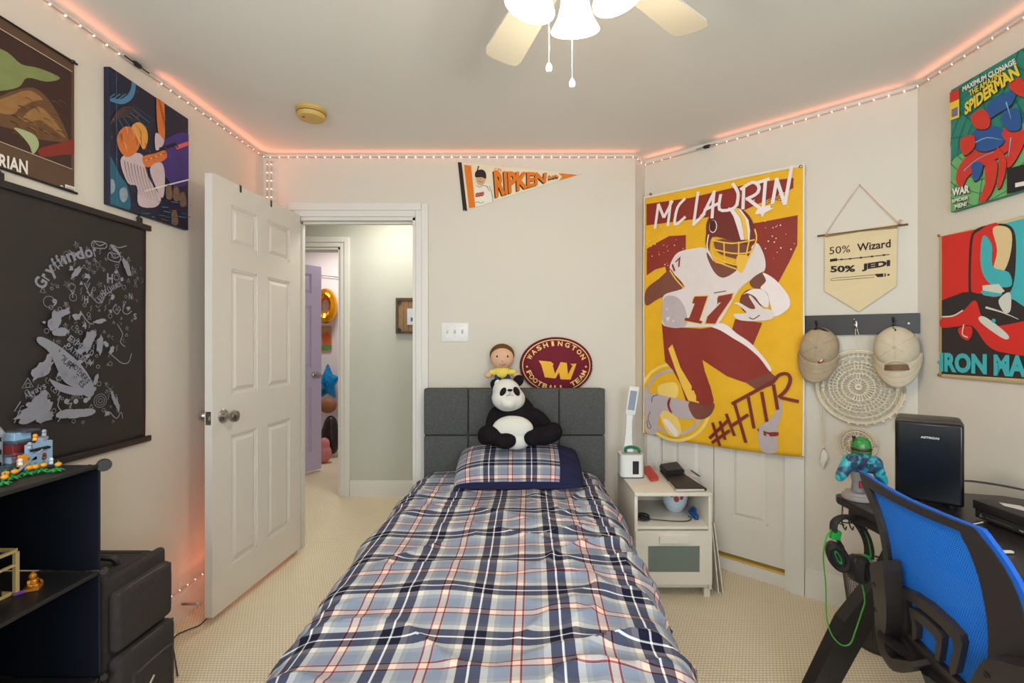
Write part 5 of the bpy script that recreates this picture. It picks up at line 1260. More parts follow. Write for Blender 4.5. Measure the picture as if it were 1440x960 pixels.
# pale team roundel lower left
ro = fl.uv(*c2(250, 590)); RR = (fl.uv(*c2(482, 590))[0]-ro[0])
ry = ro[1]-fl.uv(*c2(250, 830))[1]
fl.ring('printed_roundel', ylt, (ro[0], ro[1]), RR, .018, uv=True, n=40, ry=ry); fl.ring('printed_roundel', fsh, (ro[0], ro[1]), RR*.84, .020, uv=True, n=40, ry=ry*.84)
fl.smooth('printed_roundel', ylt, g2_([(160, 490), (270, 470), (275, 560), (180, 560)]))
fl.smooth('printed_roundel', ylt, g2_([(165, 610), (250, 640), (300, 740), (285, 800), (230, 790), (180, 700)]))
fl.smooth('printed_roundel', fwhite, g2_([(190, 700), (225, 700), (280, 770), (270, 800), (230, 760)]))
# player: far leg (planted, right), near leg (bent, left)
R_L = 'printed_player'
fl.smooth(R_L, fsh, g2_([(90, 540), (150, 540), (240, 560), (350, 590), (400, 640), (380, 690), (300, 690), (200, 640), (160, 700), (150, 780), (90, 770), (78, 640)]))   # trailing shoe and shin
fl.smooth(R_L, fsk, g2_([(350, 590), (495, 590), (485, 660), (430, 695), (375, 680)]))
fl.poly(R_L, brg, g2_([(185, 108), (260, 130), (420, 140), (560, 120), (640, 170), (720, 240), (850, 400), (860, 440), (690, 470), (580, 430), (430, 330), (445, 400), (480, 500), (500, 580), (480, 620), (400, 600), (330, 580), (300, 480), (250, 390), (205, 340)]))
fl.poly(R_L, fgold, g2_([(225, 262), (250, 236), (300, 380), (370, 500), (410, 596), (345, 580), (310, 500), (265, 380)]))
fl.poly(R_L, fsk, g2_([(690, 466), (850, 410), (895, 445), (850, 490), (760, 515)]))
fl.smooth(R_L, fwhite, g2_([(470, 120), (560, 108), (640, 170), (720, 225), (800, 310), (850, 380), (842, 400), (780, 320), (700, 250), (620, 200), (540, 150)]))
fl.smooth(R_L, fsh, g2_([(840, 700), (880, 650), (910, 570), (920, 640), (890, 770), (890, 890), (790, 885), (770, 760), (790, 730)]))
fl.smooth(R_L, brg, g2_([(772, 752), (830, 772), (896, 772), (890, 796), (820, 796), (776, 775)]))
for pts in ([(120, 590), (126, 555), (160, 545)], [(92, 700), (100, 745), (118, 742), (98, 690), (112, 648)]): fl.stroke(R_L, dkr, g2_(pts), .004, k=3)
fl.smooth(R_L, brg, g2_([(216, 600), (226, 570), (240, 562), (232, 610), (248, 655), (228, 640)]))
# trailing arm
fl.smooth(R_L, fsk, g1_([(80, 750), (150, 690), (215, 645), (290, 730), (230, 770), (150, 800), (80, 838)]))
# jersey
fl.smooth(R_L, fw, g1_([(250, 545), (330, 520), (420, 520), (470, 620), (505, 680), (600, 610), (690, 490), (735, 540), (750, 620), (720, 670), (640, 710), (590, 760), (545, 840), (490, 930), (440, 955), (330, 960), (180, 950), (178, 860), (182, 780), (290, 735), (225, 650), (212, 615)]), k=5)
fl.smooth(R_L, fsh, g1_([(178, 800), (250, 790), (300, 860), (300, 955), (182, 945)]))
fl.smooth(R_L, fsk, g1_([(420, 540), (470, 600), (560, 600), (600, 620), (560, 660), (505, 682), (460, 650), (425, 580)]))
fl.stroke(R_L, fgold, g1_([(212, 640), (245, 690), (292, 742)]), .008, k=3); fl.stroke(R_L, brg, g1_([(218, 636), (250, 684), (296, 734)]), .0035, k=3)
fl.stroke(R_L, fgold, g1_([(650, 705), (700, 680), (738, 645)]), .008, k=3)
fl.stroke(R_L, dkr, g1_([(458, 768), (526, 756)]), .005)
# carrying arm with white sleeve, glove and ball
fl.smooth(R_L, fsk, g1_([(660, 700), (735, 650), (755, 700), (730, 740), (680, 740)]))
fl.smooth(R_L, fwhite, g1_([(735, 655), (800, 690), (870, 770), (888, 830), (860, 870), (800, 900), (780, 850), (760, 770), (720, 740), (752, 700)]))
bc = fl.uv(*c1(665, 820)); fl.disc(R_L, fball, c1(665, 815), .058, n=26, ry=.066)
fl.smooth(R_L, fwhite, g1_([(620, 775), (680, 745), (740, 755), (768, 800), (760, 850), (720, 830), (690, 790), (650, 770)]))
fl.smooth(R_L, fw, g1_([(568, 885), (640, 880), (600, 840), (572, 825), (600, 822), (660, 855), (690, 850), (655, 790), (668, 785), (730, 850), (770, 860), (800, 880), (780, 915), (700, 925), (640, 925), (590, 915)]))
fl.stroke(R_L, dkr, g1_([(655, 905), (680, 914), (715, 892)]), .005, k=3)
# helmet and face mask
fl.smooth(R_L, fsk, g1_([(470, 470), (640, 480), (670, 540), (620, 580), (560, 570), (480, 540)]))
fl.smooth(R_L, maroon, g1_([(415, 430), (420, 370), (460, 310), (530, 288), (600, 292), (655, 330), (690, 400), (690, 470), (650, 500), (560, 475), (450, 455), (430, 540), (412, 490)]))
fl.poly(R_L, fwhite, g1_([(540, 290), (565, 290), (610, 350), (625, 420), (630, 470), (610, 470), (590, 400), (570, 340)]))
fl.poly(R_L, fgold, g1_([(566, 290), (590, 292), (638, 350), (650, 420), (648, 470), (632, 470), (626, 420), (612, 350)]))
fl.poly(R_L, fwhite, g1_([(592, 292), (612, 300), (655, 360), (664, 420), (660, 474), (650, 472), (650, 420), (638, 350)]))
fl.ring(R_L, fwhite, c1(455, 395), .022, .005, n=24, ry=.036); fl.smooth(R_L, dkr, g1_([(440, 370), (462, 362), (470, 395), (455, 425), (436, 410)]))
for pts in ([(445, 470), (560, 490), (690, 470)], [(450, 520), (560, 545), (660, 540), (690, 500)], [(445, 560), (540, 600), (610, 610), (640, 580)], [(455, 455), (445, 520), (470, 590)], [(515, 480), (518, 580)], [(690, 410), (700, 470), (660, 560), (620, 640)], [(600, 480), (596, 610)], [(660, 470), (630, 600)], [(470, 590), (560, 625), (612, 642)]): fl.stroke(R_L, fgold, g1_(pts), .0075, k=3)
fl.smooth(R_L, fgold, g1_([(590, 560), (650, 560), (640, 610), (612, 655), (590, 630)]))
fl.stroke(R_L, fwhite, g1_([(430, 440), (420, 500), (432, 550)]), .007, k=2)
# chest and shoulder numbers
one = [(345, 800), (352, 788), (424, 786), (378, 922), (396, 926), (388, 940), (294, 922), (300, 908), (322, 908), (352, 828), (338, 826)]; sev = [(478, 800), (484, 786), (564, 770), (556, 800), (486, 905), (468, 940), (414, 938), (424, 900), (500, 820), (486, 822), (478, 834)]
for pg_ in (one, sev):
    mx_, my_ = sum(p[0] for p in pg_)/len(pg_), sum(p[1] for p in pg_)/len(pg_)
    fl.poly('printed_number', fgold, g1_([(mx_+(x-mx_)*1.10, my_+(y-my_)*1.06) for x, y in pg_])); fl.poly('printed_number', brg, g1_(pg_))
fl.text('lettering', brg, '17', c1(236, 650), c1(286, 600), c1(222, 612), .02)
# brushed name, one stroke path per letter
nm = fwhite
for pts in ([(128, 408), (148, 268)], [(148, 268), (178, 345)], [(178, 345), (228, 250)], [(218, 250), (200, 392)], [(300, 238), (255, 290), (240, 385), (300, 340)], [(372, 200), (345, 390)], [(345, 385), (410, 322), (386, 340)], [(395, 340), (466, 195)], [(462, 195), (450, 350)], [(405, 305), (485, 268)], [(500, 215), (492, 300), (560, 300), (595, 270)], [(566, 155), (598, 210), (590, 280)], [(630, 175), (625, 300)], [(610, 190), (680, 150), (715, 175), (700, 215), (640, 245)], [(650, 240), (740, 310)], [(700, 155), (775, 130)], [(752, 140), (738, 300)], [(720, 300), (780, 285)], [(790, 270), (815, 130)], [(812, 125), (860, 275)], [(860, 275), (898, 55)]):
    fl.stroke('lettering', nm, g1_(pts), .017, k=3, taper=False)
fl.smooth('printed_splash', nm, g1_([(700, 310), (725, 285), (740, 300), (800, 292), (750, 320), (735, 345), (722, 325), (695, 330)]), k=2)
# lettered hashtag, dark red brush
hs = mat('dark_red_brush', (122, 34, 28), .65, var=.1)
for pts in ([(492, 715), (536, 858)], [(538, 705), (570, 820)], [(472, 812), (590, 700)], [(486, 840), (600, 762)], [(578, 660), (628, 795)], [(628, 590), (698, 838)], [(600, 742), (712, 665)], [(612, 600), (870, 460)], [(712, 556), (748, 750)], [(795, 525), (828, 708)], [(868, 480), (895, 634)], [(862, 470), (900, 425), (950, 415), (972, 450), (950, 510), (900, 560)], [(912, 560), (1024, 585)]):
    fl.stroke('lettering', hs, g2_(pts), .017, k=3)
random.seed(5)
for _ in range(70):
    x, y = random.choice(((random.gauss(820, 60), random.gauss(470, 90)), (random.gauss(170, 60), random.gauss(520, 60)), (random.gauss(780, 120), random.gauss(240, 30))))
    if 90 < x < 920 and 150 < y < 700: fl.disc('printed_specks', nm, c1(x, y), random.uniform(.0015, .004), n=7)
fl.build(flag)
for (x, y) in ((915, 273), (1126, 226+8)):
    b = NB(); p = fhit(x, y, .034); lathe(b, [(.0085, 0), (.0085, .003), (.004, .003), (.004, 0)], p, 18, rot=V((0, 0, 1)).rotation_difference(DN).to_matrix()); g_ = obj('grommet', b, mat('brass', (170, 130, 70), .35, 1), flag, smooth=True)
    b = NB(); lathe(b, [(0, -.02), (.0035, -.02), (.0035, .006), (.006, .007), (0, .010)], p, 12, rot=V((0, 0, 1)).rotation_difference(DN).to_matrix()); obj('pin', b, steel, g_, smooth=True)

# ---------------------------------------------------------------- canvas pennant banner '50% Wizard 50% Jedi'
def dh(px, py, off=.01): return hit(px, py, A+DN*off, DN)
RD = V((0, 0, 1)).rotation_difference(DN).to_matrix()
bt_ = thing('cloth_banner', dh(1210, 436), 'cream canvas pennant banner with dark lettering hanging from a wooden dowel', 'banner')
canv = mat('cream_canvas', (226, 206, 164), .95, var=.05, scale=30, bump=.4, bscale=900); dow = mat('dowel_wood', (170, 138, 92), .6, var=.15)
zb = lambda x, y: (1120+x/4.57, 250+y/4.57)
b = NB(); pts_ = [dh(*zb(*p)) for p in ((184, 370), (650, 292), (642, 695), (400, 860), (182, 728))]; prism(b, pts_, DN*.002); obj('canvas', b, canv, bt_)
b = NB(); tube(b, [dh(*zb(135, 374), .014), dh(*zb(718, 298), .014)], .0048, 10); obj('dowel', b, dow, bt_, smooth=True)
b = NB(); tube(b, [dh(*zb(186, 374), .0135), dh(*zb(650, 314), .0135)], .0075, 10); obj('rolled_hem', b, canv, bt_, smooth=True)
rope = mat('twine', (206, 172, 140), .9)
b = NB(); tube(b, [dh(*zb(190, 362), .015), dh(*zb(330, 150), .011), dh(*zb(408, 46), .009), dh(*zb(530, 170), .011), dh(*zb(645, 282), .015)], .0019, 6)
for c_ in ((186, 366), (655, 288)):
    for k in range(3): lathe(b, [(.0055, -.002), (.0075, 0), (.0055, .002)], dh(*zb(c_[0]+k*7, c_[1]-k), .014), 12, rot=V((0, 0, 1)).rotation_difference(DU).to_matrix())
obj('hanging_string', b, rope, bt_)
b = NB(); tube(b, smooth_path([dh(*zb(655, 285), .018), dh(*zb(668, 268), .018), dh(*zb(684, 276), .018)], 4), .0018, 6); obj('string_end', b, rope, bt_)
b = NB(); ball(b, dh(*zb(408, 46), .007), .003); obj('nail', b, steel, bt_, smooth=True)
bs = Sheet(dh(1150, 440, .0125), DU, (0, 0, 1)); ink = mat('brown_black_ink', (46, 30, 30), .8)
bs.text('lettering', ink, '50%', zb(212, 492), zb(346, 478), zb(212, 446), .0); bs.text('lettering', ink, 'Wizard', zb(390, 474), zb(606, 446), zb(390, 424), .02)
bs.text('lettering', ink, '50%', zb(218, 608), zb(378, 604), zb(218, 566), .04); bs.text('lettering', ink, 'JEDI', zb(420, 602), zb(602, 576), zb(420, 554), .06)
bs.stroke('printed_wand', ink, [zb(216, 528), zb(300, 524), zb(420, 512), zb(598, 492)], .0035); bs.poly('printed_wand', ink, [zb(216, 522), zb(262, 516), zb(262, 534), zb(216, 540)])
for x, y in ((290, 524), (345, 520), (415, 513), (486, 505), (562, 496)): bs.disc('printed_wand', ink, zb(x, y), .006, n=12, ry=.004)
for dy in (0, 18): bs.stroke('printed_sword', ink, [zb(228, 646+dy*.8), zb(500, 622+dy*.9)], .0018)
bs.stroke('printed_sword', ink, [zb(230, 646), zb(220, 654), zb(230, 662)], .0018)
bs.poly('printed_sword', ink, [zb(502, 618), zb(558, 614), zb(558, 636), zb(520, 638)]); bs.poly('printed_sword', ink, [zb(566, 614), zb(574, 613), zb(574, 634), zb(566, 635)]); bs.disc('printed_sword', ink, zb(592, 623), .0045, n=12)
bs.build(bt_)

# ---------------------------------------------------------------- black hook rail
rt = thing('hook_rail', dh(1212, 470), 'black wooden wall rail with coat hooks holding two caps', 'coat rack')
b = NB(); prism(b, [dh(x, y, .001) for x, y in ((1131, 444), (1294, 440), (1294, 468.5), (1131, 472))], DN*.018); bmesh.ops.bevel(b, geom=b.edges[:], offset=.002, segments=2, affect='EDGES'); obj('board', b, mat('black_wood', (40, 38, 40), .4, var=.15), rt)
def hook(px, py):
    p = dh(px, py, .019); b = NB()
    cube(b, p+DN*.001, (.014, .003, .035), rz(math.atan2(DU.y, DU.x)), .001)
    tube(b, smooth_path([p+DN*.002+V((0, 0, .004)), p+DN*.022+V((0, 0, .006)), p+DN*.034+V((0, 0, .020))], 4), .0035, 8); ball(b, p+DN*.034+V((0, 0, .022)), .0055)
    tube(b, smooth_path([p+DN*.002+V((0, 0, -.008)), p+DN*.016+V((0, 0, -.020)), p+DN*.026+V((0, 0, -.008))], 4), .003, 8)
    obj('hook', b, steel if px == 1203 else blackm, rt, smooth=True)
hook(1149, 458); hook(1203, 456); hook(1257, 454)
for x, y in ((1278, 454.5),): b = NB(); lathe(b, [(0, .0), (.005, 0), (.004, .003), (0, .003)], dh(x, y, .0195), 12, rot=RD); obj('screw', b, steel, rt)

# ---------------------------------------------------------------- crocheted dreamcatcher
yarn = mat('cream_yarn', (228, 214, 186), .95, var=.08, bump=.5, bscale=400)
dc = thing('dreamcatcher', dh(1207, 545), 'cream crocheted round wall hanging with a small lower ring, tassels and feathers', 'wall decoration')
c_ = dh(1207, 544, .024); wr = .172
def at3(c, r, a, k=0): return c+DU*(r*math.cos(a))+V((0, 0, r*math.sin(a)))+DN*k
def doily(c, R, part, rings, spokes):
    b = NB(); tube(b, [at3(c, R, i*2*PI/60) for i in range(60)], .0052 if R > .1 else .0035, 8, closed=True)
    tube(b, [at3(c, R-.008, i*2*PI/60) for i in range(60)], .003, 6, closed=True); obj('hoop', b, yarn, dc, smooth=True)
    b = NB()
    for (r, th_) in rings: tube(b, [at3(c, R*r, i*2*PI/48) for i in range(48)], th_, 6, closed=True)
    for (r0, r1, n, tw, th_) in spokes:
        for i in range(n):
            for s_ in ((1, -1) if tw else (1,)): a = i*2*PI/n; tube(b, [at3(c, R*r0, a), at3(c, R*r1, a+s_*tw)], th_, 4, cap=False)
    return obj(part, b, yarn, dc, kind='stuff')
doily(c_, wr, 'crochet_web', [(.06, .006), (.22, .003), (.38, .003), (.50, .0028), (.595, .003), (.69, .003), (.84, .003)],
      [(.02, .22, 16, 0, .0035), (.22, .38, 30, 0, .004), (.38, .50, 24, .13, .0026), (.50, .69, 44, 0, .0042), (.69, .84, 30, .11, .0028), (.84, .96, 52, 0, .003)])
c2_ = dh(1205, 624, .020); doily(c2_, .077, 'crochet_web', [(.2, .0035), (.4, .0035), (.75, .003)], [(.0, .4, 12, 0, .003), (.4, .75, 20, .15, .0026), (.75, .98, 30, 0, .0026)])
p0 = dh(1203, 462, .040)
for e0, e1, r_ in ((p0, at3(c_, wr, PI/2+.05), .0016), (p0+DU*.006, at3(c_, wr, PI/2-.12), .0016), (at3(c_, wr, -PI/2), at3(c2_, .077, PI/2), .0022)): b = NB(); tube(b, [e0, e1], r_, 6); obj('hanging_cord', b, yarn, dc)
def feather(p, L, w):
    b = NB(); n = 9
    rs = [.001+w*math.sin(PI*min(1, (i+.4)/n))**.8 for i in range(n+1)]; tube(b, [p+V((0, 0, -L*i/n))+DU*(.004*math.sin(i*.6)) for i in range(n+1)], rs, 8, flat=1); 
    return obj('feather', b, mat('white_feather', (232, 226, 212), .9, bump=1, bscale=250), dc, smooth=True)
for (px, y0, y1, knots) in ((1157, 560, 655, 2), (1262, 560, 615, 2)):
    top = dh(px, y0-18, .020); bot = dh(px+1, y1-25, .020)
    b = NB()
    for k in range(3): tube(b, smooth_path([top+DU*(k-1)*.004, (top+bot)/2+DU*(k-1)*.007, bot+DU*(k-1)*.003], 4), .0018, 6)
    obj('tassel_cord', b, yarn, dc); b = NB()
    ball(b, top, (.011, .011, .013)); ball(b, top+V((0, 0, -.02)), (.008, .008, .010)); obj('tassel_knot', b, yarn, dc, smooth=True)
    if px < 1200: feather(bot, .105, .017)
    else: feather(bot+V((0, 0, .01)), .07, .010)
for i in range(9):
    a = -PI/2+(i-4)*.19+.55; p = at3(c_, wr+.006, a); b = NB(); ball(b, p, (.006, .006, .007)); obj('edge_knot', b, yarn, dc, smooth=True)
feather(at3(c2_, .078, -PI/2+.25), .12, .018)
feather(at3(c2_, .078, -PI/2-.5), .10, .014)

# ---------------------------------------------------------------- caps
def cap(name, ctr, tilt, m, m2, label, out=.085, logo=None, strap=False):
    t = thing(name, ctr, label, 'cap')
    X, Z = DU, V((0, 0, 1)); ct, st = math.cos(tilt), math.sin(tilt)
    ux, uz = X*ct+Z*st, Z*ct-X*st
    L = lambda x, y, z: ctr+ux*x+DN*y+uz*z
    b = NB(); nu, nv = 36, 14; RX_, RZ_ = .084, .095
    # crown: dome pressed on the wall side, lobed at the six seams
    rows = []
    for j in range(nv+1):
        ph = PI/2*j/nv
        row = []
        for i in range(nu):
            a = 2*PI*i/nu; lob = 1-.018*abs(math.cos(3*a))**.5*math.sin(ph); r = math.sin(ph)**.8*lob
            z = r*math.sin(a)*RZ_*(1.06 if math.sin(a) < 0 else 1+.12*math.cos(a)**2*0); x = r*math.cos(a)*RX_*(1+.06*math.sin(a)*-1)
            y = out*math.cos(ph)**.75+.004*noise.noise(V((x*30, z*30, out*50)))
            row.append(b.verts.new(L(x, y+.010, z+.01)))
        rows.append(row)
    top = rows[0][0]
    for j in range(nv):
        for i in range(nu): b.faces.new((rows[j][i], rows[j][(i+1) % nu], rows[j+1][(i+1) % nu], rows[j+1][i]))
    bmesh.ops.remove_doubles(b, verts=b.verts, dist=.0006); cr = obj('crown', b, m, t, smooth=True); cr.modifiers.new('s', 'SOLIDIFY').thickness = .002
    b = NB()
    for k in range(3):
        a = k*PI/3+PI/2; pts = []
        for i in range(-11, 12):
            ph = PI/2*i/11.5; r = math.sin(abs(ph))**.8*(1 if i >= 0 else -1); pts.append(L(r*math.cos(a)*RX_, out*math.cos(ph)**.75+.0105, r*math.sin(a)*RZ_*(1.06 if r*math.sin(a) < 0 else 1)+.01))
        tube(b, pts, .0012, 5)
    obj('seam', b, m, t, smooth=True)
    b = NB(); ball(b, L(0, out+.012, .01), .0065); obj('top_button', b, m, t, smooth=True)
    for k in range(4):
        a = PI/4+k*PI/2+.2; r = .55; b = NB(); lathe(b, [(.0032, 0), (.0032, .0012), (.0014, .0012), (.0014, 0)], L(r*math.cos(a)*RX_, out*.80+.011, r*math.sin(a)*RZ_+.01), 10, rot=RD); obj('eyelet', b, m2, t)
    # brim: curved plate below the crown
    b = NB(); n1, n2 = 22, 8; g = []
    for i in range(n1+1):
        a = PI+PI*i/n1; row = []
        for j in range(n2+1):
            f = j/n2; rx = .080+(.088-.080)*f; rz0 = .050; rz1 = .150
            x = rx*math.cos(a); z = (rz0+(rz1-rz0)*f)*math.sin(a)-.018; y = .052+.030*math.sin(a)*-1-.030*(abs(math.cos(a)))**1.5-.012*f
            row.append(b.verts.new(L(x, y, z)))
        g.append(row)
    for i in range(n1):
        for j in range(n2): b.faces.new((g[i][j], g[i+1][j], g[i+1][j+1], g[i][j+1]))
    bo = obj('brim', b, m, t, smooth=True); md = bo.modifiers.new('s', 'SOLIDIFY'); md.thickness = .004; md.offset = 0
    b = NB()
    for f in (.3, .55, .8): tube(b, [L((.084+.008*f)*math.cos(PI+PI*i/22), .0545+.030*math.sin(PI+PI*i/22)*-1-.030*(abs(math.cos(PI+PI*i/22)))**1.5-.012*f, (.050+.10*f)*math.sin(PI+PI*i/22)-.018) for i in range(1, 22)], .0006, 4)
    obj('brim_stitching', b, m2, bo, kind='stuff')
    return t, L
khaki = mat('khaki_twill', (176, 156, 128), .95, var=.12, scale=40, bump=.4, bscale=500); khd = mat('khaki_thread', (146, 126, 98), .95)
stone = mat('stone_twill', (206, 192, 166), .95, var=.10, scale=40, bump=.4, bscale=500); sthd = mat('stone_thread', (178, 160, 130), .95)
lc_, LL = cap('baseball_cap', dh(1153, 490, .028), -.12, khaki, khd, 'tan cap with a small red patch hanging at the rail left end', .085)
b = NB(); ball(b, LL(.026, .078, -.054), (.019, .010, .003), RD @ rot3(x=-.55)); pa_ = obj('patch', b, mat('red_patch', (158, 34, 42), .8), lc_, smooth=True, label='small oval red and white patch')
b = NB(); ball(b, LL(.027, .082, -.054), (.009, .004, .002), RD @ rot3(x=-.5)); obj('patch_motif', b, offw, pa_, smooth=True)
b = NB(); tube(b, smooth_path([LL(-.03, .05, .088), LL(0, .072, .100), LL(.035, .05, .085)], 5), .005, 8, flat=.5); obj('adjuster_strap', b, blackm, lc_)
rc_, LR = cap('baseball_cap', dh(1261, 491, .026), .05, stone, sthd, 'stone coloured cap with brown leather patch hanging at the rail right end', .085)
rc_['label'] = 'pale stone cap with brown patch hanging at the rail right end'
b = NB(); pts_ = [LR(-.058+.116*i/12, .085-.05*((i-6)/6)**2*.8, -.075+.026*math.sin(PI*i/12)) for i in range(13)]
tube(b, pts_, .0045, 8); obj('strap_arch', b, stone, rc_, smooth=True)
b = NB(); g = []
for i in range(13): x = -.048+.096*i/12; g.append([b.verts.new(LR(x, .087-.04*((i-6)/6)**2*.8, z)) for z in (-.092, -.066)])
for i in range(12): b.faces.new((g[i][0], g[i+1][0], g[i+1][1], g[i][1]))
o = obj('leather_patch', b, mat('brown_leather', (120, 88, 62), .7, var=.2), rc_); o.modifiers.new('s', 'SOLIDIFY').thickness = .003
b = NB(); Rr = RD @ rot3(x=.9); cube(b, LR(-.008, .066, .083), (.030, .026, .002), RD @ rot3(x=-.85)); pt2 = obj('embroidered_patch', b, mat('black_patch', (34, 28, 22), .8), rc_)
sp_ = Sheet(LR(-.008, .0685, .0845), DU, (Z_ := (V((0, 0, 1))*.66-DN*.75)).normalized())
sp_.U = DU; sp_.V = (V((0, 0, 1))*.66-DN*.75).normalized(); sp_.N = sp_.U.cross(sp_.V)
gy_ = mat('gold_thread', (206, 166, 70), .8); sp_.poly('printed_star', gy_, [(math.cos(PI/2+i*PI/5)*(.008 if i % 2 == 0 else .0035), math.sin(PI/2+i*PI/5)*(.008 if i % 2 == 0 else .0035)) for i in range(10)], uv=True); sp_.build(rc_)

# ---------------------------------------------------------------- comic canvas on the right wall
def qr(px, py, off=.0): return hit(px, py, (XR-off, 0, 0), (-1, 0, 0))
s0 = qr(1337, 130, .022); s0y = s0.y; z1, z0 = s0.z, qr(1339, 298, .022).z; s1y = s0y-.345
z1 = qr(1337, 127, .022).z
cv = thing('comic_canvas', (XR-.02, (s0y+s1y)/2, z0), 'teal and red comic cover canvas with yellow title at upper right', 'picture')
tl_ = mat('comic_teal', (34, 130, 112), .55, var=.12, scale=10)
b = NB(); cube(b, (XR-.0115, (s0y+s1y)/2, (z0+z1)/2), (.021, s0y-s1y, z1-z0), None, .001); obj('canvas', b, tl_, cv)
cs = Sheet((XR-.0222, s0y, z0), (0, -1, 0), (0, 0, 1), size=(0.001, .001, s0y-s1y-.001, z1-z0-.001)); assert cs.N.x < 0
zc = lambda x, y: (1290+x/3, y/3); gc = lambda pts: [zc(*p) for p in pts]
cy_m = mat('comic_yellow', (236, 206, 50), .55); cred = mat('comic_red', (206, 52, 36), .55, var=.15, scale=30); cblu = mat('comic_blue', (34, 84, 150), .55, var=.2, scale=30); cgl = mat('comic_light_green', (110, 176, 110), .55, var=.2, scale=12); cblk = mat('comic_black', (20, 20, 26), .55); cw = mat('comic_white', (232, 228, 220), .55)
cs.smooth('printed_ground', cgl, gc([(142, 700), (200, 640), (330, 600), (460, 520), (470, 780), (300, 860), (145, 890)]))
cx0 = cs.uv(*zc(300, 560))
for k in range(11):
    a = k*2*PI/11; e_ = V(cx0)+V((math.cos(a), math.sin(a)))*.4; cs.stroke('printed_lines', mat('comic_dark_green', (14, 70, 74), .55), [tuple(V(cx0)+V((math.cos(a), math.sin(a)))*.05), tuple(e_)], .0022, uv=True)
for r in (.09, .13, .17, .22, .27): cs.stroke('printed_lines', mat('comic_dark_green', 0), [tuple(V(cx0)+V((math.cos(k*2*PI/11), math.sin(k*2*PI/11)))*r*(1 if k % 2 == 0 else .93)) for k in range(12)], .002, uv=True)
# generic stand-in for the artwork: interlocking angular red and blue ribbons
for pts, m_ in (([(180, 700), (230, 640), (300, 620), (350, 560), (420, 500), (440, 560), (380, 640), (300, 690), (220, 740), (190, 790), (165, 760)], cred), ([(235, 560), (300, 530), (370, 550), (360, 610), (280, 640), (230, 610)], cblu), ([(300, 440), (360, 400), (420, 380), (400, 440), (340, 480), (300, 500)], cblu),
                ([(390, 350), (440, 330), (470, 390), (450, 410), (400, 380)], cred), ([(230, 490), (280, 460), (310, 500), (300, 540), (250, 540)], cred), ([(360, 560), (440, 540), (455, 600), (400, 700), (370, 690), (390, 620)], cred), ([(290, 700), (340, 680), (330, 780), (290, 850), (265, 845), (290, 770)], cred), ([(370, 470), (430, 460), (440, 540), (390, 550), (360, 510)], cblu), ([(340, 620), (380, 680), (360, 780), (340, 790), (350, 700)], cred), ([(235, 690), (280, 690), (265, 750), (240, 760)], cblu), ([(185, 590), (240, 570), (245, 620), (200, 655)], cred)):
    cs.smooth('printed_shapes', cblk, gc([(x+3, y+5) for x, y in pts])); cs.smooth('printed_shapes', m_, gc(pts))
for pts in ([(250, 600), (300, 580), (360, 590)], [(200, 720), (260, 670), (330, 640)], [(380, 430), (400, 500)], [(400, 580), (390, 660)]): cs.stroke('printed_shapes', mat('comic_sky', (130, 180, 220), .55), gc(pts), .005, k=3, taper=True)
for ox, m_ in ((2.2, cblk), (0, cy_m)):
    cs.text('lettering', m_, 'SPIDERMAN', zc(205+ox, 488+ox), zc(440+ox, 318+ox), zc(205+ox, 435+ox), .045, tr=zc(420+ox, 270+ox)); cs.text('lettering', m_, 'THE AMAZING', zc(226+ox, 408+ox), zc(372+ox, 318+ox), zc(222+ox, 384+ox), .03, tr=zc(368+ox, 290+ox))
cs.text('lettering', cw, 'MAXIMUM CLONAGE', zc(196, 388), zc(424, 268), zc(196, 366), .035, tr=zc(416, 246))
cs.poly('corner_box', cy_m, gc([(140, 430), (182, 410), (182, 495), (142, 508)])); cs.poly('corner_box', cred, gc([(140, 392), (182, 372), (182, 418), (140, 436)])); cs.poly('corner_box', mat('comic_violet', (120, 110, 150), .55), gc([(150, 462), (176, 450), (176, 486), (150, 496)]))
for oy, m_ in ((3, cblk), (0, cw)):
    cs.text('lettering', m_, 'WAR', zc(152+oy, 828+oy), zc(226+oy, 812+oy), zc(152+oy, 796+oy), .05); cs.text('lettering', m_, 'SPIDER', zc(152+oy, 856+oy), zc(222+oy, 840+oy), zc(152+oy, 842+oy), .03); cs.text('lettering', m_, 'MEN!', zc(164+oy, 882+oy), zc(214+oy, 868+oy), zc(164+oy, 864+oy), .04)
cs.poly('printed_box', cblk, gc([(385, 712), (470, 690), (470, 800), (385, 818)])); cs.poly('printed_box', cw, gc([(420, 772), (470, 762), (470, 780), (420, 790)]))
cs.build(cv)

# ---------------------------------------------------------------- red and teal poster
i0 = qr(1322, 333, .004); iy0 = i0.y; iy1 = iy0-.43; iz1, iz0 = i0.z, qr(1324, 526, .004).z-.012
ip = thing('paper_poster', (XR-.004, (iy0+iy1)/2, iz0), 'red, teal and cream screen-print poster with large teal letters at right', 'poster')
pcr = mat('poster_cream', (226, 200, 150), .7, var=.04); prd = mat('poster_red', (216, 42, 34), .65, var=.05); ptl = mat('poster_teal', (64, 182, 190), .65, var=.05); pbk = mat('poster_charcoal', (44, 36, 36), .65); pw = mat('poster_pale', (214, 216, 204), .65)
wv2 = lambda u, v: .003+.004*abs(math.sin(u*6+.4))*(.4+.6*abs(v-.3))
isx = Sheet((XR-.004, iy0, iz0), (0, -1, 0), (0, 0, 1), wave=wv2, cuts=12, size=(0, 0, iy0-iy1, iz1-iz0))
b = NB(); Wd, Hd = iy0-iy1, iz1-iz0; g = [[b.verts.new(isx.w(Wd*i/24, Hd*j/24, 0)) for j in range(25)] for i in range(25)]
for i in range(24):
    for j in range(24): b.faces.new((g[i][j], g[i+1][j], g[i+1][j+1], g[i][j+1]))
o = obj('paper', b, pcr, ip, smooth=True, fix=False)
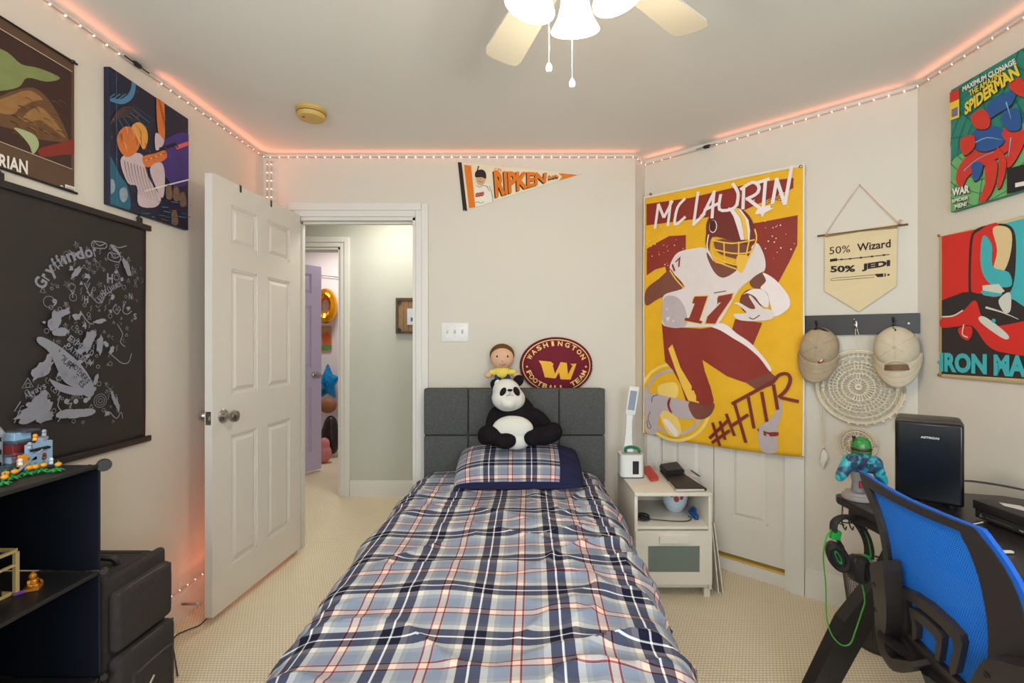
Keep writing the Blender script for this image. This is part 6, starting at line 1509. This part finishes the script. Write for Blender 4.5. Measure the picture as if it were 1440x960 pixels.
o.modifiers.new('s', 'SOLIDIFY').thickness = .0006; o.modifiers[-1].offset = -1
zi = lambda x, y: (1300+x/3.557, 290+y/3.557); gi = lambda pts: [zi(*p) for p in pts]
isx.poly('printed_field', prd, gi([(92, 150), (240, 120), (390, 90), (390, 470), (92, 470)])); isx.poly('printed_field', ptl, gi([(390, 90), (498, 62), (618, 36), (618, 570), (390, 470)]))
isx.poly('printed_field', pbk, gi([(92, 470), (200, 430), (330, 420), (460, 470), (618, 580), (618, 870), (92, 838)]))
# generic stand-in: an upright slab shape of two tones over sloping forms, no face
isx.smooth('printed_shapes', pbk, gi([(228, 400), (235, 180), (270, 112), (390, 86), (456, 120), (466, 250), (450, 400), (400, 450), (300, 450), (240, 440)]))
isx.smooth('printed_shapes', prd, gi([(240, 400), (248, 180), (280, 124), (386, 98), (386, 430), (300, 436), (256, 430)]))
isx.smooth('printed_shapes', pcr, gi([(350, 112), (410, 100), (446, 140), (436, 250), (400, 330), (350, 330), (372, 220)]))
isx.smooth('printed_shapes', ptl, gi([(300, 150), (345, 190), (350, 300), (430, 330), (440, 400), (340, 390), (290, 300)]))
isx.smooth('printed_shapes', ptl, gi([(300, 420), (390, 430), (380, 450), (305, 444)])); isx.poly('printed_shapes', pw, gi([(298, 396), (380, 388), (410, 424), (390, 436), (300, 420)]))
isx.smooth('printed_shapes', prd, gi([(92, 560), (190, 530), (260, 470), (290, 540), (330, 600), (430, 590), (612, 570), (612, 740), (400, 730), (320, 690), (250, 600), (180, 600), (92, 605)]))
isx.smooth('printed_shapes', prd, gi([(178, 610), (240, 600), (246, 640), (225, 670), (190, 650)])); isx.stroke('printed_shapes', pw, gi([(205, 590), (198, 640), (225, 655)]), .005, k=3)
isx.stroke('printed_shapes', pw, gi([(94, 552), (150, 548), (200, 520)]), .006, k=3)
isx.smooth('printed_shapes', pw, gi([(280, 556), (310, 552), (380, 600), (432, 650), (410, 664), (340, 620), (290, 580)])); isx.disc('printed_shapes', ptl, zi(355, 572), .008)
isx.smooth('printed_shapes', pw, gi([(380, 470), (436, 430), (440, 520), (408, 530)]))
isx.stroke('printed_shapes', pw, gi([(315, 505), (400, 530), (480, 565)]), .008, k=2, taper=True)
isx.text('lettering', ptl, 'IRON', zi(84, 826), zi(322, 842), zi(84, 730), .05, tr=zi(322, 738)); isx.text('lettering', ptl, 'MAN', zi(356, 846), zi(604, 860), zi(356, 740), .05, tr=zi(604, 750))
isx.build(ip)
for (x, y) in ((80, 146), (62, 780), (82, 842)):
    p = isx.w(*isx.uv(*zi(max(x, 82), y)), .002); b = NB(); ball(b, p+V((-.003, 0, 0)), (.004, .006, .006), None, 10, 8); obj('push_pin', b, mat('brass', 0) if y != 780 else mat('blue_pin', (80, 150, 170), .4), ip, smooth=True)
# ---------------------------------------------------------------- desk
DZ = .75; dx0, dx1, dy0, dy1 = 1.09, 1.735, .30, 1.695
dkm = mat('black_desk_laminate', (36, 31, 30), .35, var=.12, bump=.1, bscale=200)
dk_ = thing('desk', ((dx0+dx1)/2, 1.0, 0), 'black laminate desk with slanted leg along the right wall', 'desk')
b = NB(); rr = [(dx0, dy0), (dx1, dy0), (dx1, dy1-.09), (dx1-.05, dy1-.03), (dx1-.16, dy1)]
rr += [(dx0+.05, dy1), (dx0+.02, dy1-.01), (dx0+.004, dy1-.04)]
prism(b, [V((x, y, DZ-.024)) for x, y in rr], (0, 0, .024)); bmesh.ops.bevel(b, geom=b.edges[:], offset=.003, segments=2, affect='EDGES'); obj('desktop', b, dkm, dk_)
b = NB(); cube(b, (dx0+.16, dy1-.06, DZ-.045), (.22, .05, .036), None, .003); obj('apron', b, dkm, dk_)
b = NB(); cube(b, (dx0+.05, .95, DZ-.045), (.05, 1.35, .04), None, .003); obj('front_rail', b, dkm, dk_)
for y, lab in ((1.655, 0), (.42, 1)):
    b = NB(); prism(b, [V((x, y-.03, z)) for x, z in ((1.10, .33-.0), (1.245, .51), (1.30, .62), (1.36, .70), (1.43, .70), (1.30, .50), (1.04, .03), (.955, .03))], (0, .05, 0)); obj('leg', b, dkm, dk_)
    b = NB(); prism(b, [V((x, y-.03, z)) for x, z in ((1.66, .03), (1.70, .03), (1.70, .70), (1.62, .70))], (0, .05, 0)); obj('leg', b, dkm, dk_)
    b = NB(); cube(b, (1.33, y-.005, .015), (.80, .055, .03), None, .004); obj('foot', b, dkm, dk_)
    b = NB(); cube(b, (1.50, y-.005, .706), (.44, .05, .030)); obj('leg_bracket', b, dkm, dk_)
# wire hooks under the desk end
whk = thing('wire_rack', V((1.15, 1.66, .66)), 'black wire headset hook rack under the end of the desk', 'rack')
for k in range(4):
    x = 1.105+.024*k; b = NB(); tube(b, smooth_path([(x+.02, 1.67, DZ-.026), (x+.012, 1.66, .700), (x-.002, 1.64, .665), (x-.012, 1.61, .652), (x-.018, 1.595, .668)], 5), .0022, 6); obj('wire_hook', b, blackp, whk, smooth=True)
b = NB(); tube(b, smooth_path([(1.055, 1.60, .700), (1.075, 1.61, .682), (1.10, 1.62, .672), (1.15, 1.63, .668)], 5), .0022, 6); tube(b, [(1.055, 1.60, .700), (1.062, 1.60, .680), (1.09, 1.61, .668)], .0022, 6); obj('wire_rail', b, blackp, whk, smooth=True)

# mini fridge
fz = DZ+.001; Rf, Lf = V((1.397, 1.50, 0)), V((1.262, 1.612, 0)); fu = (Rf-Lf).normalized(); fd = V((-fu.y, fu.x, 0)); fd = fd if fd.y > 0 else -fd; fwid = (Rf-Lf).length; fdep = .155
fr_ = thing('mini_fridge', (Lf+Rf)/2+fd*fdep/2+V((0, 0, fz)), 'black glossy mini fridge standing on the desk', 'mini fridge')
fRot = rz(math.atan2(fu.y, fu.x)); fgl = mat('fridge_gloss_black', (16, 18, 21), .18, var=.05, spec=.5); fbd = mat('fridge_body', (62, 54, 50), .4, var=.06)
cF = (Lf+Rf)/2
b = NB(); cube(b, cF+fd*(fdep/2+.008)+V((0, 0, fz+.008+.138)), (fwid, fdep-.016, .270), fRot, .014, 4); obj('body', b, fbd, fr_, smooth=True)
b = NB(); cube(b, cF+fd*.005+V((0, 0, fz+.008+.135)), (fwid-.003, .022, .262), fRot, .009, 4); dr_ = obj('door', b, fgl, fr_, smooth=True)
b = NB(); cube(b, cF-fd*.0065+V((0, 0, fz+.008+.135)), (fwid-.02, .004, .245), fRot, .0015); obj('door_panel', b, fgl, dr_)
fs = Sheet(cF-fd*.0090+V((0, 0, fz)), fu, (0, 0, 1)); fs.text('lettering', mat('silver_letter', (190, 190, 192), .4), 'ASTROAI', (-.020, .222), (.026, .222), (-.020, .229), .04, uv=True); fs.build(dr_)
for sx in (-1, 1):
    for sy in (.03, .13): b = NB(); lathe(b, [(0, 0), (.012, 0), (.012, .012), (0, .012)], cF+fu*sx*(fwid/2-.03)+fd*sy+V((0, 0, fz)), 12); obj('foot', b, blackp, fr_)
b = NB(); pbk = cF+fd*(fdep)+fu*.06+V((0, 0, .80)); tube(b, smooth_path([pbk, pbk+V((.05, -.02, .015)), (1.62, 1.52, .812), (1.70, 1.42, .79), (1.735, 1.30, .77), (1.74, 1.2, .757)], 6), .0035, 8); tag(obj('power_cord', b, blackp, smooth=True), 'black power cord arching from the mini fridge along the wall', 'cord')

# console box with stickers
cb = thing('game_console', (1.51, 1.28, DZ), 'black game console with worn white stickers on top, lying on the desk', 'game console')
kx0, kx1, ky0, ky1, kz0, kz1 = 1.375, 1.655, 1.10, 1.452, DZ+.006, DZ+.058
cbm_ = mat('console_black', (34, 31, 31), .45, var=.1)
bx2('lower_case', (kx0+.004, ky0, kz0), (kx1, ky1-.003, kz0+.024), cbm_, parent=cb, bev=.002); bx2('upper_case', (kx0, ky0, kz0+.026), (kx1, ky1, kz1), cbm_, parent=cb, bev=.002)
for x in (kx0+.03, kx1-.03):
    for y in (ky0+.03, ky1-.03): b = NB(); lathe(b, [(0, DZ+.0005), (.01, DZ+.0005), (.01, kz0+.001), (0, kz0+.001)], (x, y, 0), 10); obj('foot', b, blackp, cb)
cs_ = Sheet((kx0, ky1, kz1), (0, -1, 0), (1, 0, 0)); cs_.N = V((0, 0, 1)); stk_m = mat('sticker_white', (206, 202, 198), .6, var=.2, scale=60)
for pts in ([(.03, .05), (.06, .035), (.10, .05), (.14, .045), (.15, .07), (.10, .075), (.06, .085)], [(.12, .10), (.17, .09), (.22, .10), (.20, .13), (.14, .14)], [(.17, .03), (.25, .02), (.26, .07), (.2, .08), (.175, .06)]): cs_.poly('sticker', stk_m, pts, uv=True)
cs_.build(cb)
cf = Sheet((kx0+.0035, ky1, kz0), (0, -1, 0), (0, 0, 1)); smk = mat('silver_marking', (170, 168, 164), .5)
cf.stroke('logo_triangle', smk, [(.020, .008), (.029, .008), (.0245, .016), (.020, .008)], .0014, uv=True); cf.stroke('port_slot', mat('slot_grey', (70, 66, 66), .4), [(.04, .011), (.12, .011)], .004, uv=True); cf.text('lettering', smk, 'HDMI', (.135, .008), (.160, .008), (.135, .013), .03, uv=True); cf.build(cb)
# white cables on the desk
wc = mat('white_cable', (214, 208, 198), .5)
hd_ = lambda x, y, z=DZ+.004: hit(x, y, (0, 0, z), (0, 0, 1))
b = NB(); tube(b, smooth_path([hd_(1368, 764), hd_(1385, 771), hd_(1402, 776), hd_(1412, 776)], 6), .0022, 8)
a0_, a1_ = hd_(1411, 776), hd_(1424, 776); cube(b, (a0_+a1_)/2+V((0, 0, .001)), ((a1_-a0_).length, .010, .006), rz(math.atan2((a1_-a0_).y, (a1_-a0_).x)), .002)
tag(obj('white_usb_cable', b, wc, smooth=True), 'white USB cable end lying on the desk in front of the console', 'cable')
b = NB(); tube(b, [hd_(1352, 740), hd_(1364, 738), hd_(1382, 734)], .002, 8); tag(obj('charger_cable', b, wc, smooth=True), 'short white cord on the desk between fridge and console', 'cord')

# controller on its stand
YC = 1.60
bp_ = V((1.150, 1.63, DZ))
st_ = thing('controller_stand', bp_, 'grey pedestal stand with green rounded top holding the game controller', 'stand')
b = NB(); lathe(b, [(0, .001), (.046, .001), (.048, .006), (.046, .016), (.040, .018), (.038, .026), (0, .027)], bp_, 32); obj('base', b, mat('stand_grey', (150, 140, 132), .5, var=.15), st_, smooth=True)
b = NB(); lathe(b, [(0, .025), (.020, .027), (.017, .06), (.022, .085), (.020, .11), (0, .112)], bp_, 20); obj('column', b, mat('stand_stone', (124, 120, 120), .6, var=.2, scale=60), st_, smooth=True)
b = NB(); cube(b, bp_+V((.002, -.019, .055)), (.022, .008, .026), rot3(z=.2), .003); obj('red_accent', b, mat('accent_red', (170, 52, 40), .5), st_, smooth=True)
dm = P(1211, 630, YC+.01); b = NB(); lathe(b, [(.0, -.05), (.026, -.05), (.029, -.02), (.029, .008), (.026, .024), (.017, .035), (0, .039)], dm, 28); obj('green_dome', b, mat('green_helmet', (40, 120, 46), .25, var=.1), st_, smooth=True)
b = NB(); lathe(b, [(.0292, -.006), (.0302, -.004), (.0302, .002), (.0292, .004)], dm, 28); obj('dark_band', b, mat('band_maroon', (70, 30, 30), .4), st_, smooth=True)
b = NB(); tube(b, [dm+V((-.030, 0, -.03)), dm+V((-.024, 0, .012)), dm+V((-.026, 0, .034))], .0028, 8); cube(b, dm+V((-.025, 0, .038)), (.010, .006, .008), None, .001); obj('stalk', b, blackp, st_, smooth=True)
gc_ = bpy.data.materials.new('marbled_teal'); gc_.use_nodes = True; nt = gc_.node_tree; bb = nt.nodes['Principled BSDF']; bb.inputs['Roughness'].default_value = .35
tc = nt.nodes.new('ShaderNodeTexCoord'); nz = nt.nodes.new('ShaderNodeTexNoise'); nz.inputs['Scale'].default_value = 17; nz.inputs['Detail'].default_value = 4; nz.inputs['Distortion'].default_value = 1.2; nt.links.new(tc.outputs['Object'], nz.inputs['Vector'])
rp = nt.nodes.new('ShaderNodeValToRGB'); nt.links.new(nz.outputs['Fac'], rp.inputs[0]); e = rp.color_ramp.elements; e[0].position = .38; e[0].color = lin((46, 42, 74)); e[1].position = .46; e[1].color = lin((40, 96, 120))
for p_, c_c in ((.50, (24, 150, 160)), (.60, (60, 176, 180)), (.66, (52, 90, 118))): rp.color_ramp.elements.new(p_).color = lin(c_c)
nt.links.new(rp.outputs[0], bb.inputs['Base Color'])
ct = thing('game_controller', P(1212, 680, YC-.05), 'teal and navy marbled game controller resting on its stand', 'game controller')
YK = YC-.045; C = lambda x, y, k=0: P(x, y, YK+k)
blob('shell', [(C(1211, 652), (.058, .020, .030), rot3(y=.10)), (C(1198, 650), (.034, .021, .030)), (C(1226, 653), (.036, .021, .030)), (C(1187, 660), (.018, .019, .036), rot3(y=.38)), (C(1182, 668, .002), (.0145, .017, .022), rot3(y=.3)), (C(1236, 664), (.018, .019, .038), rot3(y=-.30)), (C(1241, 674, .002), (.0145, .017, .022), rot3(y=-.25)), (C(1211, 645), (.045, .018, .018), rot3(y=.08))], gc_, ct, .0032, sm=4)
def ctl(name, x, y, r, h, m, lab=None):
    b = NB(); p = C(x, y, -.0215); lathe(b, [(0, h), (r*.5, h*.92), (r*.8, h), (r, h*.9), (r*.7, h*.4), (r*.7, -.002), (0, -.002)], p, 18, rot=M.Rotation(PI/2, 3, 'X')); return obj(name, b, m, ct, smooth=True, label=lab)
tdk = mat('control_dark_teal', (32, 62, 76), .4)
ctl('thumbstick', 1193, 643, .0095, .012, tdk); ctl('thumbstick', 1221, 655, .0095, .012, tdk); ctl('direction_pad', 1201, 653, .0105, .004, tdk)
for x, y in ((1229, 643), (1224, 648), (1234, 649), (1229, 654)): ctl('face_button', x, y, .0042, .005, mat('control_blue', (70, 130, 170), .2))
for x in (1207, 1215): ctl('menu_button', x, 646, .0022, .003, tdk)
ctl('guide_button', 1211, 639, .006, .003, tdk)

# headset
hs_ = thing('headset', P(1190, 800, 1.60), 'black and green wired gaming headset hanging from hooks under the desk', 'headset')
HZ = lambda x, y, k=0: P(1140+x/3.69, 700+y/3.69, 1.58+k)
pad = mat('headset_pad', (30, 26, 26), .8, var=.2); hgr = mat('headset_green', (26, 160, 60), .4); hbk = mat('headset_black', (34, 30, 30), .35)
b = NB(); pts_ = smooth_path([HZ(118, 172, .0), HZ(122, 130), HZ(150, 103, .01), HZ(196, 100, .02), HZ(246, 135, .03), HZ(286, 200, .03), HZ(303, 262, .03), HZ(302, 310, .03)], 6)
tube(b, pts_, .0085, 10, flat=1.9); obj('headband', b, pad, hs_, smooth=True)
b = NB(); tube(b, smooth_path([HZ(165, 97, .005), HZ(210, 98, .012), HZ(256, 135, .02), HZ(298, 215, .02), HZ(318, 340, .02)], 6), .0022, 8); obj('green_cord', b, mat('cord_green', (70, 150, 50), .5), hs_, smooth=True)
b = NB(); cube(b, HZ(128, 190), (.030, .02, .032), rot3(y=.2), .004); obj('slider', b, hgr, hs_, smooth=True); b = NB(); cube(b, HZ(290, 308, .03), (.032, .02, .018), rot3(y=-.2), .004); obj('slider', b, hgr, hs_, smooth=True)
def cup(x, y, k, ay, az, rx_, rz_):
    c = HZ(x, y, k); R = rot3(y=ay, z=az) @ M.Rotation(PI/2, 3, 'X')   # local z -> towards camera side
    D = M.Diagonal(V((rx_, rz_, 1))).to_3x3()
    def el(name, prof, m):
        b = NB(); lathe(b, prof, (0, 0, 0), 28); bmesh.ops.transform(b, matrix=M.Translation(c) @ (R @ D).to_4x4(), verts=b.verts); return obj(name, b, m, hs_, smooth=True)
    el('ear_cup', [(0, -.028), (.7, -.028), (.95, -.018), (1.0, 0), (.96, .006)], hbk)
    o_ = el('ear_cushion', [(.97, .002), (1.02, .010), (.98, .022), (.82, .030), (.62, .026), (.56, .016), (.56, .006)], pad)
    b = NB(); lathe(b, [(.57, .010), (0, .010)], (0, 0, 0), 28); bmesh.ops.transform(b, matrix=M.Translation(c) @ (R @ D).to_4x4(), verts=b.verts); q_ = obj('speaker_cloth', b, mat('speaker_cloth', (40, 44, 40), .9), hs_)
    b = NB(); lathe(b, [(.40, .0125), (.28, .0125)], (0, 0, 0), 20); bmesh.ops.transform(b, matrix=M.Diagonal(V((.55, 1.2, 1, 1))), verts=b.verts); bmesh.ops.transform(b, matrix=M.Translation(c) @ (R @ D).to_4x4(), verts=b.verts); obj('green_insert', b, hgr, q_)
cup(138, 300, .0, -.42, -.35, .031, .048); cup(243, 365, .03, .12, .55, .030, .046)
b = NB(); tube(b, [HZ(190, 300, .0), HZ(165, 255), HZ(140, 215)], .006, 8); tube(b, [HZ(280, 350, .03), HZ(290, 320, .03)], .006, 8); obj('yoke', b, hbk, hs_, smooth=True, kind=None)
b = NB(); tube(b, smooth_path([HZ(112, 160), HZ(84, 200), HZ(66, 300), HZ(78, 450), HZ(84, 620), HZ(110, 710), HZ(160, 762), HZ(205, 755), HZ(232, 690), HZ(262, 600), HZ(280, 540), HZ(274, 480), HZ(262, 432, .02)], 7), .0023, 8); tag(obj('green_cable', b, mat('cord_green', 0), smooth=True), 'thin green headset cable hanging in a long loop below the desk', 'cable')

# mesh bin
bc_ = V((1.535, 2.03, 0)); bn = thing('waste_bin', bc_, 'grey wire mesh waste bin on the carpet behind the office chair', 'bin')
bm_m = mat('bin_wire', (92, 84, 76), .4, .6)
b = NB(); lathe(b, [(.108+.036*k/30, .012+.30*k/30) for k in range(31)], bc_, 72); o = obj('mesh_wall', b, bm_m, bn, kind='stuff'); md = o.modifiers.new('w', 'WIREFRAME'); md.thickness = .0022; md.use_even_offset = False
b = NB(); tube(b, [bc_+V((.1445*math.cos(i*PI/24), .1445*math.sin(i*PI/24), .314)) for i in range(48)], .0045, 8, closed=True); obj('rim', b, bm_m, bn, smooth=True)
b = NB(); lathe(b, [(0, .002), (.110, .002), (.112, .02), (.108, .022), (.105, .006), (0, .006)], bc_, 40); obj('base', b, mat('bin_base', (60, 56, 52), .5, .4), bn, smooth=True)

# ---------------------------------------------------------------- office chair with blue mesh back
TLc, TRc = V((1.0, 1.42, .89)), V((.946, 1.02, .89)); cu = (TRc-TLc).normalized(); dn_ = V((.08, 0, -.43)); cn = cu.cross(-dn_).normalized(); cvv = cn.cross(cu).normalized()
ch = thing('office_chair', (1.2, 1.22, 0), 'black office chair with blue mesh back at the desk', 'office chair')
cS = Sheet(TLc, cu, cvv, wave=lambda u, v: -.35*(u-.2)**2-.22*(v+.18)**2+.006)
zk = lambda x, y: (1100+x/2.4, 560+y/2.4)
def piece(name, pts, off, th, m, holes=(), uvp=False, cuts=14, par=ch, k=1, bev=0, kind=None):
    q_ = []
    for p in pts:
        h_ = hit(*zk(*p), cS.o+cS.N*off, cS.N)-cS.o; q_.append((h_.dot(cS.U), h_.dot(cS.V)))
    if k > 1:
        w_ = [V((*p, 0)) for p in q_]; n_ = len(w_); o_ = []
        for i in range(n_):
            p0, p1, p2, p3 = w_[i-1], w_[i], w_[(i+1) % n_], w_[(i+2) % n_]
            for j in range(k): t = j/k; r_ = .5*((2*p1)+(p2-p0)*t+(2*p0-5*p1+4*p2-p3)*t*t+(3*p1-p0-3*p2+p3)*t**3); o_.append((r_.x, r_.y))
        q_ = o_
    b = NB(); b.faces.new([b.verts.new((x, y, 0)) for x, y in q_]); bmesh.ops.triangulate(b, faces=b.faces)
    us = [p[0] for p in q_]; vs = [p[1] for p in q_]
    for i in range(1, cuts):
        for co, no in (((min(us)+(max(us)-min(us))*i/cuts, 0, 0), (1, 0, 0)), ((0, min(vs)+(max(vs)-min(vs))*i/cuts, 0), (0, 1, 0))): bmesh.ops.bisect_plane(b, geom=b.verts[:]+b.edges[:]+b.faces[:], plane_co=co, plane_no=no)
    for v in b.verts: v.co = cS.w(v.co.x, v.co.y, off)
    for f in b.faces:
        f.normal_update()
        if f.normal.dot(cS.N) < 0: f.normal_flip()
    o = obj(name, b, m, par, fix=False); md = o.modifiers.new('s', 'SOLIDIFY'); md.thickness = th; md.offset = -1
    if bev: md = o.modifiers.new('b', 'BEVEL'); md.width = bev; md.segments = 2; md.limit_method = 'ANGLE'; md.angle_limit = .9
    return o
def bolt_at(x, y, off):
    h_ = hit(*zk(x, y), cS.o+cS.N*off, cS.N)-cS.o; return cS.w(h_.dot(cS.U), h_.dot(cS.V), off)
# blue mesh: fine woven grid, slightly see-through
mb = bpy.data.materials.new('blue_mesh_fabric'); mb.use_nodes = True; nt = mb.node_tree; bb = nt.nodes['Principled BSDF']; bb.inputs['Roughness'].default_value = .7
bb.inputs['Base Color'].default_value = lin((8, 100, 208)); tc = nt.nodes.new('ShaderNodeTexCoord'); sp = nt.nodes.new('ShaderNodeSeparateXYZ'); nt.links.new(tc.outputs['Object'], sp.inputs[0])
p = .0055; ay, az = math_node(nt, 'DIVIDE', sp.outputs[1], p), math_node(nt, 'DIVIDE', sp.outputs[2], p)
row = math_node(nt, 'MULTIPLY', math_node(nt, 'FLOORED_MODULO', math_node(nt, 'FLOOR', az), 2), .5)
fa = math_node(nt, 'SUBTRACT', math_node(nt, 'FRACT', math_node(nt, 'ADD', ay, row)), .5); fb = math_node(nt, 'SUBTRACT', math_node(nt, 'FRACT', az), .5)
dd = math_node(nt, 'SQRT', math_node(nt, 'ADD', math_node(nt, 'MULTIPLY', fa, fa), math_node(nt, 'MULTIPLY', fb, fb)))
al = math_node(nt, 'GREATER_THAN', dd, .27); nt.links.new(math_node(nt, 'MAXIMUM', al, .45), bb.inputs['Alpha'])
mc_ = nt.nodes.new('ShaderNodeMix'); mc_.data_type = 'RGBA'; mc_.inputs[6].default_value = lin((6, 72, 168)); mc_.inputs[7].default_value = lin((22, 128, 236)); nt.links.new(math_node(nt, 'MULTIPLY', dd, 2), mc_.inputs[0]); nt.links.new(mc_.outputs[2], bb.inputs['Base Color'])
frm = mat('chair_frame', (46, 40, 39), .42, var=.08, bump=.2, bscale=400)
sol = mat('blue_piping', (10, 92, 196), .6, bump=.5, bscale=600)
piece('mesh_back', [(252, 262), (420, 352), (600, 440), (628, 452), (662, 492), (712, 570), (762, 670), (796, 780), (806, 930), (800, 990), (600, 1010), (480, 890), (350, 750), (346, 640), (352, 520), (328, 410), (292, 325)], 0, .0012, mb, cuts=20)
# dark frame members
tp_ = [(240, 248), (262, 262), (300, 286), (420, 345), (600, 432), (632, 450)]
piece('top_frame', [(240, 250), (262, 262), (420, 348), (606, 438), (592, 458), (420, 372), (300, 312), (262, 290), (250, 275)], .010, .016, frm, bev=.003)
piece('top_piping', [(236, 246), (262, 256), (420, 340), (604, 430), (640, 448), (628, 456), (600, 440), (420, 350), (262, 264), (242, 256)], .006, .010, sol, cuts=8)
piece('side_frame', [(262, 280), (286, 310), (318, 372), (346, 450), (362, 540), (362, 640), (356, 735), (340, 745), (344, 640), (342, 540), (328, 450), (302, 380), (272, 322), (250, 285)], .010, .018, frm, k=2, bev=.003)
piece('side_frame', [(578, 452), (606, 436), (634, 470), (676, 530), (726, 620), (762, 720), (784, 830), (792, 932), (770, 960), (672, 960), (676, 880), (676, 790), (664, 700), (640, 600), (606, 510)], .010, .018, frm, k=2, bev=.003)
piece('side_piping', [(606, 434), (636, 448), (664, 488), (714, 566), (764, 668), (798, 780), (808, 930), (804, 960), (792, 960), (794, 930), (782, 790), (750, 680), (704, 580), (654, 500), (634, 470)], .008, .010, sol, k=2, cuts=8)
piece('lower_frame', [(328, 752), (340, 738), (358, 735), (400, 780), (470, 850), (560, 935), (620, 1000), (520, 1010), (440, 920), (360, 830), (334, 790)], .014, .022, frm, bev=.004)
# lumbar support: two nested open arches
piece('lumbar_arch', [(396, 634), (410, 640), (452, 658), (500, 692), (560, 752), (596, 800), (602, 830), (594, 868), (576, 930), (556, 936), (556, 900), (574, 850), (572, 816), (540, 772), (490, 724), (440, 686), (420, 676), (420, 720), (414, 780), (408, 800), (386, 778), (400, 735), (404, 690)], .016, .016, frm, k=1, bev=.003)
piece('lumbar_arch', [(430, 706), (446, 710), (490, 742), (528, 780), (540, 806), (536, 836), (522, 890), (508, 880), (512, 850), (520, 822), (508, 798), (476, 766), (448, 742), (452, 780), (446, 812), (430, 818), (436, 760)], .016, .016, frm, k=1, bev=.003)
# bracket joining back and seat
piece('back_bracket', [(296, 566), (318, 550), (346, 556), (350, 620), (352, 700), (340, 770), (314, 826), (316, 862), (340, 880), (420, 890), (420, 925), (330, 925), (288, 900), (264, 868), (262, 822), (284, 764), (300, 690), (300, 620)], .055, .045, frm, k=2, bev=.006)
for (x, y) in ((312, 626), (302, 712)):
    b = NB(); lathe(b, [(0, .001), (.0045, .001), (.006, .0022), (.0075, .001)], bolt_at(x, y, .055), 16, rot=V((0, 0, 1)).rotation_difference(cS.N).to_matrix()); obj('bolt', b, blackp, ch, smooth=True)
piece('back_bracket', [(590, 1000), (640, 900), (652, 884), (680, 884), (740, 908), (830, 940), (900, 960), (900, 1040), (700, 1040)], .050, .045, frm, bev=.006)
b = NB(); lathe(b, [(0, .001), (.0045, .001), (.006, .0022), (.0075, .001)], bolt_at(660, 935, .050), 16, rot=V((0, 0, 1)).rotation_difference(cS.N).to_matrix()); obj('bolt', b, blackp, ch, smooth=True)
sa = math.atan2(cu.y, cu.x)+PI/2
Rs = rz(sa)
sc_ = V((1.315, 1.215, 0))
b = NB(); cube(b, sc_+V((0, 0, .455)), (.44, .46, .075), Rs, .032, 5); obj('seat_cushion', b, mat('seat_cloth', (30, 27, 28), .95, var=.2, bump=.5, bscale=500), ch, smooth=True)
b = NB(); cube(b, sc_+V((0, 0, .408)), (.38, .40, .018), Rs, .006); cube(b, sc_+V((-.02, 0, .385)), (.2, .14, .03), Rs, .006); obj('seat_plate', b, frm, ch, smooth=True)
b = NB(); tube(b, [sc_+V((-.12, 0, .385)), V((1.06, 1.22, .385)), V((1.045, 1.22, .44))], .018, 10); tube(b, [V((1.045, 1.38, .44)), V((1.045, 1.06, .44))], .016, 10); obj('back_support', b, frm, ch, smooth=True)
b = NB(); lathe(b, [(0, .10), (.03, .10), (.03, .22), (.016, .225), (.016, .37), (0, .37)], sc_, 20); obj('gas_lift', b, blackp, ch, smooth=True)
b = NB(); lathe(b, [(0, .075), (.04, .075), (.045, .10), (.03, .115), (0, .115)], sc_, 20); obj('base_hub', b, frm, ch, smooth=True)
for k in range(5):
    a = k*2*PI/5+.3; d = V((math.cos(a), math.sin(a), 0)); b = NB(); tube(b, [sc_+d*.03+V((0, 0, .095)), sc_+d*.15+V((0, 0, .085)), sc_+d*.275+V((0, 0, .065))], [.022, .018, .013], 8); g_ = obj('base_arm', b, frm, ch, smooth=True)
    b = NB()
    for s_ in (-1, 1): lathe(b, [(0, -.008), (.022, -.008), (.025, 0), (.022, .008), (0, .008)], sc_+d*.275+V((-d.y, d.x, 0))*.014*s_+V((0, 0, .026)), 16, rot=V((0, 0, 1)).rotation_difference(V((-d.y, d.x, 0))).to_matrix())
    tube(b, [sc_+d*.275+V((0, 0, .026)), sc_+d*.275+V((0, 0, .066))], .007, 8); obj('caster', b, blackp, g_, smooth=True)
